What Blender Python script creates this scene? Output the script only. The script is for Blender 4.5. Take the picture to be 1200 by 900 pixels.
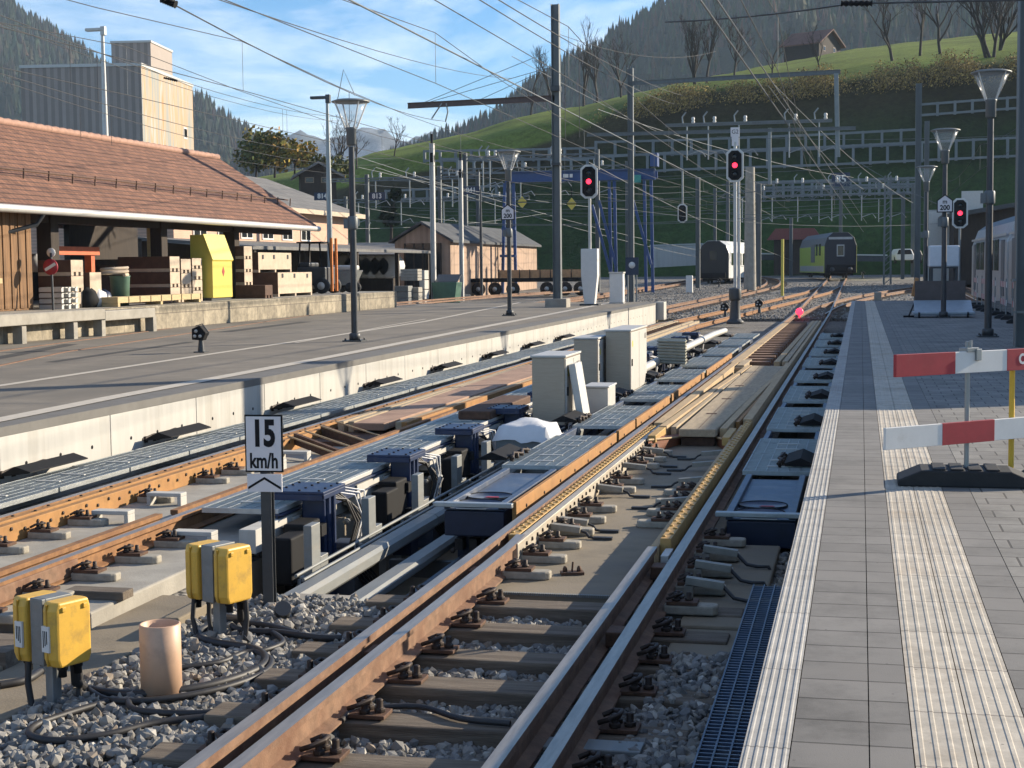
import bpy, bmesh, math, random
import numpy as np
from mathutils import Vector, Matrix

for o in list(bpy.data.objects): bpy.data.objects.remove(o)
scn = bpy.context.scene
col = scn.collection
PI = math.pi
rnd = random.Random(7)

# ------------------------------------------------------------------ camera
F, CXP, CYP, CAMH = 1800.0, 600.0, 450.0, 1.55
ROLL, PITCH, YAW = 0.0102, math.radians(4.34679), math.radians(12.80867)
def ray(px, py):
    a, b = px - CXP, py - CYP
    u = a*math.cos(ROLL) - b*math.sin(ROLL); v = a*math.sin(ROLL) + b*math.cos(ROLL)
    fw = F*math.cos(PITCH) - v*math.sin(PITCH); up = -F*math.sin(PITCH) - v*math.cos(PITCH)
    return Vector((u*math.cos(YAW) - fw*math.sin(YAW), u*math.sin(YAW) + fw*math.cos(YAW), up))
def at(px, py, Y):
    d = ray(px, py); return d*(Y/d.y) + Vector((0, 0, CAMH))
def gz(px, py, z=0.0):
    d = ray(px, py); return d*((z - CAMH)/d.z) + Vector((0, 0, CAMH))
def atx(px, py, X):
    d = ray(px, py); return d*(X/d.x) + Vector((0, 0, CAMH))
cam = bpy.data.cameras.new('camera'); camo = bpy.data.objects.new('camera', cam); col.objects.link(camo)
fwd = ray(600, 450).normalized(); rgt = (ray(601, 450) - ray(600, 450)).normalized(); upv = rgt.cross(fwd).normalized()
camo.matrix_world = Matrix(((rgt.x, upv.x, -fwd.x, 0), (rgt.y, upv.y, -fwd.y, 0), (rgt.z, upv.z, -fwd.z, CAMH), (0, 0, 0, 1)))
cam.sensor_width = 36; cam.lens = 54; cam.clip_start = 0.1; cam.clip_end = 20000
scn.camera = camo

# ------------------------------------------------------------------ sky, sun, exposure
SUN_AZ, SUN_EL = math.radians(39), math.radians(20.5)      # azimuth measured from +X towards +Y
world = bpy.data.worlds.new('World'); scn.world = world; world.use_nodes = True
wt = world.node_tree; wt.nodes.clear(); W = wt.nodes.new; L = wt.links.new
wo = W('ShaderNodeOutputWorld'); bg = W('ShaderNodeBackground'); sk = W('ShaderNodeTexSky')
sk.sky_type = 'NISHITA'; sk.sun_disc = False; sk.sun_elevation = SUN_EL; sk.sun_rotation = PI/2 - SUN_AZ
sk.altitude = 900; sk.air_density = 1.0; sk.dust_density = 0.3; sk.ozone_density = 4.0
bg.inputs['Strength'].default_value = 0.09
tc = W('ShaderNodeTexCoord'); sx = W('ShaderNodeSeparateXYZ'); L(tc.outputs['Generated'], sx.inputs[0])
def wm(op, a, b=None):
    n = W('ShaderNodeMath'); n.operation = op
    for i, v in enumerate((a, b)):
        if v is None: continue
        if isinstance(v, (int, float)): n.inputs[i].default_value = v
        else: L(v, n.inputs[i])
    return n.outputs[0]
zc = wm('MAXIMUM', wm('ADD', sx.outputs['Z'], 0.05), 0.02)
cb = W('ShaderNodeCombineXYZ'); L(wm('DIVIDE', sx.outputs['X'], zc), cb.inputs[0]); L(wm('DIVIDE', sx.outputs['Y'], zc), cb.inputs[1])
mp = W('ShaderNodeMapping'); mp.inputs['Scale'].default_value = (0.62, 0.42, 1); mp.inputs['Location'].default_value = (2.2, 5.1, 0); mp.inputs['Rotation'].default_value = (0, 0, 0.25)
L(cb.outputs[0], mp.inputs[0])
nz = W('ShaderNodeTexNoise'); nz.inputs['Scale'].default_value = 1.0; nz.inputs['Detail'].default_value = 9; nz.inputs['Roughness'].default_value = 0.62; nz.inputs['Distortion'].default_value = 0.5
L(mp.outputs[0], nz.inputs['Vector'])
rp = W('ShaderNodeValToRGB'); rp.color_ramp.elements[0].position = 0.485; rp.color_ramp.elements[1].position = 0.72
rp.color_ramp.elements[0].color = (0, 0, 0, 1); rp.color_ramp.elements[1].color = (0.9, 0.9, 0.9, 1); L(nz.outputs['Fac'], rp.inputs[0])
mx = W('ShaderNodeMixRGB'); L(rp.outputs[0], mx.inputs[0]); hsv = W('ShaderNodeHueSaturation'); hsv.inputs['Saturation'].default_value = 1.22; L(sk.outputs[0], hsv.inputs['Color']); L(hsv.outputs[0], mx.inputs[1]); mx.inputs[2].default_value = (8.0, 8.35, 8.9, 1)
L(mx.outputs[0], bg.inputs[0]); L(bg.outputs[0], wo.inputs[0])
sl = bpy.data.lights.new('sun', 'SUN'); sl.energy = 5.0; sl.angle = math.radians(0.5); sl.color = (1.0, 0.87, 0.68)
so = bpy.data.objects.new('sun', sl); col.objects.link(so)
sd = Vector((math.cos(SUN_AZ)*math.cos(SUN_EL), math.sin(SUN_AZ)*math.cos(SUN_EL), math.sin(SUN_EL)))
so.rotation_euler = sd.to_track_quat('Z', 'Y').to_euler(); so.location = (40, 40, 60)
scn.view_settings.view_transform = 'Standard'; scn.view_settings.look = 'None'
scn.view_settings.exposure = 1.0; scn.view_settings.gamma = 1.0
scn.render.engine = 'CYCLES'
scn.cycles.max_bounces = 5; scn.cycles.diffuse_bounces = 2; scn.cycles.glossy_bounces = 2; scn.cycles.transparent_max_bounces = 12

# ------------------------------------------------------------------ materials
MATS = {}
def mat(name, c, rough=0.7, metal=0.0, var=0.25, scale=6.0, bump=0.0, bscale=None, c2=None, spec=0.5, stretch=(1, 1, 1), detail=6, obj=False, emit=0.0, dirt=None):
    """procedural material: base colour broken up by noise, fine bump"""
    if name in MATS: return MATS[name]
    m = bpy.data.materials.new(name); m.use_nodes = True; nt = m.node_tree; N = nt.nodes.new; K = nt.links.new
    b = nt.nodes['Principled BSDF']
    b.inputs['Roughness'].default_value = rough; b.inputs['Metallic'].default_value = metal; b.inputs['Specular IOR Level'].default_value = spec
    c2 = c2 or tuple(x*(1 - var) for x in c)
    if obj: t = N('ShaderNodeTexCoord'); src = t.outputs['Object']
    else: t = N('ShaderNodeNewGeometry'); src = t.outputs['Position']
    mpn = N('ShaderNodeMapping'); mpn.inputs['Scale'].default_value = stretch; K(src, mpn.inputs[0])
    n1 = N('ShaderNodeTexNoise'); n1.inputs['Scale'].default_value = scale; n1.inputs['Detail'].default_value = detail; n1.inputs['Roughness'].default_value = 0.65; K(mpn.outputs[0], n1.inputs['Vector'])
    r = N('ShaderNodeValToRGB'); r.color_ramp.elements[0].position = 0.33; r.color_ramp.elements[1].position = 0.67
    r.color_ramp.elements[0].color = (*c2, 1); r.color_ramp.elements[1].color = (*c, 1); K(n1.outputs['Fac'], r.inputs[0])
    out = r.outputs[0]
    if dirt:      # second, larger stains: (colour, scale, low, high)
        n3 = N('ShaderNodeTexNoise'); n3.inputs['Scale'].default_value = dirt[1]; n3.inputs['Detail'].default_value = 8; n3.inputs['Roughness'].default_value = 0.7; K(mpn.outputs[0], n3.inputs['Vector'])
        r3 = N('ShaderNodeValToRGB'); r3.color_ramp.elements[0].position = dirt[2]; r3.color_ramp.elements[1].position = dirt[3]; K(n3.outputs['Fac'], r3.inputs[0])
        mxx = N('ShaderNodeMixRGB'); K(r3.outputs[0], mxx.inputs[0]); K(out, mxx.inputs[1]); mxx.inputs[2].default_value = (*dirt[0], 1); out = mxx.outputs[0]
    K(out, b.inputs['Base Color'])
    if bump:
        n2 = N('ShaderNodeTexNoise'); n2.inputs['Scale'].default_value = bscale or scale*6; n2.inputs['Detail'].default_value = 4; K(mpn.outputs[0], n2.inputs['Vector'])
        bp = N('ShaderNodeBump'); bp.inputs['Strength'].default_value = bump; bp.inputs['Distance'].default_value = 0.01; K(n2.outputs['Fac'], bp.inputs['Height']); K(bp.outputs[0], b.inputs['Normal'])
    if emit:
        b.inputs['Emission Color'].default_value = (*c, 1); b.inputs['Emission Strength'].default_value = emit
    MATS[name] = m; return m

M = dict(
 concrete = mat('concrete', (.35,.325,.275), .85, var=.28, scale=3, bump=.25, bscale=60, dirt=((.24,.21,.17), 1.3, .52, .8)),
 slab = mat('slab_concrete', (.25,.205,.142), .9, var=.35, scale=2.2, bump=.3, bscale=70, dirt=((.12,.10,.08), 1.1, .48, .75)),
 wallc = mat('wall_concrete', (.47,.455,.415), .85, var=.14, scale=2.5, bump=.15, bscale=60, stretch=(1,2.2,.22), dirt=((.30,.275,.23), 1.0, .5, .82)),
 pad = mat('pad_concrete', (.37,.335,.27), .85, var=.35, scale=12, bump=.2),
 rail_top = mat('rail_worn_steel', (.40,.34,.28), .36, .6, var=.35, scale=5, stretch=(6,.6,6)),
 rail_rust = mat('rail_rust', (.26,.15,.09), .8, .1, var=.45, scale=9, bump=.25, bscale=90, dirt=((.13,.055,.028), 3, .45, .75)),
 rail_orange = mat('guide_rust', (.40,.20,.06), .75, .1, var=.35, scale=8, bump=.2, dirt=((.25,.11,.04), 4, .5, .75)),
 guide_yellow = mat('guide_rail_ochre', (.54,.34,.11), .6, .1, var=.35, scale=10, bump=.2, dirt=((.32,.16,.05), 5, .5, .75)),
 guide_grey = mat('guide_plate_grey', (.50,.45,.37), .55, .35, var=.3, scale=6, bump=.15, stretch=(3,.6,3), dirt=((.28,.18,.10), 3, .5, .8)),
 dark_rust = mat('dark_rust', (.12,.062,.036), .8, .15, var=.5, scale=14, bump=.3),
 brown_red = mat('red_brown_plate', (.23,.075,.03), .65, .1, var=.35, scale=6, bump=.15),
 bolt = mat('dark_bolt', (.05,.034,.026), .6, .4, var=.4, scale=30),
 sleeper = mat('sleeper_timber', (.20,.16,.118), .9, var=.5, scale=5, stretch=(.5,7,7), bump=.6, bscale=26, dirt=((.07,.05,.035), 2.2, .45, .7)),
 ramp_wood = mat('ramp_beige', (.50,.36,.20), .8, var=.3, scale=4, stretch=(5,.6,5), bump=.3, bscale=26, dirt=((.30,.20,.11), 2.0, .5, .8)),
 ramp_grey = mat('ramp_weathered', (.43,.335,.215), .85, var=.3, scale=4, stretch=(5,.6,5), bump=.25, bscale=26, dirt=((.27,.21,.15), 2.5, .5, .8)),
 grate = mat('galvanised_steel', (.44,.465,.465), .42, .6, var=.2, scale=7, dirt=((.22,.24,.24), 4, .5, .8)),
 grate_dark = mat('galvanised_bars_dull', (.20,.225,.23), .5, .5, var=.2, scale=7),
 blue = mat('blue_paint', (.013,.030,.085), .45, var=.3, scale=8, dirt=((.09,.09,.10), 5, .58, .8)),
 blue_dark = mat('navy_paint', (.009,.014,.038), .5, var=.35, scale=8, bump=.05),
 blue_tray = mat('blue_grey_tray', (.075,.10,.155), .42, .2, var=.3, scale=6, dirt=((.20,.20,.20), 4, .5, .8)),
 blue_gantry = mat('gantry_blue', (.022,.065,.20), .5, var=.2, scale=4),
 black = mat('black_rubber', (.018,.018,.019), .75, var=.35, scale=20, bump=.15),
 cable = mat('cable_black', (.022,.021,.022), .55, var=.3, scale=20),
 steel = mat('galvanised_post', (.30,.32,.32), .45, .5, var=.2, scale=5, stretch=(2,2,.5)),
 steel_dull = mat('grey_steel_beam', (.22,.23,.225), .55, .3, var=.2, scale=5, stretch=(3,.6,3), dirt=((.24,.22,.19), 3, .5, .8)),
 mast = mat('mast_steel', (.15,.165,.17), .55, .3, var=.2, scale=3, stretch=(3,3,.4)),
 mast_dark = mat('mast_dark_paint', (.055,.06,.065), .5, .2, var=.3, scale=4),
 alu = mat('brushed_aluminium', (.34,.30,.25), .4, .6, var=.15, scale=10, stretch=(.6,.6,8)),
 alu_light = mat('light_metal', (.52,.51,.48), .5, .2, var=.12, scale=6, dirt=((.45,.42,.38), 3, .55, .85)),
 yellow = mat('yellow_plastic', (.70,.41,.055), .45, var=.14, scale=7, bump=.05, dirt=((.30,.19,.06), 6, .52, .78), obj=True),
 tube = mat('pvc_tube', (.56,.36,.235), .5, var=.10, scale=5, dirt=((.34,.22,.15), 4, .5, .8)),
 white = mat('white_paint', (.66,.65,.62), .55, var=.08, scale=6, dirt=((.5,.47,.42), 5, .6, .85)),
 red = mat('red_paint', (.36,.018,.03), .5, var=.2, scale=8, dirt=((.33,.05,.05), 6, .55, .8)),
 blackp = mat('black_paint', (.012,.012,.013), .75, var=.2, spec=.2),
 sign_white = mat('sign_white', (.70,.66,.66), .5, var=.06, scale=6, dirt=((.5,.46,.44), 7, .58, .85)),
 tarp = mat('grey_tarpaulin', (.62,.62,.62), .6, var=.1, scale=5, bump=.3, bscale=9),
 wood_light = mat('crate_pine', (.52,.40,.21), .8, var=.25, scale=4, stretch=(1,1,6), bump=.15),
 wood_pale = mat('crate_plywood', (.52,.42,.31), .8, var=.2, scale=4, dirt=((.42,.30,.2), 3, .55, .85)),
 wood_brown = mat('crate_brown', (.10,.05,.03), .8, var=.35, scale=5),
 wood_dark = mat('old_timber', (.04,.028,.02), .85, var=.45, scale=4, stretch=(3,3,.4), bump=.3),
 wood_red = mat('larch_boards', (.43,.25,.16), .85, var=.35, scale=2.2, stretch=(3,3,.25), bump=.2),
 plank = mat('weathered_planks', (.25,.135,.06), .85, var=.55, scale=3, stretch=(4,4,.35), bump=.3),
 yellow_bin = mat('yellow_sheet', (.60,.49,.08), .5, var=.1, scale=4, dirt=((.5,.42,.12), 3, .58, .85)),
 asphalt = mat('asphalt', (.215,.188,.150), .9, var=.3, scale=1.4, bump=.25, bscale=160, dirt=((.135,.120,.097), .45, .40, .62)),
 gold_leaf = mat('autumn_leaves', (.34,.21,.05), .85, var=.5, scale=3),
 wire_dark = mat('wire_dark', (.045,.047,.05), .8, 0, var=.1),
 bark = mat('bark', (.045,.036,.028), .9, var=.4, scale=6, bump=.3),
 glass = mat('dark_glass', (.02,.023,.026), .12, 0, var=.2, spec=.6),
)
# ------------------------------------------------------------------ mesh helpers
V = Vector
class MB:
    def __init__(s): s.v = []; s.f = []; s.m = []; s.s = []
    def add(s, vs, fs, m=0, smooth=False):
        k = len(s.v); s.v += [tuple(x) for x in vs]
        for i, f in enumerate(fs):
            s.f.append([k + j for j in f]); s.m.append(m[i] if isinstance(m, (list, tuple)) else m); s.s.append(smooth)
        return s
    def box(s, x0, x1, y0, y1, z0, z1, m=0):
        return s.add([(x0,y0,z0),(x1,y0,z0),(x1,y1,z0),(x0,y1,z0),(x0,y0,z1),(x1,y0,z1),(x1,y1,z1),(x0,y1,z1)],
                     [(0,3,2,1),(4,5,6,7),(0,1,5,4),(1,2,6,5),(2,3,7,6),(3,0,4,7)], m)
    def mbox(s, M4, sx, sy, sz, m=0):
        c = [M4 @ V((a*sx/2, b*sy/2, d*sz/2)) for d in (-1,1) for a,b in ((-1,-1),(1,-1),(1,1),(-1,1))]
        return s.add(c, [(0,3,2,1),(4,5,6,7),(0,1,5,4),(1,2,6,5),(2,3,7,6),(3,0,4,7)], m)
    def rbox(s, c, sx, sy, sz, rz=0, rx=0, ry=0, m=0):
        M4 = Matrix.Translation(c) @ Matrix.Rotation(rz,4,'Z') @ Matrix.Rotation(ry,4,'Y') @ Matrix.Rotation(rx,4,'X')
        return s.mbox(M4, sx, sy, sz, m)
    def beam(s, p0, p1, w, h, m=0):
        p0, p1 = V(p0), V(p1); d = p1 - p0
        q = d.to_track_quat('Y', 'Z').to_matrix().to_4x4()
        return s.mbox(Matrix.Translation((p0+p1)/2) @ q, w, d.length, h, m)
    def hbeam(s, p0, p1, w, h, t=0.012, m=0, side=None):
        """I/H section from p0 to p1: flanges w wide, h apart"""
        p0, p1 = V(p0), V(p1); d = p1 - p0; up = V(side) if side else (V((0,1,0)) if abs(d.normalized().z) > .9 else V((0,0,1)))
        y = d.normalized(); x = y.cross(up).normalized(); z = x.cross(y)
        R = Matrix((x, y, z)).transposed().to_4x4(); c = Matrix.Translation((p0+p1)/2) @ R
        s.mbox(c @ Matrix.Translation((0,0,h/2-t/2)), w, d.length, t, m); s.mbox(c @ Matrix.Translation((0,0,-h/2+t/2)), w, d.length, t, m)
        return s.mbox(c, t, d.length, h-2*t, m)
    def tube(s, path, r, n=8, m=0, caps=True, smooth=True):
        path = [V(p) for p in path]; k = len(path); R = r if isinstance(r, (list, tuple)) else [r]*k
        vs, fs = [], []; ref = None
        for i, p in enumerate(path):
            t = (path[min(i+1,k-1)] - path[max(i-1,0)]).normalized()
            if ref is None: ref = V((0,0,1)) if abs(t.z) < .9 else V((1,0,0))
            a = t.cross(ref).normalized(); b = a.cross(t).normalized(); ref = b
            vs += [p + (a*math.cos(2*PI*j/n) + b*math.sin(2*PI*j/n))*R[i] for j in range(n)]
        for i in range(k-1):
            fs += [(i*n+j, i*n+(j+1)%n, (i+1)*n+(j+1)%n, (i+1)*n+j) for j in range(n)]
        s.add(vs, fs, m, smooth)
        if caps:
            s.add(vs[:n], [tuple(range(n))[::-1]], m); s.add(vs[-n:], [tuple(range(n))], m)
        return s
    def lathe(s, prof, c, n=16, m=0, smooth=True, axis='Z'):
        vs, fs = [], []; c = V(c)
        for r, z in prof:
            for j in range(n):
                a = 2*PI*j/n; p = V((r*math.cos(a), r*math.sin(a), z))
                if axis == 'Y': p = V((p.x, p.z, p.y))
                if axis == 'X': p = V((p.z, p.x, p.y))
                vs.append(c + p)
        for i in range(len(prof)-1):
            fs += [(i*n+j, i*n+(j+1)%n, (i+1)*n+(j+1)%n, (i+1)*n+j) for j in range(n)]
        fs += [tuple(range(n))[::-1], tuple((len(prof)-1)*n+j for j in range(n))]
        return s.add(vs, fs, m, smooth)
    def sweep(s, path, prof, m=0, caps=True, smooth=False):
        """closed profile (side, height) swept along a roughly horizontal path; m may be one index per profile edge"""
        path = [V(p) for p in path]; k = len(path); n = len(prof); vs = []
        for i, p in enumerate(path):
            t = path[min(i+1,k-1)] - path[max(i-1,0)]; t.z = 0; t.normalize(); a = V((t.y, -t.x, 0))
            vs += [p + a*u + V((0,0,w)) for u, w in prof]
        fs, ms = [], []
        for i in range(k-1):
            for j in range(n):
                fs.append((i*n+j, i*n+(j+1)%n, (i+1)*n+(j+1)%n, (i+1)*n+j)); ms.append(m[j] if isinstance(m,(list,tuple)) else m)
        if caps:
            fs += [tuple(range(n))[::-1], tuple((k-1)*n+j for j in range(n))]; ms += [ms[0] if n < 2 else (m[-1] if isinstance(m,(list,tuple)) else m)]*2
        return s.add(vs, fs, ms, smooth)
    def prism(s, poly, h0, h1, M4=None, m=0):
        """polygon in the local XY plane pushed from h0 to h1 along local Z"""
        n = len(poly); M4 = M4 or Matrix()
        vs = [M4 @ V((x,y,h0)) for x,y in poly] + [M4 @ V((x,y,h1)) for x,y in poly]
        return s.add(vs, [tuple(range(n))[::-1], tuple(range(n,2*n))] + [(i,(i+1)%n,n+(i+1)%n,n+i) for i in range(n)], m)
    def quad(s, a, b, c, d, m=0): return s.add([a,b,c,d], [(0,1,2,3)], m)
    def text(s, body, size, M4, m=0, thick=0.002, bold=0.0, sx=1.0):
        cu = bpy.data.curves.new('lettering', 'FONT'); cu.body = body; cu.size = size; cu.align_x = 'CENTER'; cu.align_y = 'CENTER'; cu.extrude = thick; cu.offset = bold
        cu.resolution_u = 4
        ob = bpy.data.objects.new('lettering', cu); col.objects.link(ob); dg = bpy.context.evaluated_depsgraph_get(); dg.update()
        me = bpy.data.meshes.new_from_object(ob.evaluated_get(dg))
        s.add([M4 @ V((v.co.x*sx, v.co.y, v.co.z)) for v in me.vertices], [tuple(p.vertices) for p in me.polygons], m)
        bpy.data.objects.remove(ob); bpy.data.meshes.remove(me); bpy.data.curves.remove(cu); return s
    def build(s, name, mats, parent=None, world=False, bevel=0.0, recentre=True, fix=True):
        me = bpy.data.meshes.new(name); vs = np.array(s.v, dtype=np.float64)
        loc = V((0,0,0))
        if parent is not None:
            if world:
                p = parent; off = V((0,0,0))
                while p: off += p.location; p = p.parent
                vs = vs - np.array(off)
        elif recentre:
            lo, hi = vs.min(0), vs.max(0); loc = V(((lo[0]+hi[0])/2, (lo[1]+hi[1])/2, lo[2])); vs = vs - np.array(loc)
        me.from_pydata(vs.tolist(), [], s.f)
        if not isinstance(mats, (list, tuple)): mats = [mats]
        for m in mats: me.materials.append(M[m] if isinstance(m, str) else m)
        me.polygons.foreach_set('material_index', s.m); me.polygons.foreach_set('use_smooth', s.s)
        if fix and len(s.f) < 60000:
            bm = bmesh.new(); bm.from_mesh(me); bmesh.ops.recalc_face_normals(bm, faces=bm.faces); bm.to_mesh(me); bm.free()
        me.update()
        o = bpy.data.objects.new(name, me); o.location = loc; col.objects.link(o)
        if parent is not None: o.parent = parent; o.location = (0,0,0)
        if bevel:
            b = o.modifiers.new('bevel', 'BEVEL'); b.width = bevel; b.segments = 2; b.limit_method = 'ANGLE'; b.angle_limit = math.radians(40); b.harden_normals = False
        return o

def tag(o, label=None, cat=None, group=None, kind=None):
    if label: o['label'] = label
    if cat: o['category'] = cat
    if group: o['group'] = group
    if kind: o['kind'] = kind
    return o
def thing(name, label, cat, loc=(0,0,0), rz=0.0, group=None):
    o = bpy.data.objects.new(name, None); col.objects.link(o); o.location = loc; o.rotation_euler = (0,0,rz); o.empty_display_size = .2
    return tag(o, label, cat, group)
def dup(o, loc=None, rz=None, label=None, group=None, parent=None):
    c = o.copy(); col.objects.link(c)
    if parent is not None: c.parent = parent
    if loc is not None: c.location = loc
    if rz is not None: c.rotation_euler = (0,0,rz)
    if label: c['label'] = label
    if group: c['group'] = group
    for ch in list(o.children): dup(ch, parent=c)
    return c
def struct(mb, name, mats, **k): return tag(mb.build(name, mats, recentre=False, **k), kind='structure')
def face_at(p, rz=0.0):
    """frame of a vertical panel: local X to the right, local Y up, local Z out towards the viewer (rz turns it about the vertical)"""
    return Matrix.Translation(p) @ Matrix.Rotation(rz,4,'Z') @ Matrix.Rotation(PI/2,4,'X')
def ngon(r, n, ph=0, sx=1, sy=1): return [(r*sx*math.cos(2*PI*i/n+ph), r*sy*math.sin(2*PI*i/n+ph)) for i in range(n)]
RAIL = [(-.036,0),(.036,0),(.036,-.035),(.010,-.055),(.009,-.13),(.07,-.148),(.07,-.16),(-.07,-.16),(-.07,-.148),(-.009,-.13),(-.010,-.055),(-.036,-.035)]
RAILM = [0]+[1]*11
RT = -0.55                                           # top of the rails
# ------------------------------------------------------------------ special materials
def nodemat(name):
    m = bpy.data.materials.new(name); m.use_nodes = True; nt = m.node_tree
    return m, nt, nt.nodes.new, nt.links.new, nt.nodes['Principled BSDF']
def brickmat(name, cols, mortar, bw, rh, msize, off=0.5, rot=0, var=6.0, rough=.85, bump=.4, axes='xy', freq=2, grain=.3, wear=None):
    m, nt, N, K, b = nodemat(name); g = N('ShaderNodeNewGeometry'); mp = N('ShaderNodeMapping'); mp.inputs['Rotation'].default_value = (0,0,rot)
    if bw > 4: mp.inputs['Location'].default_value = (2.3,0,0)
    if axes == 'xy': K(g.outputs['Position'], mp.inputs[0])
    else:
        s = N('ShaderNodeSeparateXYZ'); c = N('ShaderNodeCombineXYZ'); K(g.outputs['Position'], s.inputs[0])
        K(s.outputs['XYZ'.index(axes[0].upper())], c.inputs[0]); K(s.outputs['XYZ'.index(axes[1].upper())], c.inputs[1]); K(c.outputs[0], mp.inputs[0])
    t = N('ShaderNodeTexBrick'); t.inputs['Scale'].default_value = 1; t.inputs['Brick Width'].default_value = bw; t.inputs['Row Height'].default_value = rh
    t.inputs['Mortar Size'].default_value = msize; t.inputs['Mortar Smooth'].default_value = .2; t.offset = off; t.offset_frequency = freq; t.inputs['Bias'].default_value = 0
    t.inputs['Color1'].default_value = (*cols[0],1); t.inputs['Color2'].default_value = (*cols[1],1); t.inputs['Mortar'].default_value = (*mortar,1); K(mp.outputs[0], t.inputs[0])
    n = N('ShaderNodeTexNoise'); n.inputs['Scale'].default_value = var; n.inputs['Detail'].default_value = 8; n.inputs['Roughness'].default_value = .75; K(g.outputs['Position'], n.inputs['Vector'])
    mm = N('ShaderNodeMapRange'); mm.inputs[1].default_value = .3; mm.inputs[2].default_value = .7; mm.inputs[3].default_value = 1-grain; mm.inputs[4].default_value = 1+grain; K(n.outputs['Fac'], mm.inputs[0])
    x = N('ShaderNodeMixRGB'); x.blend_type = 'MULTIPLY'; x.inputs[0].default_value = 1; K(t.outputs[0], x.inputs[1]); K(mm.outputs[0], x.inputs[2]); px_ = x.outputs[0]
    if wear:
        for sc_, lo_, hi_, dk_ in ((9.0,.035,.06,.45),(23.0,.03,.07,.7)):      # gum spots and small dark specks
            vo = N('ShaderNodeTexVoronoi'); vo.inputs['Scale'].default_value = sc_; vo.inputs['Randomness'].default_value = 1; K(g.outputs['Position'], vo.inputs['Vector'])
            q = N('ShaderNodeMapRange'); q.inputs[1].default_value = lo_; q.inputs[2].default_value = hi_; q.inputs[3].default_value = dk_; q.inputs[4].default_value = 1; K(vo.outputs['Distance'], q.inputs[0])
            xx = N('ShaderNodeMixRGB'); xx.blend_type = 'MULTIPLY'; xx.inputs[0].default_value = 1; K(px_, xx.inputs[1]); K(q.outputs[0], xx.inputs[2]); px_ = xx.outputs[0]
        ns_ = N('ShaderNodeTexNoise'); ns_.inputs['Scale'].default_value = .8; ns_.inputs['Detail'].default_value = 9; ns_.inputs['Roughness'].default_value = .8; K(g.outputs['Position'], ns_.inputs['Vector'])
        q = N('ShaderNodeMapRange'); q.inputs[1].default_value = .5; q.inputs[2].default_value = .68; q.inputs[3].default_value = 0; q.inputs[4].default_value = .55; K(ns_.outputs['Fac'], q.inputs[0])
        xx = N('ShaderNodeMixRGB'); K(q.outputs[0], xx.inputs[0]); K(px_, xx.inputs[1]); xx.inputs[2].default_value = (*wear,1); px_ = xx.outputs[0]
    K(px_, b.inputs['Base Color'])
    b.inputs['Roughness'].default_value = rough
    bp = N('ShaderNodeBump'); bp.invert = True; bp.inputs['Strength'].default_value = bump; bp.inputs['Distance'].default_value = .01; K(t.outputs['Fac'], bp.inputs['Height'])
    n2 = N('ShaderNodeTexNoise'); n2.inputs['Scale'].default_value = 180; K(g.outputs['Position'], n2.inputs['Vector'])
    b2 = N('ShaderNodeBump'); b2.inputs['Strength'].default_value = .18; b2.inputs['Distance'].default_value = .004; K(n2.outputs['Fac'], b2.inputs['Height']); K(bp.outputs[0], b2.inputs['Normal']); K(b2.outputs[0], b.inputs['Normal'])
    M[name] = m; return m
# right platform: narrow rows beside the edge (rows 0.262 m deep), running-bond field further right
brickmat('pavers_edge', ((.15,.142,.13),(.185,.175,.16)), (.05,.046,.042), 5.0, .262, .007, 0, var=1.6, grain=.42, wear=(.11,.10,.09))
brickmat('pavers_field', ((.16,.152,.138),(.20,.19,.17)), (.05,.046,.042), .27, .262, .007, .5, var=1.1, grain=.45, wear=(.11,.10,.09))
brickmat('tactile_slabs', ((.40,.36,.295),(.46,.41,.335)), (.22,.19,.16), 5.0, .60, .007, 0, var=7, grain=.30, bump=.3, wear=(.26,.19,.12))
brickmat('edge_stone', ((.32,.308,.283),(.36,.345,.318)), (.18,.17,.16), 5.0, .98, .007, 0, var=7, grain=.25, bump=.3, wear=(.20,.18,.155))
brickmat('rubble_stone', ((.21,.18,.13),(.29,.25,.18)), (.13,.11,.085), .8, .42, .012, .5, var=3.5, grain=.55, axes='yz', bump=.6)
brickmat('roof_tiles', ((.165,.076,.046),(.235,.112,.066)), (.07,.035,.025), .20, .125, .014, .5, var=2.2, grain=.42, axes='yz', bump=1.0)
brickmat('dark_slates', ((.055,.06,.065),(.075,.08,.085)), (.04,.04,.042), .4, .3, .012, .5, var=1.4, grain=.25, axes='yz', bump=.3)
brickmat('brick_pink', ((.52,.33,.235),(.55,.36,.26)), (.42,.28,.21), .25, .075, .006, .5, var=1.2, grain=.12, axes='yz', bump=.1)
brickmat('grey_slates', ((.14,.135,.13),(.17,.165,.155)), (.08,.08,.08), .4, .3, .012, .5, var=1.4, grain=.25, axes='yz', bump=.4)

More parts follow.
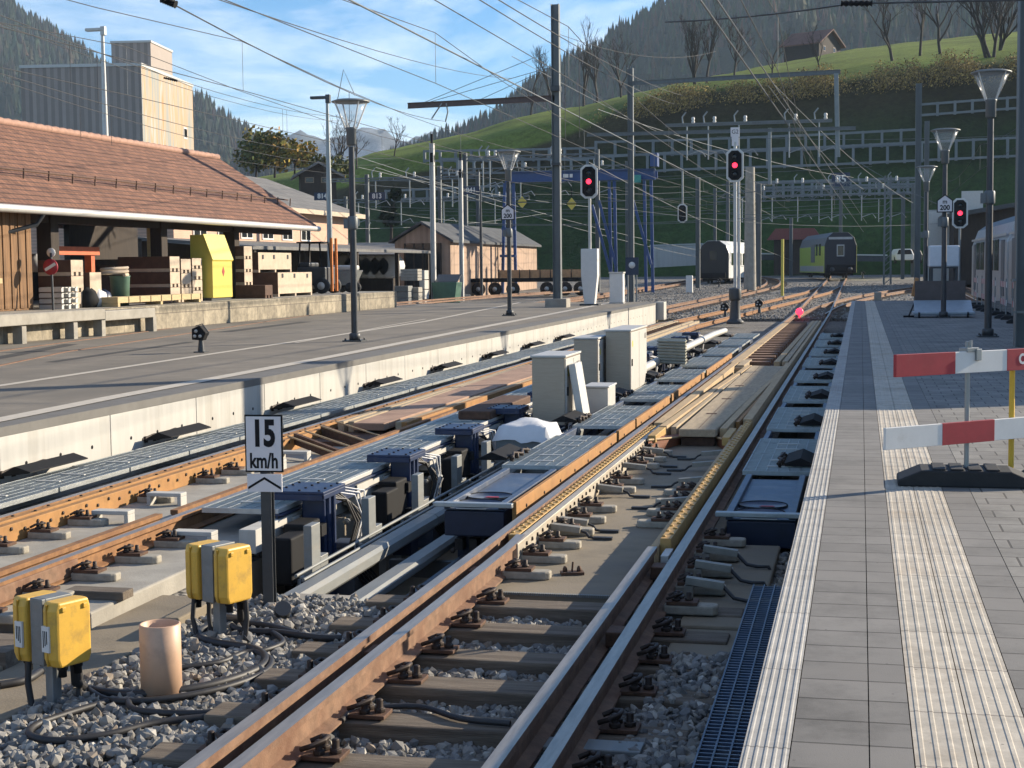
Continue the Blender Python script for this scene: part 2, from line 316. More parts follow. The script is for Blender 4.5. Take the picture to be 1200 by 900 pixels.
def stripemat(name, c1, c2, width, axis, duty=.5, rough=.6, noise=.2, third=None, bump=.6):
    """corrugation or boards: bands along a world axis"""
    m, nt, N, K, b = nodemat(name); g = N('ShaderNodeNewGeometry'); d = N('ShaderNodeVectorMath'); d.operation = 'DOT_PRODUCT'; d.inputs[1].default_value = axis; K(g.outputs['Position'], d.inputs[0])
    a = N('ShaderNodeMath'); a.operation = 'DIVIDE'; K(d.outputs['Value'], a.inputs[0]); a.inputs[1].default_value = width
    fr = N('ShaderNodeMath'); fr.operation = 'FRACT'; K(a.outputs[0], fr.inputs[0]); fl = N('ShaderNodeMath'); fl.operation = 'FLOOR'; K(a.outputs[0], fl.inputs[0])
    gt = N('ShaderNodeMath'); gt.operation = 'GREATER_THAN'; K(fr.outputs[0], gt.inputs[0]); gt.inputs[1].default_value = duty
    wn = N('ShaderNodeTexWhiteNoise'); wn.noise_dimensions = '1D'; K(fl.outputs[0], wn.inputs['W'])
    n = N('ShaderNodeTexNoise'); n.inputs['Scale'].default_value = 2.5; n.inputs['Detail'].default_value = 7; K(g.outputs['Position'], n.inputs['Vector'])
    x = N('ShaderNodeMixRGB'); K(gt.outputs[0], x.inputs[0]); x.inputs[1].default_value = (*c1,1); x.inputs[2].default_value = (*c2,1)
    ad = N('ShaderNodeMath'); ad.operation = 'ADD'; K(wn.outputs['Value'], ad.inputs[0]); K(n.outputs['Fac'], ad.inputs[1])
    mr = N('ShaderNodeMapRange'); mr.inputs[1].default_value = .3; mr.inputs[2].default_value = 1.7; mr.inputs[3].default_value = 1-noise; mr.inputs[4].default_value = 1+noise; K(ad.outputs[0], mr.inputs[0])
    y = N('ShaderNodeMixRGB'); y.blend_type = 'MULTIPLY'; y.inputs[0].default_value = 1; K(x.outputs[0], y.inputs[1]); K(mr.outputs[0], y.inputs[2]); K(y.outputs[0], b.inputs['Base Color'])
    bp = N('ShaderNodeBump'); bp.inputs['Strength'].default_value = bump; bp.inputs['Distance'].default_value = .02; K(gt.outputs[0], bp.inputs['Height']); K(bp.outputs[0], b.inputs['Normal'])
    b.inputs['Roughness'].default_value = rough; M[name] = m; return m

def grassmat(name, c, c2, c3, sc=.05, bump=.5):
    m, nt, N, K, b = nodemat(name); g = N('ShaderNodeNewGeometry')
    n = N('ShaderNodeTexNoise'); n.inputs['Scale'].default_value = sc; n.inputs['Detail'].default_value = 10; n.inputs['Roughness'].default_value = .7; K(g.outputs['Position'], n.inputs['Vector'])
    r = N('ShaderNodeValToRGB'); r.color_ramp.elements[0].position = .3; r.color_ramp.elements[1].position = .7; r.color_ramp.elements[0].color = (*c,1); r.color_ramp.elements[1].color = (*c3,1)
    e = r.color_ramp.elements.new(.5); e.color = (*c2,1); K(n.outputs['Fac'], r.inputs[0])
    n2 = N('ShaderNodeTexNoise'); n2.inputs['Scale'].default_value = sc*30; n2.inputs['Detail'].default_value = 5; K(g.outputs['Position'], n2.inputs['Vector'])
    mr = N('ShaderNodeMapRange'); mr.inputs[1].default_value = .3; mr.inputs[2].default_value = .7; mr.inputs[3].default_value = .65; mr.inputs[4].default_value = 1.3; K(n2.outputs['Fac'], mr.inputs[0])
    y = N('ShaderNodeMixRGB'); y.blend_type = 'MULTIPLY'; y.inputs[0].default_value = 1; K(r.outputs[0], y.inputs[1]); K(mr.outputs[0], y.inputs[2]); K(y.outputs[0], b.inputs['Base Color'])
    bp = N('ShaderNodeBump'); bp.inputs['Strength'].default_value = bump; bp.inputs['Distance'].default_value = .5; K(n2.outputs['Fac'], bp.inputs['Height']); K(bp.outputs[0], b.inputs['Normal'])
    b.inputs['Roughness'].default_value = .95; b.inputs['Specular IOR Level'].default_value = .1; M[name] = m; return m
grassmat('hill_grass', (.075,.105,.020), (.105,.145,.028), (.15,.16,.045))
grassmat('forest_floor', (.012,.024,.014), (.018,.032,.018), (.03,.04,.02), .02)
grassmat('far_rock', (.06,.065,.07), (.09,.095,.10), (.30,.31,.33), .006)

def attrmat(name, base_rough=.9, mul=1.0, sub=0.0):
    """base colour stored per stone / per leaf clump in a mesh attribute"""
    m, nt, N, K, b = nodemat(name); a = N('ShaderNodeAttribute'); a.attribute_name = 'tint'; K(a.outputs['Color'], b.inputs['Base Color'])
    b.inputs['Roughness'].default_value = base_rough; b.inputs['Specular IOR Level'].default_value = .25
    M[name] = m; return m
attrmat('tinted')
def tint_object(o, cols):
    """cols: one RGB per face"""
    me = o.data; at_ = me.color_attributes.new('tint', 'FLOAT_COLOR', 'CORNER')
    cnt = np.zeros(len(me.polygons), dtype=np.int32); me.polygons.foreach_get('loop_total', cnt)
    c = np.repeat(np.asarray(cols, dtype=np.float32), cnt, axis=0); c = np.concatenate([c, np.ones((len(c),1), np.float32)], 1)
    at_.data.foreach_set('color', c.ravel())

# ballast as a ground surface (real stones are scattered on it near the camera)
m, nt, N, K, b = nodemat('ballast_ground'); g = N('ShaderNodeNewGeometry'); vo = N('ShaderNodeTexVoronoi'); vo.inputs['Scale'].default_value = 19; K(g.outputs['Position'], vo.inputs['Vector'])
hs = N('ShaderNodeSeparateColor'); K(vo.outputs['Color'], hs.inputs[0]); r = N('ShaderNodeValToRGB'); r.color_ramp.elements[0].color = (.085,.08,.072,1); r.color_ramp.elements[1].color = (.27,.25,.22,1); K(hs.outputs[0], r.inputs[0])
n = N('ShaderNodeTexNoise'); n.inputs['Scale'].default_value = .35; n.inputs['Detail'].default_value = 6; K(g.outputs['Position'], n.inputs['Vector'])
mr = N('ShaderNodeMapRange'); mr.inputs[1].default_value = .35; mr.inputs[2].default_value = .65; mr.inputs[3].default_value = .7; mr.inputs[4].default_value = 1.15; K(n.outputs['Fac'], mr.inputs[0])
y = N('ShaderNodeMixRGB'); y.blend_type = 'MULTIPLY'; y.inputs[0].default_value = 1; K(r.outputs[0], y.inputs[1]); K(mr.outputs[0], y.inputs[2]); K(y.outputs[0], b.inputs['Base Color']); b.inputs['Roughness'].default_value = .95
bp = N('ShaderNodeBump'); bp.inputs['Strength'].default_value = 1; bp.inputs['Distance'].default_value = .04; bp.invert = True; K(vo.outputs['Distance'], bp.inputs['Height']); K(bp.outputs[0], b.inputs['Normal'])
M['ballast_ground'] = m

# hillside: autumn grass with the bank's shade painted in, brown towards its top edge, meadow coloured sunlit above (height along the slope stored as an attribute)
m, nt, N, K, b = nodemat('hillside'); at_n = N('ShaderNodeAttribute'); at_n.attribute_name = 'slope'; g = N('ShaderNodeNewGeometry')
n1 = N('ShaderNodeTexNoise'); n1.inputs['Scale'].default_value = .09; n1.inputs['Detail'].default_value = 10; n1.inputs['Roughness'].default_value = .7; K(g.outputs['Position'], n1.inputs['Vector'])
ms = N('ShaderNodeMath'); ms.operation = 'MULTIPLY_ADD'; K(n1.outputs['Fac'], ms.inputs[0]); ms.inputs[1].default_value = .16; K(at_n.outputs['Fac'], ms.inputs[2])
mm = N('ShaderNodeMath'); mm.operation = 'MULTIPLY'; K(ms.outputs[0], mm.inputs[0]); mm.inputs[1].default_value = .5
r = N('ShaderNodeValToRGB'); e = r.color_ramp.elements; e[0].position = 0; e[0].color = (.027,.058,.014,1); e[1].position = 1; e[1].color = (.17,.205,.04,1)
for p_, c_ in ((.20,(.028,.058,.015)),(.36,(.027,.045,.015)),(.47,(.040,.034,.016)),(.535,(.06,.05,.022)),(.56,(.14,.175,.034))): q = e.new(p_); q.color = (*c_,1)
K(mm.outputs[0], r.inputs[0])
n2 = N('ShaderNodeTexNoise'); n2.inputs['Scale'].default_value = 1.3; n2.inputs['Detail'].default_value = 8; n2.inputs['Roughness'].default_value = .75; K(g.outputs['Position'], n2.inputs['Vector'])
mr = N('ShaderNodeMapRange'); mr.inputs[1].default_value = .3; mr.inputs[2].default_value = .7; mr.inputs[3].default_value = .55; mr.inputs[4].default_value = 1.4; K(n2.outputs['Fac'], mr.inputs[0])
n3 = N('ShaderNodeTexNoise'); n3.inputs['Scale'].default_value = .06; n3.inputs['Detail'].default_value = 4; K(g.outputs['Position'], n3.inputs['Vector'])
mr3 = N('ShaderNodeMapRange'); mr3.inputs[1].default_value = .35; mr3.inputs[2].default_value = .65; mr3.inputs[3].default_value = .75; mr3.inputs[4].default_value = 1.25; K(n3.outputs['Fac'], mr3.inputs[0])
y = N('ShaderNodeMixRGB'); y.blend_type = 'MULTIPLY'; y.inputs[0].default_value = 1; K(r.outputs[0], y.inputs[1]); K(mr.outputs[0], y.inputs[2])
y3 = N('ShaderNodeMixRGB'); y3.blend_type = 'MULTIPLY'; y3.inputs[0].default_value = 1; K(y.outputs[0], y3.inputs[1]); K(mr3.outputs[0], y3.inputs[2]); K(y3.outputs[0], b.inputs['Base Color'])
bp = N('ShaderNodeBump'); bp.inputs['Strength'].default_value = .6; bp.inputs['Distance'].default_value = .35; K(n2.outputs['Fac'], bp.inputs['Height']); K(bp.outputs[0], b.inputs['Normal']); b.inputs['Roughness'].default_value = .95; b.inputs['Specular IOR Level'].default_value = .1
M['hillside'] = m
# ------------------------------------------------------------------ terrain
def proj(p):
    X, Y, Z = p[0], p[1], p[2]-CAMH
    u = X*math.cos(YAW) + Y*math.sin(YAW); fw = -X*math.sin(YAW) + Y*math.cos(YAW)
    zc_ = fw*math.cos(PITCH) - Z*math.sin(PITCH); v = (-fw*math.sin(PITCH) - Z*math.cos(PITCH))/zc_*F; u = u/zc_*F
    return u*math.cos(ROLL) + v*math.sin(ROLL) + CXP, -u*math.sin(ROLL) + v*math.cos(ROLL) + CYP
def lerp_poly(pts, x):
    return float(np.interp(x, [p[0] for p in pts], [p[1] for p in pts]))
def yard_z(Y): return -.74 + max(0, Y - 66)*.012

# stepped ground sheet: track bed, pits beside the tracks, the body of both platforms
XB = [-3000, -8.5, -4.88, -2.95, -1.12, -.36, 3000]; YB = [-60, 10.3, 12.6, 47.6, 66, 66.01]
def cell(i, j):
    if i == 0 or i == 5: return -.03
    if i in (1, 3): return -.86
    if i == 2: return -.86 if j in (0, 3) else -1.75
    if i == 4: return -1.6 if j == 2 else -.86
g = MB()
for i in range(6):
    for j in range(4):
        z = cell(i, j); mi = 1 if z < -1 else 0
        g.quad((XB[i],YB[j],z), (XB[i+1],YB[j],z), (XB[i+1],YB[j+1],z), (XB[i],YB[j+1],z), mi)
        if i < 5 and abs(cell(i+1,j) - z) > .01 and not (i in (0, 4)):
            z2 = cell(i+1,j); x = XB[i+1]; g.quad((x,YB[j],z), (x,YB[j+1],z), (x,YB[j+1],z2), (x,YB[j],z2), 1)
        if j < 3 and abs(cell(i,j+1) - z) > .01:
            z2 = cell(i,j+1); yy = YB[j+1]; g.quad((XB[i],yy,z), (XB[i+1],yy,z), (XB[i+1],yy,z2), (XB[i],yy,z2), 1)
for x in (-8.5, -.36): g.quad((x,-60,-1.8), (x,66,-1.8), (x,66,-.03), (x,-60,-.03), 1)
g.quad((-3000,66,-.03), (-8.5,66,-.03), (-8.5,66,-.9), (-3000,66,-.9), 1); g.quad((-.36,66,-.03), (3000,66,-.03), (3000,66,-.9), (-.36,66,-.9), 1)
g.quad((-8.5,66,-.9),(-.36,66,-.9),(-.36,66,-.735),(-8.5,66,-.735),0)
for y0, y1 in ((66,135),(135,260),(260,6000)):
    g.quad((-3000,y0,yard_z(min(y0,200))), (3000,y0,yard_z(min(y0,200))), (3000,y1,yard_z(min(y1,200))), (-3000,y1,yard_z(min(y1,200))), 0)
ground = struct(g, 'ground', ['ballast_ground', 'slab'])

def noise2(x, y, s=0):
    a = math.sin(x*1.7 + 3.1*s + 1.3*math.sin(y*1.1 + s)) + math.sin(y*2.3 + 1.7*s + 1.9*math.sin(x*.9 - s)) + .5*math.sin(x*4.1 + y*3.3 + s)
    return a/2.5

# hill across the valley: steep shaded bank, then a meadow up to the skyline
L1 = [(-700,283),(-200,268),(200,232),(330,212),(400,202),(440,192),(520,176),(600,155),(680,142),(740,126),(840,106),(900,102),(1000,94),(1100,84),(1200,74),(1500,50),(2000,30)]
L2 = [(-700,280),(-200,262),(200,224),(330,204),(400,193),(440,180),(520,164),(555,157),(600,142),(640,132),(680,127),(740,113),(820,97),(900,78),(1000,58),(1100,46),(1200,37),(1500,10),(2000,-10)]
def hill_col(px):
    base = at(px, 300, 172); p1 = at(px, lerp_poly(L1, px), 197 if px > 450 else 197 + (450-px)*.12); p2 = at(px, lerp_poly(L2, px), 320)
    return V((base.x, base.y, yard_z(172) - .4)), p1, p2
def hill_pt(px, s):
    b, p1, p2 = hill_col(px)
    if s <= 1:
        q = b.lerp(p1, s); q.z = b.z + (p1.z - b.z)*(s**.95)
        w = 1 - abs(2*s-1); q.z += w*(.5*noise2(q.x*.05, q.y*.08, 2))
        return q
    if s <= 2:
        t = s-1; q = p1.lerp(p2, t); q.z = p1.z + (p2.z-p1.z)*(t**.8); return q
    q = p2 + (p2 - p1).normalized()*((s-2)*120); q.z = p2.z - (s-2)**1.5*16; return q
def hill_at(px, py):
    lo, hi = 0., 2.
    for _ in range(30):
        mid = (lo+hi)/2
        if proj(hill_pt(px, mid))[1] > py: lo = mid
        else: hi = mid
    return hill_pt(px, (lo+hi)/2)
h = MB(); PX = list(range(-700, 2001, 12)); SS = [i/28 for i in range(29)] + [1+i/10 for i in range(1,11)] + [2.1,2.4,3]
for px in PX:
    for s in SS:
        q = hill_pt(px, s); q.z += .18*noise2(q.x*.3, q.y*.3, 1); h.v.append(tuple(q))
ns = len(SS)
for i in range(len(PX)-1):
    for j in range(ns-1):
        h.f.append([i*ns+j, (i+1)*ns+j, (i+1)*ns+j+1, i*ns+j+1]); h.m.append(0); h.s.append(True)
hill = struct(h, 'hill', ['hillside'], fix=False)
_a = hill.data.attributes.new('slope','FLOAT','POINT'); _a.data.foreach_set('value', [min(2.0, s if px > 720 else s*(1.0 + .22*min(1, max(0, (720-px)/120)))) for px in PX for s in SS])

# mountains: ridge lines as pixels, each with its own distance
def mountain(name, ridge, Y, depth, m, rough, seed, kind='structure'):
    mb = MB(); R = random.Random(seed); xs = np.arange(ridge[0][0], ridge[-1][0]+1, 9); n = 14; P_ = []
    for px in xs:
        top = at(px, lerp_poly(ridge, px), Y); row = []
        for j in range(n):
            t = j/(n-1); q = V((top.x*(1 - t*depth/Y), top.y - t*depth, top.z*(1-t)**1.15 - 2*t))
            q.z += (rough*noise2(q.x*.02, q.y*.02, seed) + rough*.5*noise2(q.x*.07, q.y*.06, seed+3))*min(1, t*4)
            q.z += rough*.25*noise2(q.x*.11, 0, seed)*(1-t)
            row.append(q); mb.v.append(tuple(q))
        P_.append(row)
    back = len(mb.v)
    for i in range(len(xs)-1):
        for j in range(n-1): mb.f.append([i*n+j, (i+1)*n+j, (i+1)*n+j+1, i*n+j+1]); mb.m.append(0); mb.s.append(True)
    for row in P_: q = row[0]; mb.v.append((q.x*1.15, q.y+depth*.6, -3))
    for i in range(len(xs)-1): mb.f.append([back+i, back+i+1, (i+1)*n, i*n]); mb.m.append(0); mb.s.append(True)
    return struct(mb, name, [m]), P_
RID_R = [(380,215),(440,200),(500,172),(555,156),(600,123),(640,96),(680,69),(720,45),(760,20),(800,0),(900,-45),(1000,-75),(1150,-95),(1400,-110),(1800,-120)]
RID_L = [(-700,-120),(-300,-90),(-100,-50),(0,2),(45,32),(100,70),(150,98),(190,108),(240,125),(270,150),(310,172),(350,190),(400,215)]
RID_F = [(100,190),(200,172),(250,175),(290,164),(315,152),(335,160),(352,152),(380,164),(405,158),(425,148),(450,152),(470,166),(490,160),(512,152),(530,158),(560,172),(620,180),(700,190)]
mt_r, PR = mountain('wooded_mountain', RID_R, 1100, 520, 'forest_floor', 12, 5)
mt_l, PL = mountain('wooded_mountain', RID_L, 1150, 480, 'forest_floor', 13, 9)
mt_f, PF = mountain('snowy_mountains', RID_F, 2900, 700, 'far_rock', 22, 3)

def conifers(rows, count, hmin, hmax, seed, tints):
    R = random.Random(seed); vs, fs, cs = [], [], []; n = 6
    for k in range(count):
        i = R.random()*(len(rows)-1.001); j = (R.random()**1.6)*(len(rows[0])-4) if R.random() > .12 else R.random()*.5
        a, b = int(i), int(j); u, w = i-a, j-b
        p = rows[a][b].lerp(rows[a+1][b], u).lerp(rows[a][b+1].lerp(rows[a+1][b+1], u), w)
        hh = R.uniform(hmin, hmax); rr = hh*R.uniform(.15,.30); c = R.choice(tints); c = [x*R.uniform(.7,1.3) for x in c]; ph = R.random()*6
        for z0, z1, r0 in ((0,.62,1.0),(.28,.84,.72),(.55,1.04,.42)):
            o = len(vs)
            for q in range(n):
                an = ph + 2*PI*q/n; e = r0*rr*R.uniform(.75,1.25); vs.append((p.x+math.cos(an)*e, p.y+math.sin(an)*e, p.z + hh*z0*R.uniform(.85,1.15) - .2))
            vs.append((p.x + R.uniform(-.1,.1)*rr, p.y, p.z + hh*z1))
            for q in range(n): fs.append((o+q, o+(q+1)%n, o+n)); cs.append(c)
    return vs, fs, cs
def stuff_mesh(name, vs, fs, cs, m='tinted', smooth=False):
    me = bpy.data.meshes.new(name); me.from_pydata(vs, [], fs); me.materials.append(M[m]); o = bpy.data.objects.new(name, me); col.objects.link(o)
    tint_object(o, cs); return tag(o, kind='stuff')
GT = [(.07,.05,.03),(.022,.045,.022),(.03,.055,.026),(.018,.035,.02),(.04,.055,.025),(.05,.05,.02)]
f1 = stuff_mesh('forest', *conifers(PR, 9500, 4.5, 13, 11, GT)); tag(f1, 'dark conifer forest covering the steep mountain above the green hill', 'forest')
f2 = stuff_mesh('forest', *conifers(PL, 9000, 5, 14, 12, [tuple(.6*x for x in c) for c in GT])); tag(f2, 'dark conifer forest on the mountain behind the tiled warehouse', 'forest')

# valley air
hz = MB(); hz.box(-3000, 3000, -70, 3700, -4, 270)
m_, nt, N, K, b = nodemat('valley_haze'); nt.nodes.remove(b); pv = N('ShaderNodeVolumePrincipled'); pv.inputs['Density'].default_value = .00015; pv.inputs['Color'].default_value = (.66,.82,1,1); pv.inputs['Anisotropy'].default_value = 0.0
K(pv.outputs[0], nt.nodes['Material Output'].inputs['Volume']); M['valley_haze'] = m_
haze = struct(hz, 'haze', ['valley_haze']); haze['kind'] = 'stuff'; haze['label'] = 'pale blue valley haze'
scn.cycles.volume_bounces = 0

# ------------------------------------------------------------------ platforms
# right platform: ribbed edge stone, two bays of narrow pavers, ribbed guiding strip, paved field
p = MB(); n = 7
def ribbed(x0, x1, nr, hgt, fr=.5):
    """top profile with ribs running along the platform, as (x, z) points"""
    out = []; w = (x1-x0)/nr
    for k in range(nr):
        a = x0 + k*w; out += [(a,0),(a+w*(1-fr)*.5,0),(a+w*(1-fr)*.5+.004,hgt),(a+w*(1+fr)*.5-.004,hgt),(a+w*(1+fr)*.5,0)]
    return out + [(x1,0)]
def strip(name, x0, x1, y0, y1, m, prof=None, th=.05, z=0.0):
    mb = MB(); pr = prof or [(x0,0),(x1,0)]; poly = [(u, z+w) for u, w in pr] + [(x1, z-th), (x0, z-th)]
    mb.sweep([(0,y0,0),(0,y1,0)], poly); return struct(mb, name, [m])
strip('platform_edge_stone', -.36, -.212, 1, 66, 'edge_stone', ribbed(-.36,-.212,5,.0028), .14)
strip('platform_paving', -.208, .035, 1, 66, 'pavers_edge')
strip('platform_paving', .039, .172, 1, 66, 'pavers_edge')
strip('tactile_paving', .176, .362, 1, 66, 'tactile_slabs', ribbed(.176,.362,4,.0022,.42))
strip('tactile_paving', .366, .552, 1, 66, 'tactile_slabs', ribbed(.366,.552,4,.0022,.42))
strip('platform_paving', .556, .735, 1, 66, 'pavers_edge')
strip('platform_paving', .739, 4.3, 1, 66, 'pavers_field')
w = MB(); w.box(-.352, -.30, 1, 66, -1.6, -.142); tag(w.build('concrete_wall', ['slab'], recentre=False), 'rough concrete side wall under the ribbed edge of the paved right platform', 'wall')

# left platform: asphalt, pale kerb lip, painted lines
a = MB(); a.quad((-18.1,-5,0),(-9.02,-5,0),(-9.02,66,0),(-18.1,66,0)); struct(a, 'left_platform', ['asphalt'])
M['kerb'] = mat('kerb_asphalt_edge', (.15,.143,.13), .85, var=.2, scale=3)
k_ = MB(); k_.box(-9.02, -8.42, -5, 65.5, -.10, -.003); struct(k_, 'platform_kerb', ['kerb'])
def ribbon(name, pts, wd, z, m):
    mb = MB(); vs = []
    for i, (x, y) in enumerate(pts): vs += [(x-wd/2,y,z),(x+wd/2,y,z)]
    mb.add(vs, [(2*i,2*i+1,2*i+3,2*i+2) for i in range(len(pts)-1)]); return struct(mb, name, [m])
M['line'] = mat('worn_white_line', (.52,.47,.39), .8, var=.2, scale=9, dirt=((.3,.28,.25), 5, .55, .8))
ribbon('painted_line', [(-8.72,8),(-8.83,14.4),(-8.98,17.3),(-9.15,26),(-9.6,39),(-10.25,60),(-10.4,65)], .26, .006, 'line')
ribbon('painted_line', [(-11.4,12),(-11.5,19),(-11.75,27),(-11.95,34),(-12.35,43),(-14.2,62),(-14.6,66)], .17, .005, 'line')
ribbon('painted_line', [(-11.62,30.5),(-12.2,37),(-12.5,40),(-12.9,45)], .08, .006, 'line')
# patches of older, darker asphalt
M['asphalt_old'] = mat('asphalt_patch', (.055,.053,.05), .9, var=.3, scale=2, bump=.3, bscale=120)
for pts, wd in (([(-15,24),(-16.5,30)],.35), ([(-13.6,24),(-14.2,31)],.22), ([(-15.6,36),(-16,43)],.4)): ribbon('asphalt_patch', pts, wd, .004, 'asphalt_old')
wl = thing('platform_wall', 'long pale concrete retaining wall along the edge of the left asphalt platform', 'wall', (-8.42,30,-.9))
mb = MB(); ys = [ -5 + 2.35*i for i in range(31) ]
for y0, y1 in zip(ys[:-1], ys[1:]):
    y1 = min(y1, 64.6)
    if y0 < 64: mb.box(-8.6, -8.42, y0+.008, y1-.008, -.9, -.101)
mb.build('wall_panel', 'wallc', wl, world=True, bevel=.006)
mb = MB(); mb.box(-8.62, -8.45, -5, 64.6, -.9, -.105); mb.build('joint_filler', 'black', wl, world=True)
mb = MB()
for y0 in ys:
    for q in (.5, 1.2, 1.9):
        if y0 + q < 62: mb.lathe([(.022,-.004),(.022,.004)], (-8.419, y0+q, -.42), 8, axis='X')
mb.build('anchor_hole', 'blackp', wl, world=True)
# end of the left platform: lower return walls
mb = MB(); mb.box(-8.5,-8.1,64.7,65.6,-.74,.02); tag(mb.build('concrete_block','wallc',bevel=.02), 'small pale concrete block closing the far end of the left platform wall', 'block')
# rails let into the asphalt of the yard
for x0, tg in ((-14.1, 0), (-15.6, 1)):
    pts = [(-13.2+x0+14.1, 20), (x0-.9, 27), (x0-2.2, 36), (x0-3.9, 48), (x0-5.2, 62), (x0-5.0, 80), (x0-3, 100)]
    mb = MB(); mb.sweep([V((x, y, .012 if y < 66 else .01)) for x, y in pts], [(-.035,0),(.035,0),(.035,-.08),(-.035,-.08)]); o = mb.build('sunken_rail', ['rail_rust'])
    tag(o, ['rusty rail let into the yard asphalt, the one nearer the lamp posts', 'rusty rail let into the yard asphalt, the one nearer the loading dock'][tg], 'rail', 'rails let into the yard asphalt')
# ------------------------------------------------------------------ right-hand dual-gauge track
RO, RI, LI_, LO_ = -1.29, -1.51, -2.58, -2.77
tr = thing('railway_track', 'dual-gauge railway track with four rails running beside the paved right platform', 'track', (-2.03, 12, -.86))
def rail(parent, path, name='rail', mats=('rail_top','rail_rust'), prof=RAIL, pm=RAILM):
    mb = MB(); mb.sweep([V(p) for p in path], prof, pm); return mb.build(name, list(mats), parent, world=True, fix=True)
def straight(x, y0, y1, z=RT): return [(x,y0,z),(x,y1,z)]
def rise(x, ys): return [(x, y, RT + max(0,y-66)*.012) for y in ys]
for x in (RO, LO_): rail(tr, [(x,3,RT),(x,66,RT)] + rise(x,(80,100,125,150)))
rail(tr, [(RI,3,RT),(RI,11.35,RT)]); rail(tr, [(LI_,3,RT),(LI_,11.2,RT),(LI_-.02,11.7,RT)])
def sleeper(parent, x0, x1, y, z, w=.25, skew=0):
    mb = MB(); c = ((x0+x1)/2, y, z-.08); mb.rbox(c, x1-x0, w, .16, rz=skew); return mb.build('sleeper', 'sleeper', parent, world=True, bevel=.012)
sl_y = [9.99 - .672*i for i in range(11)]
for i, y in enumerate(sl_y): sleeper(tr, -3.32 + .1*rnd.random(), -.72 - .1*rnd.random(), y, -.715 - .006*(i % 3), skew=rnd.uniform(-.008,.008))
# concrete slab under the four rails, with a rough front edge
mb = MB(); mb.box(-2.96,-1.13,10.34,19.6,-.86,-.722); mb.build('track_slab', 'slab', tr, world=True, bevel=.01)
mb = MB()
for i in range(60): mb.box(-2.48+i*.0155, -2.48+i*.0155+.008, 10.325, 10.36, -.735, -.716)
mb.build('slab_edge_strip', 'steel_dull', tr, world=True)
def bolt_row(root, pts, axis, m, parent):
    """a row of bolt heads, each one a part"""
    first = None
    for p in pts[:100]:
        if first is None:
            b = MB(); b.lathe([(.017,0),(.017,.010),(.010,.012)], (0,0,0), 6, axis=axis); first = b.build('bolt_head', m, parent); o = first
        else: o = first.copy(); col.objects.link(o); o.parent = parent
        o.location = V(p) - V(root.location)
# guide rails with rows of bolt heads, in place of the inner rails
def guide(parent, x, y0, y1, w, m, bolts, z=RT-.004, hgt=.09):
    mb = MB(); mb.box(x-w/2, x+w/2, y0, y1, z-hgt, z); o = mb.build('guide_rail', m, parent, world=True, bevel=.006)
    n = int((y1-y0)/bolts)
    bolt_row(parent, [(x + (.022 if i%2 else -.022), y0 + .08 + i*bolts, z) for i in range(n)], 'Z', 'guide_yellow' if 'yellow' in m else 'bolt', o)
    return o
guide(tr, -2.672, 11.75, 20.2, .082, 'guide_yellow', .085, RT-.012)
guide(tr, -1.425, 11.45, 20.4, .085, 'guide_yellow', .12, RT+.045, .13)
def bar(parent, name, x0, x1, y0, y1, z0, z1, m, bevel=.006): mb = MB(); mb.box(x0,x1,y0,y1,z0,z1); return mb.build(name, m, parent, world=True, bevel=bevel)
bar(tr, 'web_plate', -2.60,-2.535,11.3,20.3,-.72,RT-.002,'guide_grey')       # grey plate that replaces the inner left rail
bar(tr, 'web_plate', -1.53,-1.47,11.4,20.3,-.70,RT-.002,'ramp_wood')
bolt_row(tr, [(-2.534, 11.6+i*.205, -.60) for i in range(42)] + [(-2.534, 11.6+i*.41, -.67) for i in range(21)], 'X', 'bolt', tr)
# fastenings: concrete pad, rust plate and bolts
def pad_mesh(side):
    a = MB(); a.prism([(-.02*side,-.075),(.30*side,-.065),(.33*side,-.04),(.33*side,.04),(.30*side,.065),(-.02*side,.075)], 0, .062); return a
def clip_mesh(side, big=False):
    b = MB(); b.box(min(0,.20*side), max(0,.20*side), -.07,.07,.063,.085)
    for x, y in ((.06,-.03),(.06,.035),(.14,0)):
        b.lathe([(.027,.085),(.027,.10),(.017,.102),(.017,.135),(.010,.14)], (x*side, y, 0), 6, m=1)
    b.tube([(.0*side,-.05,.10),(.05*side,-.06,.125),(.09*side,-.02,.13),(.09*side,.03,.125),(.04*side,.06,.12),(0,.05,.10)], .011, 6, m=1)
    return b
def fasten(parent, spots, padmat='pad'):
    """spots: (x, y, z, side); first one of each side is built, the rest are copies"""
    made = {}
    for x, y, z, s in spots:
        base = V(parent.location); loc = V((x,y,z)) - base
        if s not in made:
            f = pad_mesh(s).build('rail_fastening', padmat, parent, bevel=.012); f.location = loc
            c = clip_mesh(s).build('clip', ['dark_rust','bolt'], f); made[s] = f
        else: dup(made[s], loc, parent=parent)
spots = [(-2.52, 10.85+.62*i, -.722, 1) for i in range(13) if i not in (6,9)] + [(-1.22, 9.9+.62*i, -.715, 1) for i in range(5)]
spots += [(-1.56, 13.2+.62*i, -.722, -1) for i in range(4)]
fasten(tr, spots)
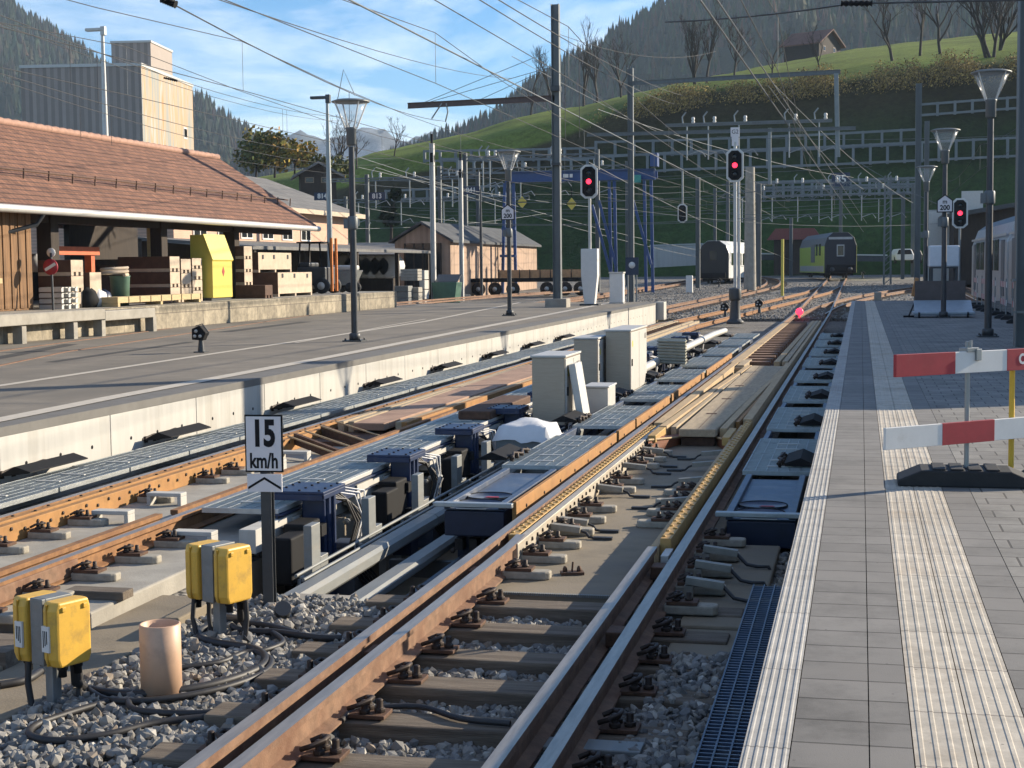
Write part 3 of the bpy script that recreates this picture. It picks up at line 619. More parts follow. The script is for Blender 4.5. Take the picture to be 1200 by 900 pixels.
# bare fastenings on the timber sleepers
def chair(parent, x, y, z, s, first=[None, None]):
    k = 0 if s > 0 else 1; loc = V((x,y,z)) - V(parent.location)
    if first[k] is None:
        b = MB(); b.box(min(0,.19*s), max(0,.19*s), -.075,.075,0,.02)
        for xx, yy in ((.075,-.035),(.075,.04),(.145,0.0)): b.lathe([(.030,.02),(.030,.042),(.019,.044),(.019,.085),(.011,.09)], (xx*s, yy, 0), 6, m=1)
        b.tube([(.0,-.07,.05),(.05*s,-.08,.07),(.10*s,-.03,.085),(.10*s,.03,.085),(.05*s,.08,.07),(0,.06,.05)], .014, 6, m=1)
        first[k] = b.build('sleeper_chair', ['dark_rust','bolt'], parent, bevel=.003); first[k].location = loc
    else: dup(first[k], loc, parent=parent)
for y in sl_y:
    chair(tr, LI_+.07, y, -.713, 1); chair(tr, RO+.06, y, -.713, 1)
    chair(tr, RI-.07, y, -.713, -1) if rnd.random() < .0 else None
    chair(tr, LO_-.07, y, -.713, -1)
# cable terminal boxes clipped beside some fastenings
M['terminal_grey'] = mat('terminal_grey',(.28,.26,.215),.55,.1,var=.3,scale=12)
def terminal(parent, x, y, z, s):
    b = MB(); b.rbox((.10*s,0,.085), .25,.085,.05, ry=.10*s); o = b.build('terminal_box', 'terminal_grey', parent, bevel=.002); o.location = V((x,y,z)) - V(parent.location)
    c = MB(); c.tube([(.21*s,0,.07),(.27*s,.01,.045),(.30*s,-.03,.018),(.36*s,-.05,.014),(.46*s,-.03,.014)], .012, 6); c.build('lead', 'cable', o)
    b = MB(); b.rbox((.42*s,-.04,.013), .16,.06,.022); b.build('foot', 'cable', o)
for y in (12.55,12.9,14.9,16.6,17.2,18.1): terminal(tr, -2.50, y, -.722, 1)
for y in (14.2,15.6,16.9,17.9): terminal(tr, -1.58, y, -.722, -1)
mb = MB(); mb.rbox((-2.07,11.05,-.71), .17,.10,.02, rz=.3)
for dx in (-.05,.05): mb.lathe([(.018,-.70),(.018,-.68),(.01,-.66)], (-2.07+dx, 11.05+dx*.3, 0), 6)
mb.tube([(-2.07,11.05,-.70),(-2.065,11.06,-.63)], .008, 6); mb.build('slab_anchor', 'dark_rust', tr, world=True)
# fishplates / blocks between the rails
for (x, y) in ((-2.66,10.55),(-2.66,8.2),(-1.40,8.9),(-1.40,10.9)): bar(tr, 'spacer_block', x-.055, x+.055, y-.09, y+.09, -.69, -.60, 'dark_rust')
# cross bar and baseplate under the right pair
bar(tr, 'base_plate', -1.44,-.98,6.9,7.06,-.715,-.69,'steel_dull'); bar(tr, 'base_plate', -1.42,-1.36,11.1,11.4,-.66,RT-.02,'alu_light')
# right concrete block beside the rail
bl = MB(); bl.box(-1.12,-.62,9.6,12.5,-1.0,-.725); bl.box(-1.12,-.66,8.9,9.58,-.98,-.74); tag(bl.build('concrete_block', 'slab', bevel=.015), 'dark concrete foundation block between the right track and the platform edge', 'block')
for y in (10.35, 10.95, 11.55):
    t_ = thing('terminal_box', 'grey terminal box with a black lead on the block beside the right platform', 'terminal box', (-1.16, y, -.725), 0, 'terminal boxes beside the right platform')
    b = MB(); b.rbox((.14,0,.12), .26,.07,.05, ry=.12); b.box(.0,.06,-.03,.03,0,.1); b.build('housing', 'terminal_grey', t_, bevel=.002)
    c = MB(); c.tube([(.26,0,.10),(.34,-.04,.03),(.42,-.06,.02),(.50,-.05,.02),(.545,-.07,-.06),(.55,-.06,-.22)], .014, 6); c.build('lead', 'cable', t_)

# ------------------------------------------------------------------ gauge-changing ramp in the middle of the right track
def poly_bar(parent, name, pts, w, z0, z1, m):
    mb = MB(); mb.sweep([V((x,y,0)) for x,y in pts], [(-w/2,z0),(w/2,z0),(w/2,z1),(-w/2,z1)]); return mb.build(name, m, parent, world=True, bevel=.005)
rmp = thing('gauge_change_ramp', 'long beige ramp with tapering centre plate and brown deflectors inside the right track', 'ramp', (-2.03, 25, -.72))
mb = MB(); mb.add([(-2.22,19.2,-.50),(-1.76,19.2,-.50),(-1.50,31.4,-.50),(-2.16,31.6,-.50),(-2.22,19.2,-.60),(-1.76,19.2,-.60),(-1.50,31.4,-.60),(-2.16,31.6,-.60)], [(0,1,2,3),(7,6,5,4),(0,4,5,1),(1,5,6,2),(2,6,7,3),(3,7,4,0)])
mb.build('centre_plate', 'ramp_grey', rmp, world=True, bevel=.012)
mb = MB()
for y in (21.2, 23.6, 26.2): mb.box(-2.07,-1.93,y,y+.10,-.499,-.494)
mb.box(-1.985,-1.98,19.3,31.3,-.4995,-.497); mb.build('plate_marks', 'dark_rust', rmp, world=True)
poly_bar(rmp, 'ramp_beam', [(-2.47,19.6),(-2.36,26),(-2.22,31.8)], .10, -.66, -.505, 'ramp_wood')
poly_bar(rmp, 'ramp_beam', [(-2.33,19.6),(-2.27,26),(-2.20,29.0)], .07, -.66, -.515, 'ramp_grey')
poly_bar(rmp, 'ramp_beam', [(-1.68,19.4),(-1.62,24),(-1.50,31.5)], .09, -.66, -.505, 'ramp_wood')
poly_bar(rmp, 'ramp_beam', [(-1.58,20.4),(-1.50,26),(-1.44,31.5)], .05, -.66, -.52, 'rail_orange')
poly_bar(rmp, 'ramp_beam', [(-2.60,20.2),(-2.60,33)], .13, -.68, -.525, 'ramp_wood')
poly_bar(rmp, 'ramp_beam', [(-1.455,20.5),(-1.455,32.5)], .12, -.68, -.495, 'ramp_wood')
poly_bar(rmp, 'ramp_board', [(-2.61,33.05),(-2.61,56)], .22, -.68, -.53, 'ramp_wood')
poly_bar(rmp, 'ramp_board', [(-2.42,32.0),(-2.40,34.0)], .16, -.68, -.52, 'ramp_grey')
poly_bar(rmp, 'ramp_beam', [(-1.73,33),(-1.67,57)], .12, -.68, -.51, 'ramp_wood')
poly_bar(rmp, 'ramp_beam', [(-1.56,33),(-1.54,57)], .11, -.68, -.50, 'ramp_grey')
poly_bar(rmp, 'ramp_beam', [(-1.43,32.5),(-1.43,57)], .07, -.66, -.50, 'ramp_wood')
for s in (-1, 1):      # brown deflectors that fan out below the plate
    c = -1.99; mb = MB()
    a = [(c+s*.50,18.35,-.72),(c+s*.50,18.35,-.56),(c+s*.10,19.9,-.66),(c+s*.10,19.9,-.72)]; b = [(x, y+.5, z) for x,y,z in a]
    mb.add(a+b, [(0,1,2,3),(7,6,5,4),(0,4,5,1),(1,5,6,2),(2,6,7,3),(3,7,4,0)]); mb.build('deflector', 'brown_red', rmp, world=True, bevel=.006)
    mb = MB(); mb.tube([(c+s*.50,18.33,-.545),(c+s*.30,19.1,-.60),(c+s*.12,19.85,-.66)], .014, 6); mb.build('deflector_edge', 'ramp_wood', rmp, world=True)
bar(rmp, 'ramp_end_block', -2.52,-2.42,18.5,19.5,-.60,-.51,'guide_yellow'); bar(rmp, 'ramp_end_block', -1.62,-1.53,18.5,19.6,-.62,-.52,'guide_yellow')
bar(rmp, 'under_frame', -2.2,-1.78,19.3,31,-.72,-.62,'dark_rust')
# sunken grid
grid_m = mat('grid_rust',(.20,.105,.06),.85,var=.4,scale=10); bar(rmp, 'grid_tray', -2.46,-1.80,33.1,57.5,-.84,-.80,mat('grid_dark',(.03,.018,.012),.9))
for i in range(24): y = 33.4 + i*1.0; bar(rmp,'grid_bar',-2.48,-1.90,y,y+.42,-.79,-.54,grid_m,0)
bar(rmp, 'grid_side', -1.97,-1.80,33.1,57.5,-.80,-.66,'dark_rust')
bar(rmp, 'end_beam', -2.62,-1.6,31.9,32.3,-.80,-.56,'ramp_grey')

# ------------------------------------------------------------------ left-hand track
t2 = thing('railway_track', 'rusty dual-gauge track running below the pale concrete wall of the left platform', 'track', (-6.47, 14, -.86))
M['rail_rusty'] = mat('rail_orange_rust',(.33,.165,.065),.8,.1,var=.45,scale=9,bump=.25,bscale=90,dirt=((.16,.07,.03),3,.42,.75)); M['grid_rust'] = mat('grid_rust',(.20,.105,.06),.85,var=.4,scale=10); M['grid_dark'] = mat('grid_dark',(.03,.018,.012),.9)
nx, nxi, fx, fxi = -5.72, -5.93, -7.22, -7.0
ys = [5,55] ; left_far = lambda x0: [(x0,55,RT),(x0+.35,62,RT),(x0+1.2,72,RT+.07),(x0+2.5,84,RT+.22),(x0+3.8,98,RT+.38),(x0+4.4,112,RT+.55),(x0+4.45,150,RT+1.0)]
for x in (nx, fx): rail(t2, [(x,4,RT)] + left_far(x), mats=('rail_top','rail_rusty'))
rail(t2, [(nxi,4,RT),(nxi,12.2,RT)],mats=('rail_rusty','rail_rusty')); rail(t2, [(nxi+.05,12.4,RT),(nxi+.05,22,RT)],mats=('rail_rusty','rail_rusty'))
bar(t2, 'web_plate', -7.03,-6.95,4,19.5,-.72,RT-.01,'rail_orange'); 
guide(t2, -7.12, 4, 24, .08, 'rail_orange', .30, RT-.006)
bolt_row(t2, [(-6.949, 4+i*.215, -.63+.03*(i%2)) for i in range(70)], 'X', 'bolt', t2)
bar(t2, 'track_slab', -7.5,-5.0,8.95,20,-.95,-.72,'concrete',.015)
bar(t2, 'side_plate', -5.685,-5.665,9.2,10.3,-.69,-.575,'rail_rust')
mb = MB(); mb.box(-7.5,-5.0,4,8.93,-1.0,-.80); mb.box(-4.99,-4.42,4,10.28,-1.0,-.82); mb.box(-4.42,-4.30,9.1,10.28,-1.0,-.70); mb.build('track_base', 'slab', t2, world=True, bevel=.012)
fasten(t2, [(-6.90, 8.4+.68*i, -.722, 1) for i in range(12) if i not in (7,9)] + [(-5.64, 8.2+.68*i, -.722, 1) for i in range(6)])
for y in (9.6, 10.3): bar(t2, 'tie_plate', -5.4,-4.95,y,y+.16,-.72,-.66,'sleeper') if y < 9.9 else None
bar(t2, 'sleeper_end', -5.6,-4.98,8.15,8.6,-.85,-.72,'sleeper')
def bridge(parent, x, y, z):
    mb = MB(); mb.box(0,.36,-.07,.07,.09,.125); mb.box(0,.04,-.07,.07,0,.09); mb.box(.32,.36,-.07,.07,0,.09)
    o = mb.build('cover_bridge', 'wallc', parent, bevel=.006); o.location = V((x,y,z)) - V(parent.location)
for x, y in ((-6.75,12.6),(-6.75,13.7),(-6.72,16.3),(-6.72,17.1),(-5.55,11.7)): bridge(t2, x, y, -.722)
r2 = thing('gauge_change_ramp', 'rust-brown centre ramp with slanted deflector blades inside the left track', 'ramp', (-6.47,26,-.72))
mb = MB(); mb.add([(-6.66,19.6,-.52),(-6.22,19.6,-.52),(-6.0,31.6,-.50),(-6.85,31.6,-.50),(-6.66,19.6,-.62),(-6.22,19.6,-.62),(-6.0,31.6,-.60),(-6.85,31.6,-.60)], [(0,1,2,3),(7,6,5,4),(0,4,5,1),(1,5,6,2),(2,6,7,3),(3,7,4,0)])
mb.build('centre_plate', mat('rust_plate',(.40,.25,.17),.8,var=.35,scale=3,dirt=((.2,.11,.07),2,.5,.8)), r2, world=True, bevel=.012)
for s, k in ((1,0),(1,1)):
    mb = MB(); y0 = 17.9 + k*1.0
    mb.beam((-6.95, y0+.3, -.58), (-6.10, y0-.5, -.68), .05, .14); mb.build('deflector', 'dark_rust', r2, world=True)
mb = MB()
for k in range(4): mb.tube([(-6.95, 17.95+.6*k, -.52), (-6.02, 17.1+.6*k, -.62)], .012, 6)
mb.build('deflector_edge', 'ramp_wood', r2, world=True)
bar(r2, 'under_frame', -7.0,-5.95,18.6,31,-.74,-.66,'dark_rust')
for x0,x1,m_ in ((-6.90,-6.97,'ramp_grey'),(-6.75,-6.92,'ramp_grey'),(-6.08,-5.92,'ramp_grey'),(-6.0,-5.82,'rail_orange')): poly_bar(r2,'ramp_beam',[(x0,19.8),(x1,32)],.085,-.68,-.52,m_)
for x in (-6.93,-6.75,-6.2,-5.98): poly_bar(r2,'ramp_beam',[(x,32.4),(x,58)],.12,-.68,-.53,'ramp_grey')
bar(r2, 'grid_tray', -6.68,-6.28,33,58,-.82,-.74,'dark_rust')
for i in range(40): bar(r2,'grid_bar',-6.68,-6.28,33.4+i*.6,33.52+i*.6,-.74,-.55,'grid_rust',0)
mb = MB(); mb.box(-5.3,-4.85,20,22.6,-.50,-.38); tag(mb.build('rail_block','dark_rust',bevel=.02),'dark steel block lying beside the left track ahead of the metal cabinets','block')

# more tracks in the yard beyond the platforms (pixel-free plan: centre lines in metres)
def yard_track(label, pts, gauge=1.07, sl=True):
    t = thing('railway_track', label, 'track', (pts[0][0], pts[0][1], yard_z(pts[0][1])))
    cs = []; P3 = [V((x,y,0)) for x,y in pts]
    # smooth the centre line
    sm = []
    for i in range(len(P3)-1):
        p0,p1,p2,p3 = P3[max(i-1,0)],P3[i],P3[i+1],P3[min(i+2,len(P3)-1)]
        for k in range(6):
            u = k/6; sm.append(.5*((2*p1)+(p2-p0)*u+(2*p0-5*p1+4*p2-p3)*u*u+(3*p1-p0-3*p2+p3)*u**3))
    sm.append(P3[-1])
    for s in (-1,1):
        path = []
        for i,p in enumerate(sm):
            d = (sm[min(i+1,len(sm)-1)]-sm[max(i-1,0)]).normalized(); q = p + V((d.y,-d.x,0))*s*gauge/2; path.append((q.x,q.y,yard_z(q.y)+.19))
        rail(t, path)
    if sl:
        mb = MB(); acc = 0
        for i in range(len(sm)-1):
            a,b = sm[i],sm[i+1]; d = (b-a); ln = d.length; d.normalize(); ang = math.atan2(d.y,d.x)
            while acc < ln:
                p = a + d*acc; mb.rbox((p.x,p.y,yard_z(p.y)+.0), .24, 2.2, .05, rz=ang); acc += .7
            acc -= ln
        s_ = mb.build('sleepers','sleeper',t,world=True); s_['kind'] = 'stuff'
def trk(pix, z=-.3): return [tuple(gz(x,y,z)[:2]) for x,y in pix]
yard_track('curving yard track that swings left behind the centre signal towards the white carriage', [(-9.6,66),(-8.6,80),(-7.2,100),(-6.6,118),(-8.2,140),(-13.5,160)])
yard_track('far-left yard track carrying the black and white carriage', [(-17.5,70),(-15.6,100),(-14.6,125),(-14.2,150)])
yard_track('branch track leaving to the right beyond the end of the paved platform', [(-2.0,66.5),(-1.2,78),(1.2,95),(6,115),(13,135)])
yard_track('track beside the right platform under the grey passenger train', [(6.3,20),(6.3,60),(6.3,110)])
# ------------------------------------------------------------------ grating panels and units beside the rails
def grating_proto():
    """one galvanised panel, 0.68 wide (x), 1.0 long (y), origin at its centre, top at z = 0"""
    t = bpy.data.objects.new('grating_panel', None); col.objects.link(t)
    b = MB()
    for k in range(31): y = -.48 + k*.032; b.box(-.33,.33,y-.0025,y+.0025,-.03,0)
    for x in (-.22,-.11,0,.11,.22): b.box(x-.003,x+.003,-.48,.48,-.008,.0015)
    b.build('bars', 'grate', t)
    f = MB(); f.box(-.34,-.33,-.495,.495,-.04,.004); f.box(.33,.34,-.495,.495,-.04,.004); f.box(-.34,.34,-.5,-.488,-.04,.004); f.box(-.34,.34,.488,.5,-.04,.004); f.build('frame', 'grate', t)
    for y in (-.25,.1): h = MB(); h.box(-.12,.14,y-.012,y+.012,.002,.012); h.build('lifting_bar', 'alu_light', t)
    bk = MB(); bk.box(-.33,.33,-.49,.49,-.03,-.010); bk.build('support_sheet', 'grate', t)
    return t
gp = grating_proto(); gp['category'] = 'grating'; used = [False]
def grating(x, y, z, sy, label, group, sx=1.0):
    if not used[0]: o = gp; used[0] = True
    else: o = dup(gp)
    o.location = (x,y,z); o.scale = (sx, sy, 1); o['label'] = label; o['group'] = group; o['category'] = 'grating'; return o
def flap_proto():
    t = bpy.data.objects.new('cover_flap', None); col.objects.link(t)
    b = MB(); b.prism([(-.02,0),(.30,.0),(.30,.012),(.14,.085),(-.02,.03)], -.42,.42, Matrix.Rotation(PI/2,4,'X')); b.build('cover', 'blackp', t, bevel=.004)
    c = MB()
    for i in range(7):
        y = -.36 + i*.12; c.lathe([(.022,-.03),(.022,.04),(.012,.05)], (-.07+.03*(i%2), y, .0), 6)
    c.tube([(-.09,-.4,.02),(-.06,-.2,.05),(-.10,.0,.03),(-.05,.2,.06),(-.09,.4,.02)], .014, 6); c.build('linkage', 'bolt', t)
    return t
fp = flap_proto(); fused = [False]
def flap(x, y, z, rz, label, group, tilt=0):
    o = fp if not fused[0] else dup(fp); fused[0] = True
    o.location = (x,y,z); o.rotation_euler = (0,tilt,rz); o['label'] = label; o['group'] = group; o['category'] = 'flap'; return o
def tray_unit(x0, x1, y0, y1, z, label, front=True, mirror=1):
    """blue machine tray with two discs, a cross beam at its near end and a navy box below"""
    t = thing('machine_tray', label, 'machine unit', ((x0+x1)/2, y0, z-.35)); xc = (x0+x1)/2; w = x1-x0
    b = MB(); b.box(x0+.05,x1-.05,y0+.05,y1,z-.075,z-.06); b.box(x0+.05,x0+.11,y0+.05,y1,z-.06,z-.01); b.box(x1-.11,x1-.05,y0+.05,y1,z-.06,z-.01); b.build('tray', 'blue_tray', t, world=True, bevel=.006)
    if front:
        b = MB(); b.box(x0-.03,x1+.03,y0-.02,y0+.06,z-.04,z+.0); b.build('cross_beam', 'grate', t, world=True, bevel=.006)
        b = MB(); b.box(x0+.06,x1-.05,y0+.02,y1,z-.30,z-.08); b.box(x0+.10,x1-.12,y0+.30,y1,z-.62,z-.30); b.build('drive_box', 'blue_dark', t, world=True, bevel=.01)
        for k in (0,1):
            y = y0 + .30 + .42*k
            d = MB(); d.lathe([(.215,z-.06),(.215,z-.045),(.20,z-.045),(.20,z-.052)], (xc-.02,y,0), 20); o = d.build('disc', 'blue_tray', t, world=True)
            d = MB(); d.tube([(xc-.02+.21*math.cos(a*PI/12), y+.21*math.sin(a*PI/12), z-.044) for a in range(25)], .007, 5, caps=False); d.build('disc_ring', 'blackp', t, world=True)
            d = MB(); d.prism([(-.07,-.03),(.07,-.03),(.05,.03),(-.05,.03)], z-.0465, z-.0445, Matrix.Translation((xc+.02,y-.06,0))); d.build('red_sticker', 'red', t, world=True)
        b = MB(); R = random.Random(int(y0*10))
        for k in range(9):
            b.lathe([(.024,0),(.024,.03),(.014,.035),(.014,.07)], (x0+R.uniform(.05,w-.05), y0+R.uniform(-.01,.05), z-.50+R.uniform(-.08,.1)), 6, axis='Y')
        for k in range(4): b.rbox((x0+.15+.13*k, y0+.22, z-.40), .07,.12,.10)
        b.build('fittings', 'bolt', t, world=True)
        b = MB(); b.box(x0+.18,x1-.2,y0-.022,y0-.018,z-.052,z-.045); b.build('light_edge', 'alu_light', t, world=True)
    return t
G1, G2, G3, G4 = 'gratings between the right track and the right platform', 'gratings left of the right track', 'gratings between the left track and the machine pit', 'gratings below the left platform wall'
LB = {G1:'galvanised walkway grating in the row between right track and paved platform', G2:'galvanised walkway grating in the row along the left side of the right track',
      G3:'galvanised walkway grating in the row between left track and the machine pit', G4:'galvanised walkway grating in the row under the pale platform wall'}
FL = {G1:'black hinged cover flap between the gratings and the paved platform', G2:'black hinged cover flap on the pit side of the right-track gratings', G4:'black hinged cover flap leaning against the pale platform wall'}
zt = -.50
tray_unit(-1.14,-.46,12.75,15.2,zt,'blue machine tray with two discs beside the right platform edge')
tray_unit(-3.62,-2.97,12.9,15.3,zt,'blue machine tray with two discs and navy front left of the right track')
def row(xc, y0, y1, grp, flapx, frz, per=4.3, sx=1.0, skip=1.1, flapped=True, tilt=0, shift=0):
    y = y0; k = 0
    while y + .66 < y1:
        for q in range(2):
            if y + 1.45 > y1 + .8: break
            grating(xc, y+.72, zt + rnd.uniform(-.006,.006), 1.42, LB[grp], grp, sx); y += 1.46
        if flapped and grp in FL: flap(flapx, y - 2.2, zt+.015, frz, FL[grp], 'flaps ' + grp[9:], tilt)
        if y < y1 and skip: 
            yy = y
            s_ = MB(); s_.box(xc-.30,xc+.30,yy+.02,yy+skip-.02,zt-.14,zt-.125); s_.box(xc-.33,xc-.27,yy,yy+skip,zt-.13,zt-.02); s_.box(xc+.27,xc+.33,yy,yy+skip,zt-.13,zt-.02)
            tag(s_.build('channel_tray', 'blue_tray', bevel=.006), {G1:'open blue channel tray between gratings beside the right platform', G2:'open blue channel tray between gratings left of the right track'}.get(grp, 'open channel tray'), 'tray', 'open trays ' + grp[9:])
            y += skip
dr = thing('drain_grating','long dark blue-grey grating strip below the near edge of the paved platform','grating',(-.5,6.5,-.5))
b = MB()
for k in range(5): x = -.64+k*.065; b.box(x-.004,x+.004,3,9.6,-.50,-.445)
b.build('bearing_bar','blue_tray',dr,world=True)
b = MB()
for k in range(130): y = 3+k*.0508; b.box(-.645,-.375,y-.006,y+.006,-.465,-.449)
b.build('cross_rods','blue_tray',dr,world=True)
b = MB(); b.box(-.65,-.37,3,9.6,-.56,-.50); b.build('channel','blackp',dr,world=True)
row(-.80, 15.35, 46.5, G1, -.72, 0)
row(-3.28, 15.4, 46, G2, -3.66, PI)
row(-5.22, 12.25, 47, G3, 0, 0, skip=0, flapped=False, sx=.98)
row(-7.78, 10.3, 50, G4, 0, 0, skip=0, flapped=False, sx=1.0)
for y in (11.2,14.3,17.5,21.6,25.9,30.2,34.5,38.8,43.1):
    o = flap(-8.33, y, zt+.02, 0, FL[G4], 'flaps against the left platform wall', -.12); o.scale = (1,1.4,1)
# orange-painted edge beams of the right track, left side
for k,(y0,y1) in enumerate(((12.95,18.6),(18.8,20.2),(20.35,24),(24.3,29.5),(30,36))):
    mb = MB(); mb.box(-2.955,-2.915,y0,y1,-.70,zt+.008)
    for i in range(int((y1-y0)/.8)): mb.lathe([(.018,0),(.018,.01)], (-2.915, y0+.4+i*.8, -.58), 6, axis='X', m=1)
    tag(mb.build('edge_beam', ['rail_orange','bolt'], bevel=.005), 'orange rust edge beam beside the gratings left of the right track', 'beam', 'edge beams left of the right track')

# ------------------------------------------------------------------ machine pit between the tracks
# concrete piers under the left-track gratings
for k in range(8):
    y = 11.55 + k*2.62
    mb = MB(); mb.box(-5.0,-4.80,y+.95,y+1.5,-1.75,-.60); mb.box(-4.98,-4.83,y+.15,y+1.9,-.78,-.58)
    tag(mb.build('concrete_pier', 'wallc', bevel=.006), 'pale concrete pier supporting the left-track gratings beside the machine pit', 'pier', 'piers along the machine pit')
mb = MB(); mb.hbeam((-4.86,12.25,-.60),(-4.86,46,-.60),.10,.12,m=0,side=(0,0,1)); tag(mb.build('edge_girder','blue'),'long blue steel girder under the edge of the left-track gratings','girder')
mb = MB(); mb.box(-4.875,-4.845,12.25,46,-.535,zt+.006); tag(mb.build('edge_angle','alu_light',bevel=.004),'bright metal angle along the outer edge of the left-track gratings','rail')
def lifting_unit():
    t = bpy.data.objects.new('lifting_unit', None); col.objects.link(t)
    b = MB(); b.box(-.11,.10,-.13,.13,-.95,.08); b.box(-.13,.13,-.09,-.04,-.5,.10); b.box(-.13,.13,.04,.09,-.5,.10); b.build('column', 'blue', t, bevel=.012)
    b = MB(); b.box(-.32,.15,-.29,.29,.105,.13); b.box(-.32,.15,-.29,-.27,.05,.105); b.box(.13,.15,-.29,.29,.06,.105); l = b.build('lid', 'blue', t, bevel=.006)
    b = MB()
    for i in range(4):
        for j in range(3): b.lathe([(.013,.13),(.013,.14)], (-.27+.18*j, -.24+.16*i, 0), 6)
    b.build('lid_bolts', 'blackp', l)
    b = MB(); b.box(-.02,.20,.35,.75,-.95,-.50); b.box(-.05,.2,.42,.68,-.50,-.44); b.build('valve_box', 'blue_tray', t, bevel=.01)
    b = MB(); b.box(-.10,.10,-.62,-.24,-.8,-.1); b.box(-.05,.12,-1.0,-.6,-.55,-.15); b.build('drive_housing', 'blackp', t, bevel=.02)
    b = MB(); R = random.Random(4)
    for i in range(14):
        b.lathe([(.03,0),(.03,.05),(.018,.055),(.018,.10)], (R.uniform(.02,.16), R.uniform(-.9,.9), R.uniform(-.8,-.15)), 6, axis=R.choice('XYZ'))
    for i in range(4): b.rbox((R.uniform(.05,.15), R.uniform(-.8,.8), R.uniform(-.8,-.2)), .08,.14,.1, m=1)
    b.build('fittings', ['steel_dull','blackp'], t)
    b = MB()
    for i in range(6):
        y0 = .3 + .07*i; b.tube([(.02,y0-.2,.02),(.14,y0+.02,-.02-.03*i),(.20,y0+.12,-.25),(.17,y0-.02-.05*i,-.48),(.2,y0+.1,-.72),(.22,y0+.28,-.85)], .012, 6)
    b.build('hose', 'cable', t)
    b = MB()
    for i in range(3):
        y0 = .35 + .14*i; b.tube([(.0,y0-.1,.06),(.18,y0+.1,.0),(.21,y0+.22-.1*i,-.22),(.19,y0+.05,-.46),(.23,y0+.02,-.62)], .009, 6)
    b.build('pale_hose', 'tarp', t)
    return t
lu = lifting_unit(); lu['category'] = 'machine unit'
for k in range(13):
    y = 12.75 + k*2.62
    o = lu if k == 0 else dup(lu)
    o.location = (-4.66, y, -.50); o['label'] = 'blue lifting unit with bolted lid and hoses in a row along the machine pit'; o['group'] = 'lifting units along the machine pit'
# grey L brackets standing along the pit
def bracket():
    b = MB(); b.box(-.035,.035,-.10,.10,-.40,.0); b.box(-.035,.035,.10,.28,-.40,-.28); b.box(-.06,.06,-.14,.32,-.42,-.40); return b.build('steel_bracket', 'steel_dull', recentre=False, bevel=.006)
br = bracket(); br['category'] = 'bracket'
for k, y in enumerate((11.45,12.9,14.45,15.95,17.3,18.7)):
    o = br if k == 0 else dup(br); o.location = (-4.25, y, -.47); o['label'] = 'grey steel L bracket standing upright in the machine pit'; o['group'] = 'brackets in the machine pit'
def rbeam(x, z, y0, y1, w, h, label, m='steel_dull'):
    mb = MB(); c = .03; mb.sweep([V((x,y0,z)),V((x,(y0+y1)/2,z)),V((x,y1,z))], [(-w/2+c,0),(w/2-c,0),(w/2,-c),(w/2,-h+c),(w/2-c,-h),(-w/2+c,-h),(-w/2,-h+c),(-w/2,-c)]); tag(mb.build('steel_beam', m), label, 'beam')
rbeam(-4.02,-.80,10.25,14.05,.17,.13,'near grey steel box beam lying along the machine pit'); rbeam(-4.02,-.80,14.07,30,.17,.13,'far grey steel box beam lying along the machine pit beyond a joint')
rbeam(-3.72,-.93,10.3,30,.18,.10,'lower grey steel beam beside the box beams in the pit')
rbeam(-3.46,-1.02,10.4,30,.10,.10,'dark blue channel beam deep in the pit','blue_dark'); rbeam(-3.22,-1.05,10.4,30,.07,.07,'narrow dark channel beam deepest in the pit','mast_dark')
mb = MB()
for x, z in ((-4.16,-.83),(-4.22,-.80)): mb.tube([(x,11,z),(x,22,z)], .014, 8)
tag(mb.build('pipe_pair','steel_dull'),'pair of thin steel pipes running past the upright brackets','pipe')
for y in range(11,30,2):
    mb = MB(); mb.box(-4.1,-3.1,y,y+.08,-1.2,-1.05); tag(mb.build('cross_member','mast_dark'),'dark steel cross member under the beams in the machine pit','beam','cross members in the machine pit')
pth = [atx(748,452,-4.1), atx(768,440,-4.1), atx(800,418,-4.1), atx(828,401,-4.1), atx(846,394,-4.1)]
mb = MB(); mb.tube([V((-4.05, 26, -.42)), V((-4.05,33,-.40)), V((-4.05,38,-.40)), V((-4.0,43,-.38)), V((-3.9,45.5,-.38))], .085, 12); tag(mb.build('silver_pipe','alu_light'),'thick silver pipe lying between the blue units and the right-track gratings','pipe')
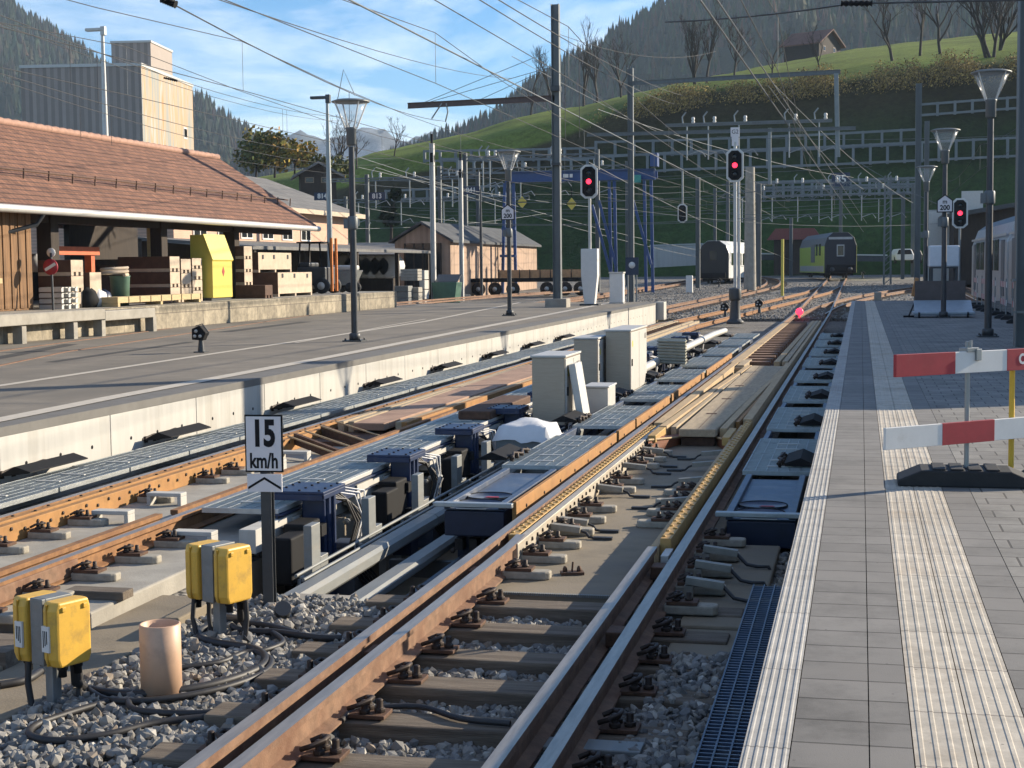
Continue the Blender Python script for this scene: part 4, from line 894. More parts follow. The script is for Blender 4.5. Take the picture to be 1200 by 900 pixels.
# ------------------------------------------------------------------ loose ballast near the camera
def stones(n, region, smin, smax, seed, ztop):
    R = np.random.default_rng(seed); ph = (1+5**.5)/2
    ico = np.array([(-1,ph,0),(1,ph,0),(-1,-ph,0),(1,-ph,0),(0,-1,ph),(0,1,ph),(0,-1,-ph),(0,1,-ph),(ph,0,-1),(ph,0,1),(-ph,0,-1),(-ph,0,1)])/1.9
    fi = np.array([(0,11,5),(0,5,1),(0,1,7),(0,7,10),(0,10,11),(1,5,9),(5,11,4),(11,10,2),(10,7,6),(7,1,8),(3,9,4),(3,4,2),(3,2,6),(3,6,8),(3,8,9),(4,9,5),(2,4,11),(6,2,10),(8,6,7),(9,8,1)])
    P = region(R, n); n = len(P); size = R.uniform(smin, smax, n)
    rad = R.uniform(.62, 1.12, (n,12,1)); an = R.uniform(.55, 1.25, (n,1,3)); v = ico[None]*rad*an
    q = R.normal(size=(n,4)); q /= np.linalg.norm(q,axis=1,keepdims=True); w,x,y,z = q.T
    Rm = np.stack([1-2*(y*y+z*z),2*(x*y-z*w),2*(x*z+y*w),2*(x*y+z*w),1-2*(x*x+z*z),2*(y*z-x*w),2*(x*z-y*w),2*(y*z+x*w),1-2*(x*x+y*y)],1).reshape(n,3,3)
    v = np.einsum('nij,nkj->nki', Rm, v)*size[:,None,None]*.55 + P[:,None,:]
    f = (fi[None] + (np.arange(n)*12)[:,None,None]).reshape(-1,3)
    base = np.array([(.20,.195,.185),(.26,.245,.22),(.15,.148,.145),(.33,.31,.27),(.24,.20,.16),(.42,.40,.36)]); pr = [.3,.25,.2,.12,.08,.05]
    c = base[R.choice(6, n, p=pr)]*R.uniform(.75,1.2,(n,1))
    return v.reshape(-1,3), f, np.repeat(c, 20, axis=0)
def reg(R, n):
    x = R.uniform(-4.9, -.40, n); y = R.uniform(4.0, 12.6, n); lvl = R.integers(0,2,n)
    z = np.where(lvl == 0, -.855, -.825) + .03*np.sin(x*3.1)*np.sin(y*2.3) + R.normal(0,.008,n)
    z = np.where((y < 10.2) & (x > -4.3) & (x < -.66), np.where((x > -2.55) & (x < -1.5), -.03, 0) + np.where(lvl == 0, -.805, -.780) + .012*np.sin(x*5)*np.sin(y*4) + R.normal(0,.008,n), z)
    lx = ((x < -4.38) & (y < 10.3)); keep = ~lx & ((y < 10.25) | ((x > -1.2) & (y < 12.4)))
    z = np.where((x > -1.1), z + .05, z)
    keep &= ~((x > -1.12) & (x < -.62) & (y > 8.9) & (y < 12.5))
    return np.stack([x,y,z],1)[keep]
bb = MB(); bb.quad((-4.3,3,-.815),(-.66,3,-.815),(-.66,10.2,-.815),(-4.3,10.2,-.815)); struct(bb,'ballast_bed',['ballast_ground'])
vs, fs, cs = stones(44000, reg, .032, .082, 5, 0)
b_ = stuff_mesh('ballast_stones', vs.tolist(), fs.tolist(), cs); tag(b_, 'loose grey ballast stones around the sleepers in the foreground', 'gravel')
def reg2(R, n):
    y = 66 + 60*R.random(n)**1.5; x = R.uniform(-16, 4, n); return np.stack([x,y,-.73+np.maximum(0,y-66)*.012],1)
vs, fs, cs = stones(9000, reg2, .06, .13, 6, 0)
b_ = stuff_mesh('ballast_stones', vs.tolist(), fs.tolist(), cs); tag(b_, 'loose grey ballast between the yard tracks beyond the platforms', 'gravel')

# ------------------------------------------------------------------ yellow junction boxes on posts
def junction(loc, rz, label, sticker):
    t = thing('junction_box', label, 'junction box', loc, rz)
    b = MB(); b.box(-.03,.03,-.03,.03,-.1,.62); b.build('post', 'steel', t, bevel=.004)
    b = MB(); b.box(-.05,.05,-.10,-.075,.27,.63); b.box(-.05,.05,-.075,.10,.60,.63); b.build('mounting_plate', 'steel_dull', t, bevel=.004)
    for s in (-1, 1):
        e = MB(); x0, x1 = .07*s, .185*s
        pr = [(x0,-.115),(x0+.055*s,-.128),(x1,-.112),(x1,.112),(x0+.055*s,.128),(x0,.115)]
        zz = [(.275,.86),(.32,1),(.58,1),(.625,.88)]
        vs = [(x, y*k, z) for z,k in zz for x,y in pr]; n = 6; fs = [tuple(range(n)), tuple(range(3*n,4*n))]
        for i in range(3): fs += [(i*n+j,i*n+(j+1)%n,(i+1)*n+(j+1)%n,(i+1)*n+j) for j in range(n)]
        e.add(vs, fs); box = e.build('enclosure', 'yellow', t, bevel=.012)
        r = MB(); r.box(min(x0+.045*s,x0+.055*s), max(x0+.045*s,x0+.055*s), -.131,.131,.285,.615); r.build('lid_seam', mat('seam_yellow',(.50,.27,.02),.5), box)
        r = MB()
        for y in (-.07,.07): r.box(min(x1,x1+.01*s)-.004,max(x1,x1+.01*s), y-.012,y+.012,.575,.60)
        r.build('screw_tab', 'yellow', box, bevel=.003)
        for k in (-.05,.05):
            c = MB(); x = x0+.07*s; c.lathe([(.022,.215),(.022,.25),(.028,.255),(.028,.28)], (x,k,0), 8); c.build('cable_gland', 'blackp', box)
        if sticker:
            w = MB(); w.box(x0+.012*s-.0, x0+.012*s+.058*s, -.134,-.121,.36,.50) if s > 0 else w.box(x0-.07,x0-.012,-.134,-.121,.36,.50)
            w.build('label_plate', 'white', box)
            k = MB()
            for i in range(3): k.box(x0+(.026+.014*i)*s-.003, x0+(.026+.014*i)*s+.003, -.1355,-.134,.385+.01*i,.475)
            k.build('label_print', 'blackp', box)
    return t
junction((-3.95, 8.95, -.80), -.38, 'far pair of yellow junction boxes on a post beside the speed sign', False)
junction((-4.25, 7.42, -.82), -.38, 'near pair of yellow junction boxes with white label plates at the left edge', True)
# cables on the ballast
def ground_path(pix, z=-.785, start=None):
    pts = [V(start)] if start else []; pts += [gz(x,y,z) for x,y in pix]
    out = []
    for i in range(len(pts)-1):
        p0,p1,p2,p3 = pts[max(i-1,0)],pts[i],pts[i+1],pts[min(i+2,len(pts)-1)]
        for k in range(5):
            u = k/5; out.append(.5*((2*p1)+(p2-p0)*u+(2*p0-5*p1+4*p2-p3)*u*u+(3*p1-p0-3*p2+p3)*u**3))
    return out + [pts[-1]]
def cable(pix, r, label, start=None, z=-.750, extra=None):
    mb = MB(); r *= 1.25; p = ground_path(pix, z, start)
    if extra: p = [V(e) for e in extra] + p
    mb.tube(p, r, 8); tag(mb.build('cable','cable'), label, 'cable')
B1, B2 = V((-4.25,7.42,0)), V((-3.95,8.95,0))
cable([(100,806),(135,813),(190,812),(250,802),(298,786),(312,772),(296,760),(258,754),(236,748),(236,738),(262,731),(310,733),(352,744)], .020, 'thick black cable looping from the near yellow boxes to the far pair', extra=[(-4.13,7.43,-.53),(-4.12,7.42,-.66)])
cable([(95,800),(125,820),(185,820),(255,808),(306,790),(318,774),(300,764)], .016, 'thinner black cable running parallel to the thick loop in front of the tube', extra=[(-4.16,7.50,-.53),(-4.15,7.47,-.66)])
cable([(126,822),(80,836),(42,850),(36,862),(70,868),(130,860),(190,846),(290,836)], .016, 'black cable making the loop lowest on the ballast near the left corner')
cable([(150,820),(160,832),(220,836),(290,832)], .015, 'short black cable lying behind the lowest loop')
cable([(210,783),(258,776),(285,765),(310,762),(332,752),(318,740)], .014, 'black cable curling behind the beige tube')
cable([(262,722),(280,738),(325,741),(372,747),(400,748)], .018, 'black cable leaving the far yellow boxes towards the right track', extra=[(-3.84,9.02,-.52),(-3.83,9.0,-.66)])
cable([(0,803),(30,797),(48,786)], .02, 'thick black cable coming in from the left edge to the near yellow boxes', z=-.80)
cable([(400,845),(418,832),(490,828),(540,842),(598,848)], .013, 'thin black cable lying across the sleepers between the rails', z=-.70)
for k,(dx,dy) in enumerate(((-.15,-.05),(-.08,.02),(.13,.07),(.19,-.03))):
    mb = MB(); mb.tube([(B2.x+dx,B2.y+dy,-.52),(B2.x+dx*1.05,B2.y+dy*1.2,-.64),(B2.x+dx*.9+.02,B2.y+dy-.03,-.80)], .016, 8)
    tag(mb.build('cable','cable'), 'black cable hanging from the underside of the far yellow boxes', 'cable', 'cables under the far yellow boxes')
for k,(dx,dy) in enumerate(((-.12,-.04),(.10,.08))):
    mb = MB(); mb.tube([(B1.x+dx,B1.y+dy,-.54),(B1.x+dx*1.05,B1.y+dy*1.2,-.66),(B1.x+dx*.9+.02,B1.y+dy-.03,-.83)], .018, 8)
    tag(mb.build('cable','cable'), 'black cable hanging from the underside of the near yellow boxes', 'cable', 'cables under the near yellow boxes')
# beige pipe end standing in the ballast
mb = MB(); mb.lathe([(.112,0),(.112,.42),(.104,.425),(.100,.42),(.100,.05)], (-3.735,7.66,-.80), 32); tb = mb.build('plastic_tube','tube'); tag(tb,'short beige plastic tube standing upright in the ballast','tube')
mb = MB(); mb.box(-3.736,-3.733,7.546,7.548,-.79,-.39); 
mb = MB(); mb.tube([(-3.80,9.62,-.80),(-3.74,9.50,-.70)], .055, 12); tag(mb.build('duct_end','mast_dark'),'stub of dark grey duct sticking out of the ballast by the speed sign','tube')
mb = MB(); mb.box(-4.02,-3.55,10.02,10.42,-.95,-.80); mb.box(-3.95,-3.60,9.98,10.02,-.93,-.86); tag(mb.build('concrete_block','concrete',bevel=.012),'flat pale concrete block at the near end of the pit beams','block')
mb = MB(); mb.box(-3.42,-3.28,5.5,5.85,-.81,-.75); o = mb.build('signal_magnet','mast_dark',bevel=.01); tag(o,'flat dark grey track magnet beside the near left rail','magnet')
mb = MB(); mb.rbox((-3.33,5.66,-.745),.05,.20,.008,rz=-.6); k = mb.build('strap','steel'); k.parent = o; k.location = k.location - o.location
# ------------------------------------------------------------------ 15 km/h sign
sg = thing('speed_sign', 'white speed sign reading 15 km/h above an upward chevron on a grey post', 'sign', (-4.02, 9.95, -.86), .06)
b = MB(); b.hbeam((0,.02,0),(0,.02,1.38),.075,.07,.008); b.build('post','mast_dark',sg)
b = MB(); b.box(-.137,.137,-.035,-.025,1.012,1.412); b.build('frame','blackp',sg, bevel=.003)
b = MB(); b.box(-.125,.125,-.040,-.034,1.024,1.400); pn = b.build('panel','sign_white',sg)
b = MB(); b.text('15', .25, face_at(V((0,-.0405,1.275))), thick=.0012, bold=.010, sx=.70); b.text('km/h', .145, face_at(V((0,-.0405,1.088))), thick=.0012, bold=.004, sx=.70); b.build('lettering','blackp',pn)
b = MB(); b.box(-.125,.125,-.038,-.028,.876,1.000); p2_ = b.build('chevron_panel','sign_white',sg)
b = MB(); b.prism([(-.118,-.035),(0,.035),(.118,-.035),(.118,-.053),(0,.017),(-.118,-.053)], 0,.0015, face_at(V((0,-.0385,.945)))); b.build('chevron','blackp',p2_)
# ------------------------------------------------------------------ cabinets and boxes in the pit
def cabinet(x0,x1,y0,y1,z0,z1,label,m='alu'):
    t = thing('cabinet', label, 'cabinet', ((x0+x1)/2,(y0+y1)/2,z0))
    b = MB(); b.box(x0,x1,y0,y1,z0,z1-.03); b.build('body',m,t,world=True,bevel=.008)
    b = MB(); b.box(x0-.02,x1+.02,y0-.02,y1+.02,z1-.03,z1); b.build('roof','alu_light',t,world=True,bevel=.006)
    b = MB(); b.box(x1,x1+.012,y0+.02,y1-.02,z0+.03,z1-.05); d = b.build('door','alu_light',t,world=True,bevel=.004)
    b = MB(); b.box(x1+.0125,x1+.0145,(y0+y1)/2-.004,(y0+y1)/2+.004,z0+.05,z1-.07); 
    for k in range(5): b.box(x1+.0125,x1+.016,y1-.32,y1-.10,z1-.22+.02*k,z1-.21+.02*k)
    b.build('seam_and_vents','mast_dark',d,world=True)
    b = MB(); b.box(x1+.0125,x1+.0145,y0+.15,y0+.27,z1-.30,z1-.20); b.build('warning_sticker','yellow_bin',d,world=True)
    b = MB(); b.box(x1+.012,x1+.03,y0+.08,y0+.12,(z0+z1)/2-.08,(z0+z1)/2+.04); h_ = b.build('handle','blackp',d,world=True,bevel=.003)
    return t
cabinet(-4.40,-3.94,20.6,21.75,-.62,.34,'tall metal cabinet nearest the camera with a loose cover leaning on it')
cabinet(-4.70,-4.30,25.4,26.4,-.60,.36,'grey metal cabinet standing left in the pair farther along the pit')
cabinet(-4.24,-3.82,25.9,27.9,-.62,.47,'pale tall metal cabinet standing right in the pair farther along the pit')
mb = MB(); mb.mbox(Matrix.Translation((-3.80,20.95,-.18)) @ Matrix.Rotation(-.16,4,'Y'), .10,.50,.80); tag(mb.build('loose_cover','alu_light',bevel=.008),'pale sheet metal cover leaning against the nearest cabinet','cover')
mb = MB(); mb.box(-3.98,-3.62,22.3,23.0,-.66,-.24); mb.box(-4.0,-3.6,22.28,23.02,-.24,-.21); tag(mb.build('small_cabinet','alu_light',bevel=.01),'low pale metal box between the tall cabinets','box')
tp = thing('covered_crate','grey crate covered with a crumpled pale tarpaulin in the machine pit','crate',(-3.98,18.4,-.95))
b = MB(); b.box(-4.30,-3.66,18.0,18.8,-.95,-.48); b.build('crate','steel_dull',tp,world=True,bevel=.01)
b = MB(); n = 10; R = random.Random(3)
for i in range(n+1):
    for j in range(n+1):
        u,v = i/n,j/n; x = -4.34+.72*u; y = 17.96+.88*v; e = min(u,1-u,v,1-v)
        z = -.40 + .085*min(1,e*3)*(1-.6*abs(u-.35)) + .016*math.sin(u*9+v*5)*min(1,e*5) + R.uniform(-.006,.006)
        if e < .01: z = -.54 + R.uniform(-.03,.02)
        b.v.append((x,y,z))
for i in range(n):
    for j in range(n): b.f.append([i*(n+1)+j,(i+1)*(n+1)+j,(i+1)*(n+1)+j+1,i*(n+1)+j+1]); b.m.append(0); b.s.append(True)
b.build('tarpaulin','tarp',tp,world=True)
lv = MB()
for k in range(8): lv.mbox(Matrix.Translation((-3.72,31.0,-.40+.062*k)) @ Matrix.Rotation(-.5,4,'Z') @ Matrix.Rotation(.5,4,'X'), .70,.07,.03)
lv.mbox(Matrix.Translation((-3.72,31.03,-.18)) @ Matrix.Rotation(-.5,4,'Z'), .66,.02,.52)
tag(lv.build('ribbed_panel',mat('pale_rib',(.48,.47,.38),.6,.2)),'pale ribbed metal panel leaning at the near end of the silver pipe','panel')
# ------------------------------------------------------------------ red and white barrier on the right platform
bt = V((.74,.67,0)).normalized(); brz = math.atan2(bt.y, bt.x)
br_ = thing('barrier','red and white two-board construction barrier on the paved platform','barrier',(.755,11.12,0),brz)
def board(x0, x1, z0, z1, cuts, first):
    ms = ['red','white']; nm = 0
    b = MB(); b.box(x0,x1,-.012,.012,z0,z1); bd = b.build('board','white',br_,bevel=.003)
    for a,c_ in cuts:
        s = MB(); s.box(a,c_,-.0145,.0145,z0-.001,z1+.001); s.build('red_band','red',bd,bevel=.002)
    return bd
bd = board(-.71,1.2,.785,.935,[(-.712,-.165),(.335,1.0)],1); board(-.80,1.2,.295,.445,[(-.28,.22),(.86,1.22)],0)
b = MB(); b.text('O',.10,face_at(V((.49,-.0155,.86))),thick=.001,bold=.004); b.text('O',.10,face_at(V((.62,-.0155,.86))),thick=.001,bold=.004); b.build('lettering','white',bd)
for x, m_ in ((0,'steel'),(.44,mat('yellow_post',(.70,.42,.03),.5,var=.15))):
    b = MB(); b.tube([(x,.035,.03),(x,.035,1.0 if x == 0 else .78)], .017 if x == 0 else .02, 10); b.build('post',m_,br_)
b = MB(); b.box(-.06,.05,-.02,.06,.93,.96); b.box(.02,.07,-.03,.01,.87,.95); b.tube([(-.01,0,.95),(-.01,0,1.01)],.012,6); b.build('clamp','steel',br_,bevel=.003)
for k,(cx,cy,rz) in enumerate(((.72,11.13,.0),(1.62,11.45,.12))):
    f = thing('rubber_base',['black rubber foot weighing down the near post of the barrier','black rubber foot under the far end of the barrier'][k],'barrier foot',(cx,cy,0),rz)
    b = MB(); b.prism([(-.46,0),(.46,0),(.46,.045),(.30,.115),(-.30,.115),(-.46,.045)], -.19,.19, Matrix.Rotation(PI/2,4,'X')); b.build('foot_block','black',f,bevel=.012)
    b = MB()
    for x in (-.34,-.27,.27,.34): b.mbox(Matrix.Translation((x,0,.10-(abs(x)-.25)*.42)) @ Matrix.Rotation(.4 if x>0 else -.4,4,'Y'), .035,.36,.03)
    for x in (-.18,-.06,.06,.18): b.box(x-.045,x+.045,-.17,.17,.114,.127)
    b.build('foot_rib','black',f,bevel=.006)
# ------------------------------------------------------------------ things on the right platform farther on
lr = thing('loading_ramp','wheeled blue-grey loading ramp with an upright brown flap on the paved platform','ramp',(2.3,45.5,0))
b = MB(); b.prism([(-.85,.10),(.85,.10),(.85,.16),(-.85,.16)], -.6,.6, Matrix.Translation((2.3,45.6,0)) @ Matrix.Rotation(PI/2,4,'X')); b.mbox(Matrix.Translation((2.3,45.6,.27)) @ Matrix.Rotation(.32,4,'X'),1.6,1.2,.03); b.build('deck',mat('ramp_paint',(.33,.39,.44),.5,.2,var=.2),lr,world=True,bevel=.01)
b = MB(); b.mbox(Matrix.Translation((2.25,46.4,.72)) @ Matrix.Rotation(-.06,4,'X'),1.42,.05,.62); b.build('upright_flap',mat('brown_flap',(.10,.085,.08),.7),lr,world=True,bevel=.01)
for x in (1.62,2.25,2.95): b = MB(); b.lathe([(.085,-.03),(.085,.03)],(x,45.05,.085),14,axis='X'); b.build('wheel','black',lr,world=True)
b = MB(); b.tube([(1.52,46.5,.35),(1.36,45.6,.05)],.025,8); b.box(1.2,1.5,45.5,45.7,0,.05); b.build('drawbar','blackp',lr,world=True)
b = MB(); b.rbox((1.55,46.6,.85),.12,.12,.55,ry=.2); b.build('strap',mat('orange_strap',(.50,.25,.10),.7),lr,world=True,bevel=.02)
mb = MB(); mb.box(2.5,3.6,60,61.3,1.40,2.2); t_ = mb.build('water_tank',mat('tank_white',(.62,.66,.70),.45,var=.08),bevel=.05); tag(t_,'boxy pale water tank on a dark stand behind the loading ramp','tank')
b = MB(); 
for x in (2.6,3.5):
    for y in (60.1,61.2): b.box(x-.05,x+.05,y-.05,y+.05,0,1.40)
b.box(2.55,3.55,60,61.3,1.34,1.40); k = b.build('stand','mast_dark'); k.parent = t_; k.location = -t_.location + V((0,0,0)); k.data.transform(Matrix.Translation(k.location*0))
k.location = V((3.05,60.65,0)) - t_.location
for i in range(6):
    y = 38.5 + i*3.6; x = 3.95
    t = thing('barrier','red and white striped fence section between the paved platform and the grey train','barrier',(x,y,0),PI/2-.03,'striped fence sections beside the grey train')
    for z in (.35,.85):
        b = MB(); b.box(-1.45,1.45,-.012,.012,z,z+.16); bd = b.build('board','white',t)
        for q in range(4): s = MB(); s.box(-1.3+q*.72,-1.3+q*.72+.34,-.0145,.0145,z-.001,z+.161); s.build('red_band','red',bd)
    for x_ in (-1.3,1.3):
        b = MB(); b.tube([(x_,0,0),(x_,0,1.1)],.02,6); b.build('post','steel',t)
        b = MB(); b.prism([(-.3,0),(.3,0),(.3,.05),(.2,.11),(-.2,.11),(-.3,.05)],-.13,.13,Matrix.Translation((x_,0,0)) @ Matrix.Rotation(PI/2,4,'Z') @ Matrix.Rotation(PI/2,4,'X')); b.build('foot','black',t)
mb = MB(); mb.lathe([(.34,0),(.30,.25),(.18,.45),(.05,.52)],(-.05,67.2,-.6),12); tag(mb.build('white_sack','white'),'white sack standing at the far end of the paved platform','sack')
mb = MB(); mb.box(.55,.85,66.4,66.7,-.7,.35); tag(mb.build('concrete_post','concrete',bevel=.02),'short pale concrete post at the far end of the paved platform','post')
# ------------------------------------------------------------------ lamps, masts, signals
M['lamp_glass'] = mat('lamp_glass', (.55,.57,.58), .25, 0, var=.1); 
_b = M['lamp_glass'].node_tree.nodes['Principled BSDF']; _b.inputs['Alpha'].default_value = .22
def lamp(x, y, top, label, z0=0.0, pole='mast_dark'):
    t = thing('street_lamp', label, 'lamp', (x,y,z0)); h = top - z0
    b = MB(); b.tube([(0,0,0),(0,0,2.6),(0,0,h-1.0)], [.075,.07,.062], 12); b.build('pole', pole, t)
    b = MB(); b.box(-.21,.21,-.21,.21,0,.03); b.lathe([(.12,.03),(.12,.16),(.095,.18)], (0,0,0), 12)
    for sx_ in (-.16,.16):
        for sy_ in (-.16,.16): b.lathe([(.02,.03),(.02,.07)], (sx_,sy_,0), 6)
    b.build('base_plate', 'mast_dark', t)
    b = MB(); b.lathe([(.095,h-2.75),(.11,h-2.72),(.11,h-2.5),(.095,h-2.47)], (0,0,0), 12); b.box(-.18,-.08,-.08,.08,h-2.73,h-2.52); b.build('collar', 'mast', t)
    b = MB(); b.lathe([(.08,h-.98),(.105,h-.96),(.105,h-.66),(.12,h-.64),(.12,h-.60)], (0,0,0), 14); b.build('neck', 'mast', t)
    b = MB(); b.lathe([(.13,h-.60),(.36,h-.08)], (0,0,0), 20); g_ = b.build('lamp_shade', 'lamp_glass', t)
    b = MB()
    for k in range(4):
        a = PI/4 + k*PI/2; b.tube([(.14*math.cos(a),.14*math.sin(a),h-.61),(.375*math.cos(a),.375*math.sin(a),h-.07)], .016, 6)
    b.build('shade_rib', 'white', g_)
    b = MB(); b.lathe([(.30,h-.085),(.40,h-.075),(.41,h-.05),(.30,h-.015),(.05,h)], (0,0,0), 22); b.build('lamp_lid', 'steel_dull', t)
    return t
l1 = lamp(-10.57,31.35,5.14,'dark lamp post with conical glass head standing nearest on the left platform')
l2 = lamp(-10.96,48.0,5.26,'conical-headed lamp post on the left platform carrying a 200 m distance board')
l3 = lamp(2.59,33.4,5.5,'conical-headed lamp post nearest on the right platform beside the wide steel mast')
q = at(1107,250,45); l4 = lamp(q.x,45,5.3,'conical-headed lamp post on the right platform carrying a 200 m distance board')
q = at(1085,300,61); l5 = lamp(q.x,61,5.25,'farthest conical-headed lamp post on the right platform')
def board200(parent, z, rz=0):
    b = MB(); b.prism([(-.22,-.24),(.22,-.24),(.22,.10),(0,.27),(-.22,.10)], 0,.02, face_at(V((0,-.12,z)))); o = b.build('distance_board','blackp',parent)
    b = MB(); b.prism([(-.19,-.21),(.19,-.21),(.19,.085),(0,.23),(-.19,.085)], .0,.004, face_at(V((0,-.1405,z)))); b.build('board_face','sign_white',o)
    b = MB(); b.text('200',.19,face_at(V((0,-.1455,z-.11))),bold=.006,sx=.95); b.text('m',.17,face_at(V((0,-.1455,z+.06))),bold=.004); b.build('lettering','blackp',o)
board200(l2, at(598,249,47.9).z); board200(l4, at(1107,239,44.9).z)
mb = MB(); mb.tube([(-10.45,31.3,5.2),(-10.7,31.3,5.75),(-10.85,31.3,5.1)], .01, 6); k = mb.build('bird_wire','steel',l1,world=True)

def hmast(x, y, z0, top, w, d, label, m='mast', base=True, cat='mast', grp=None):
    t = thing('steel_mast', label, cat, (x,y,z0), 0, grp)
    b = MB(); b.hbeam((0,0,0),(0,0,top-z0),w,d,.02,side=(1,0,0)); b.build('column', m, t)
    if base: b = MB(); b.box(-.42,.42,-.42,.42,-.3,.33); b.build('foundation','concrete',t,bevel=.03)
    return t
m1 = hmast(-11.35,58,0,11.46,.30,.30,'tall grey steel H mast on a concrete base beside the left-platform signal')
b = MB(); b.box(-.17,.17,-.19,.19,8.2,8.4); b.box(-.17,.17,-.19,.19,5.4,5.5); b.build('clamp','mast_dark',m1)
p0 = at(478,124,58); p1 = at(650,115,58)
b = MB(); b.hbeam(p0,p1,.14,.22,.02,side=(0,0,1)); b.build('cantilever_arm', mat('arm_brown',(.12,.085,.075),.6,.2), m1, world=True)
for a,c in (((495,122),(648,78)),((560,118),(648,78)),((490,123),(640,62))): b = MB(); b.tube([at(*a,58),at(*c,58)],.012,5); b.build('stay_wire','mast',m1,world=True)
b = MB(); b.tube([at(523,121,58),at(525,131,58),at(522,143,58)],.03,6); b.tube([at(518,121,58),at(506,139,58)],.03,6); b.build('wire_hanger','steel',m1,world=True)
m2 = hmast(-10.65,72.7,-.6,10.84,.26,.26,'slimmer grey H mast holding long horizontal arms beyond the left platform')
b = MB(); b.hbeam(at(735,98,72.7),at(985,84,72.7),.12,.2,.02,side=(0,0,1)); b.build('cantilever_arm','mast',m2,world=True)
b = MB(); b.hbeam(at(688,158,72.5),at(1003,150,72.5),.1,.16,.02,side=(0,0,1)); b.build('cantilever_arm','mast',m2,world=True)
b = MB(); b.hbeam(at(980,86,72.6),at(982,184,72.6),.22,.2,.02,side=(1,0,0)); b.build('hanging_post','steel',m2,world=True)
m3 = hmast(2.94,29.6,0,7.6,.42,.36,'wide blue-grey steel mast at the right edge of the paved platform', base=False)
b = MB(); b.box(-.24,-.18,-.2,.2,1.2,1.24); b.box(-.22,.22,-.2,-.19,.62,.66); b.build('strap','steel_dull',m3)
b = MB(); b.box(-.02,.16,-.28,-.19,1.28,1.46); k = b.build('socket_box','steel_dull',m3,bevel=.01)
b = MB(); b.tube([(.05,-.24,1.28),(.04,-.24,.3)],.02,6); b.build('cable','cable',k)
for i,(px,top,Y,w,lab) in enumerate(((1075,98,80,.32,'tall grey mast in the pair behind the far right platform lamps, the nearer one'),(1085,142,95,.30,'tall grey mast in the pair behind the far right platform lamps, the farther one'),
    (508,168,80,.26,'bright silver mast standing left of the timber shed door'),(541,188,87,.24,'silver mast in front of the lit corner of the timber shed'),
    (387,114,64,.26,'tall silver mast with a small floodlight rising from the loading dock'),(128,34,60,.30,'tall white floodlight mast rising behind the tiled warehouse roof'),
    (818,208,112,.34,'grey mast at the left of the white carriage'),(879,196,105,.85,'thick grey concrete mast right of the white carriage'),(889,215,112,.4,'thin mast close behind the thick concrete mast'),
    (927,255,150,.35,'slender mast in front of the small red-roofed shelter'),(985,205,150,.35,'mast behind the green train carrying the 85 board'),(1040,206,118,.5,'lattice-like silver mast right of the green train'),
    (1058,225,135,.35,'thin mast right of the silver lattice mast'),(866,190,100,.22,'thin white mast left of the thick concrete mast'),(564,222,92,.2,'thin dark lamp mast beside the timber shed wall'))):
    p = at(px,300,Y); z0 = .6 if 'dock' in lab else (0 if Y < 66 else yard_z(Y)+.1); tz = at(px,top,Y).z
    t = thing('steel_mast', lab, 'mast', (p.x,Y,z0))
    b = MB()
    if px in (128,387,564,866): b.tube([(0,0,0),(0,0,(tz-z0)*.55),(0,0,tz-z0)],[w*.5,w*.45,w*.22],10)
    elif px == 879: b.tube([(0,0,0),(0,0,tz-z0)],[w*.5,w*.36],12)
    elif px == 1040:
        for sx_ in (-1,1): b.beam((sx_*w*.5,0,0),(sx_*w*.4,0,tz-z0),.08,.14)
        for q_ in range(18): b.beam((-w*.5,0,q_*(tz-z0)/18),(w*.5,0,(q_+1)*(tz-z0)/18),.04,.06)
    else: b.hbeam((0,0,0),(0,0,tz-z0),w,w*.9,.03,side=(1,0,0))
    b.build('column', {128:'alu_light',508:'alu_light',541:'alu_light',387:'steel',866:'alu_light',879:'concrete',564:'mast_dark'}.get(px,'mast'), t)
    if px in (128,387):
        b = MB(); b.box(-.75,.1,-.12,.12,tz-z0-.06,tz-z0+.06); b.box(-.06,.14,-.1,.1,tz-z0-.25,tz-z0+.12); b.build('floodlight','mast_dark' if px == 387 else 'alu_light',t,bevel=.02)
    if px in (508,541): b = MB(); b.tube([(0,0,tz-z0),(0,0,tz-z0+.5)],.07,8); b.lathe([(.14,tz-z0-1.0),(.16,tz-z0-.7),(.10,tz-z0-.5)],(0,0,0),8); b.build('insulator','blackp',t)
    if px == 985:
        b = MB(); b.box(-.85,.85,-.3,-.25,tz-z0-1.1,tz-z0+.2); k = b.build('number_board',mat('sign_navy',(.015,.03,.07),.5),t); b = MB(); b.text('85',1.05,face_at(V((0,-.305,tz-z0-.45))),bold=.02); b.build('lettering','white',k)

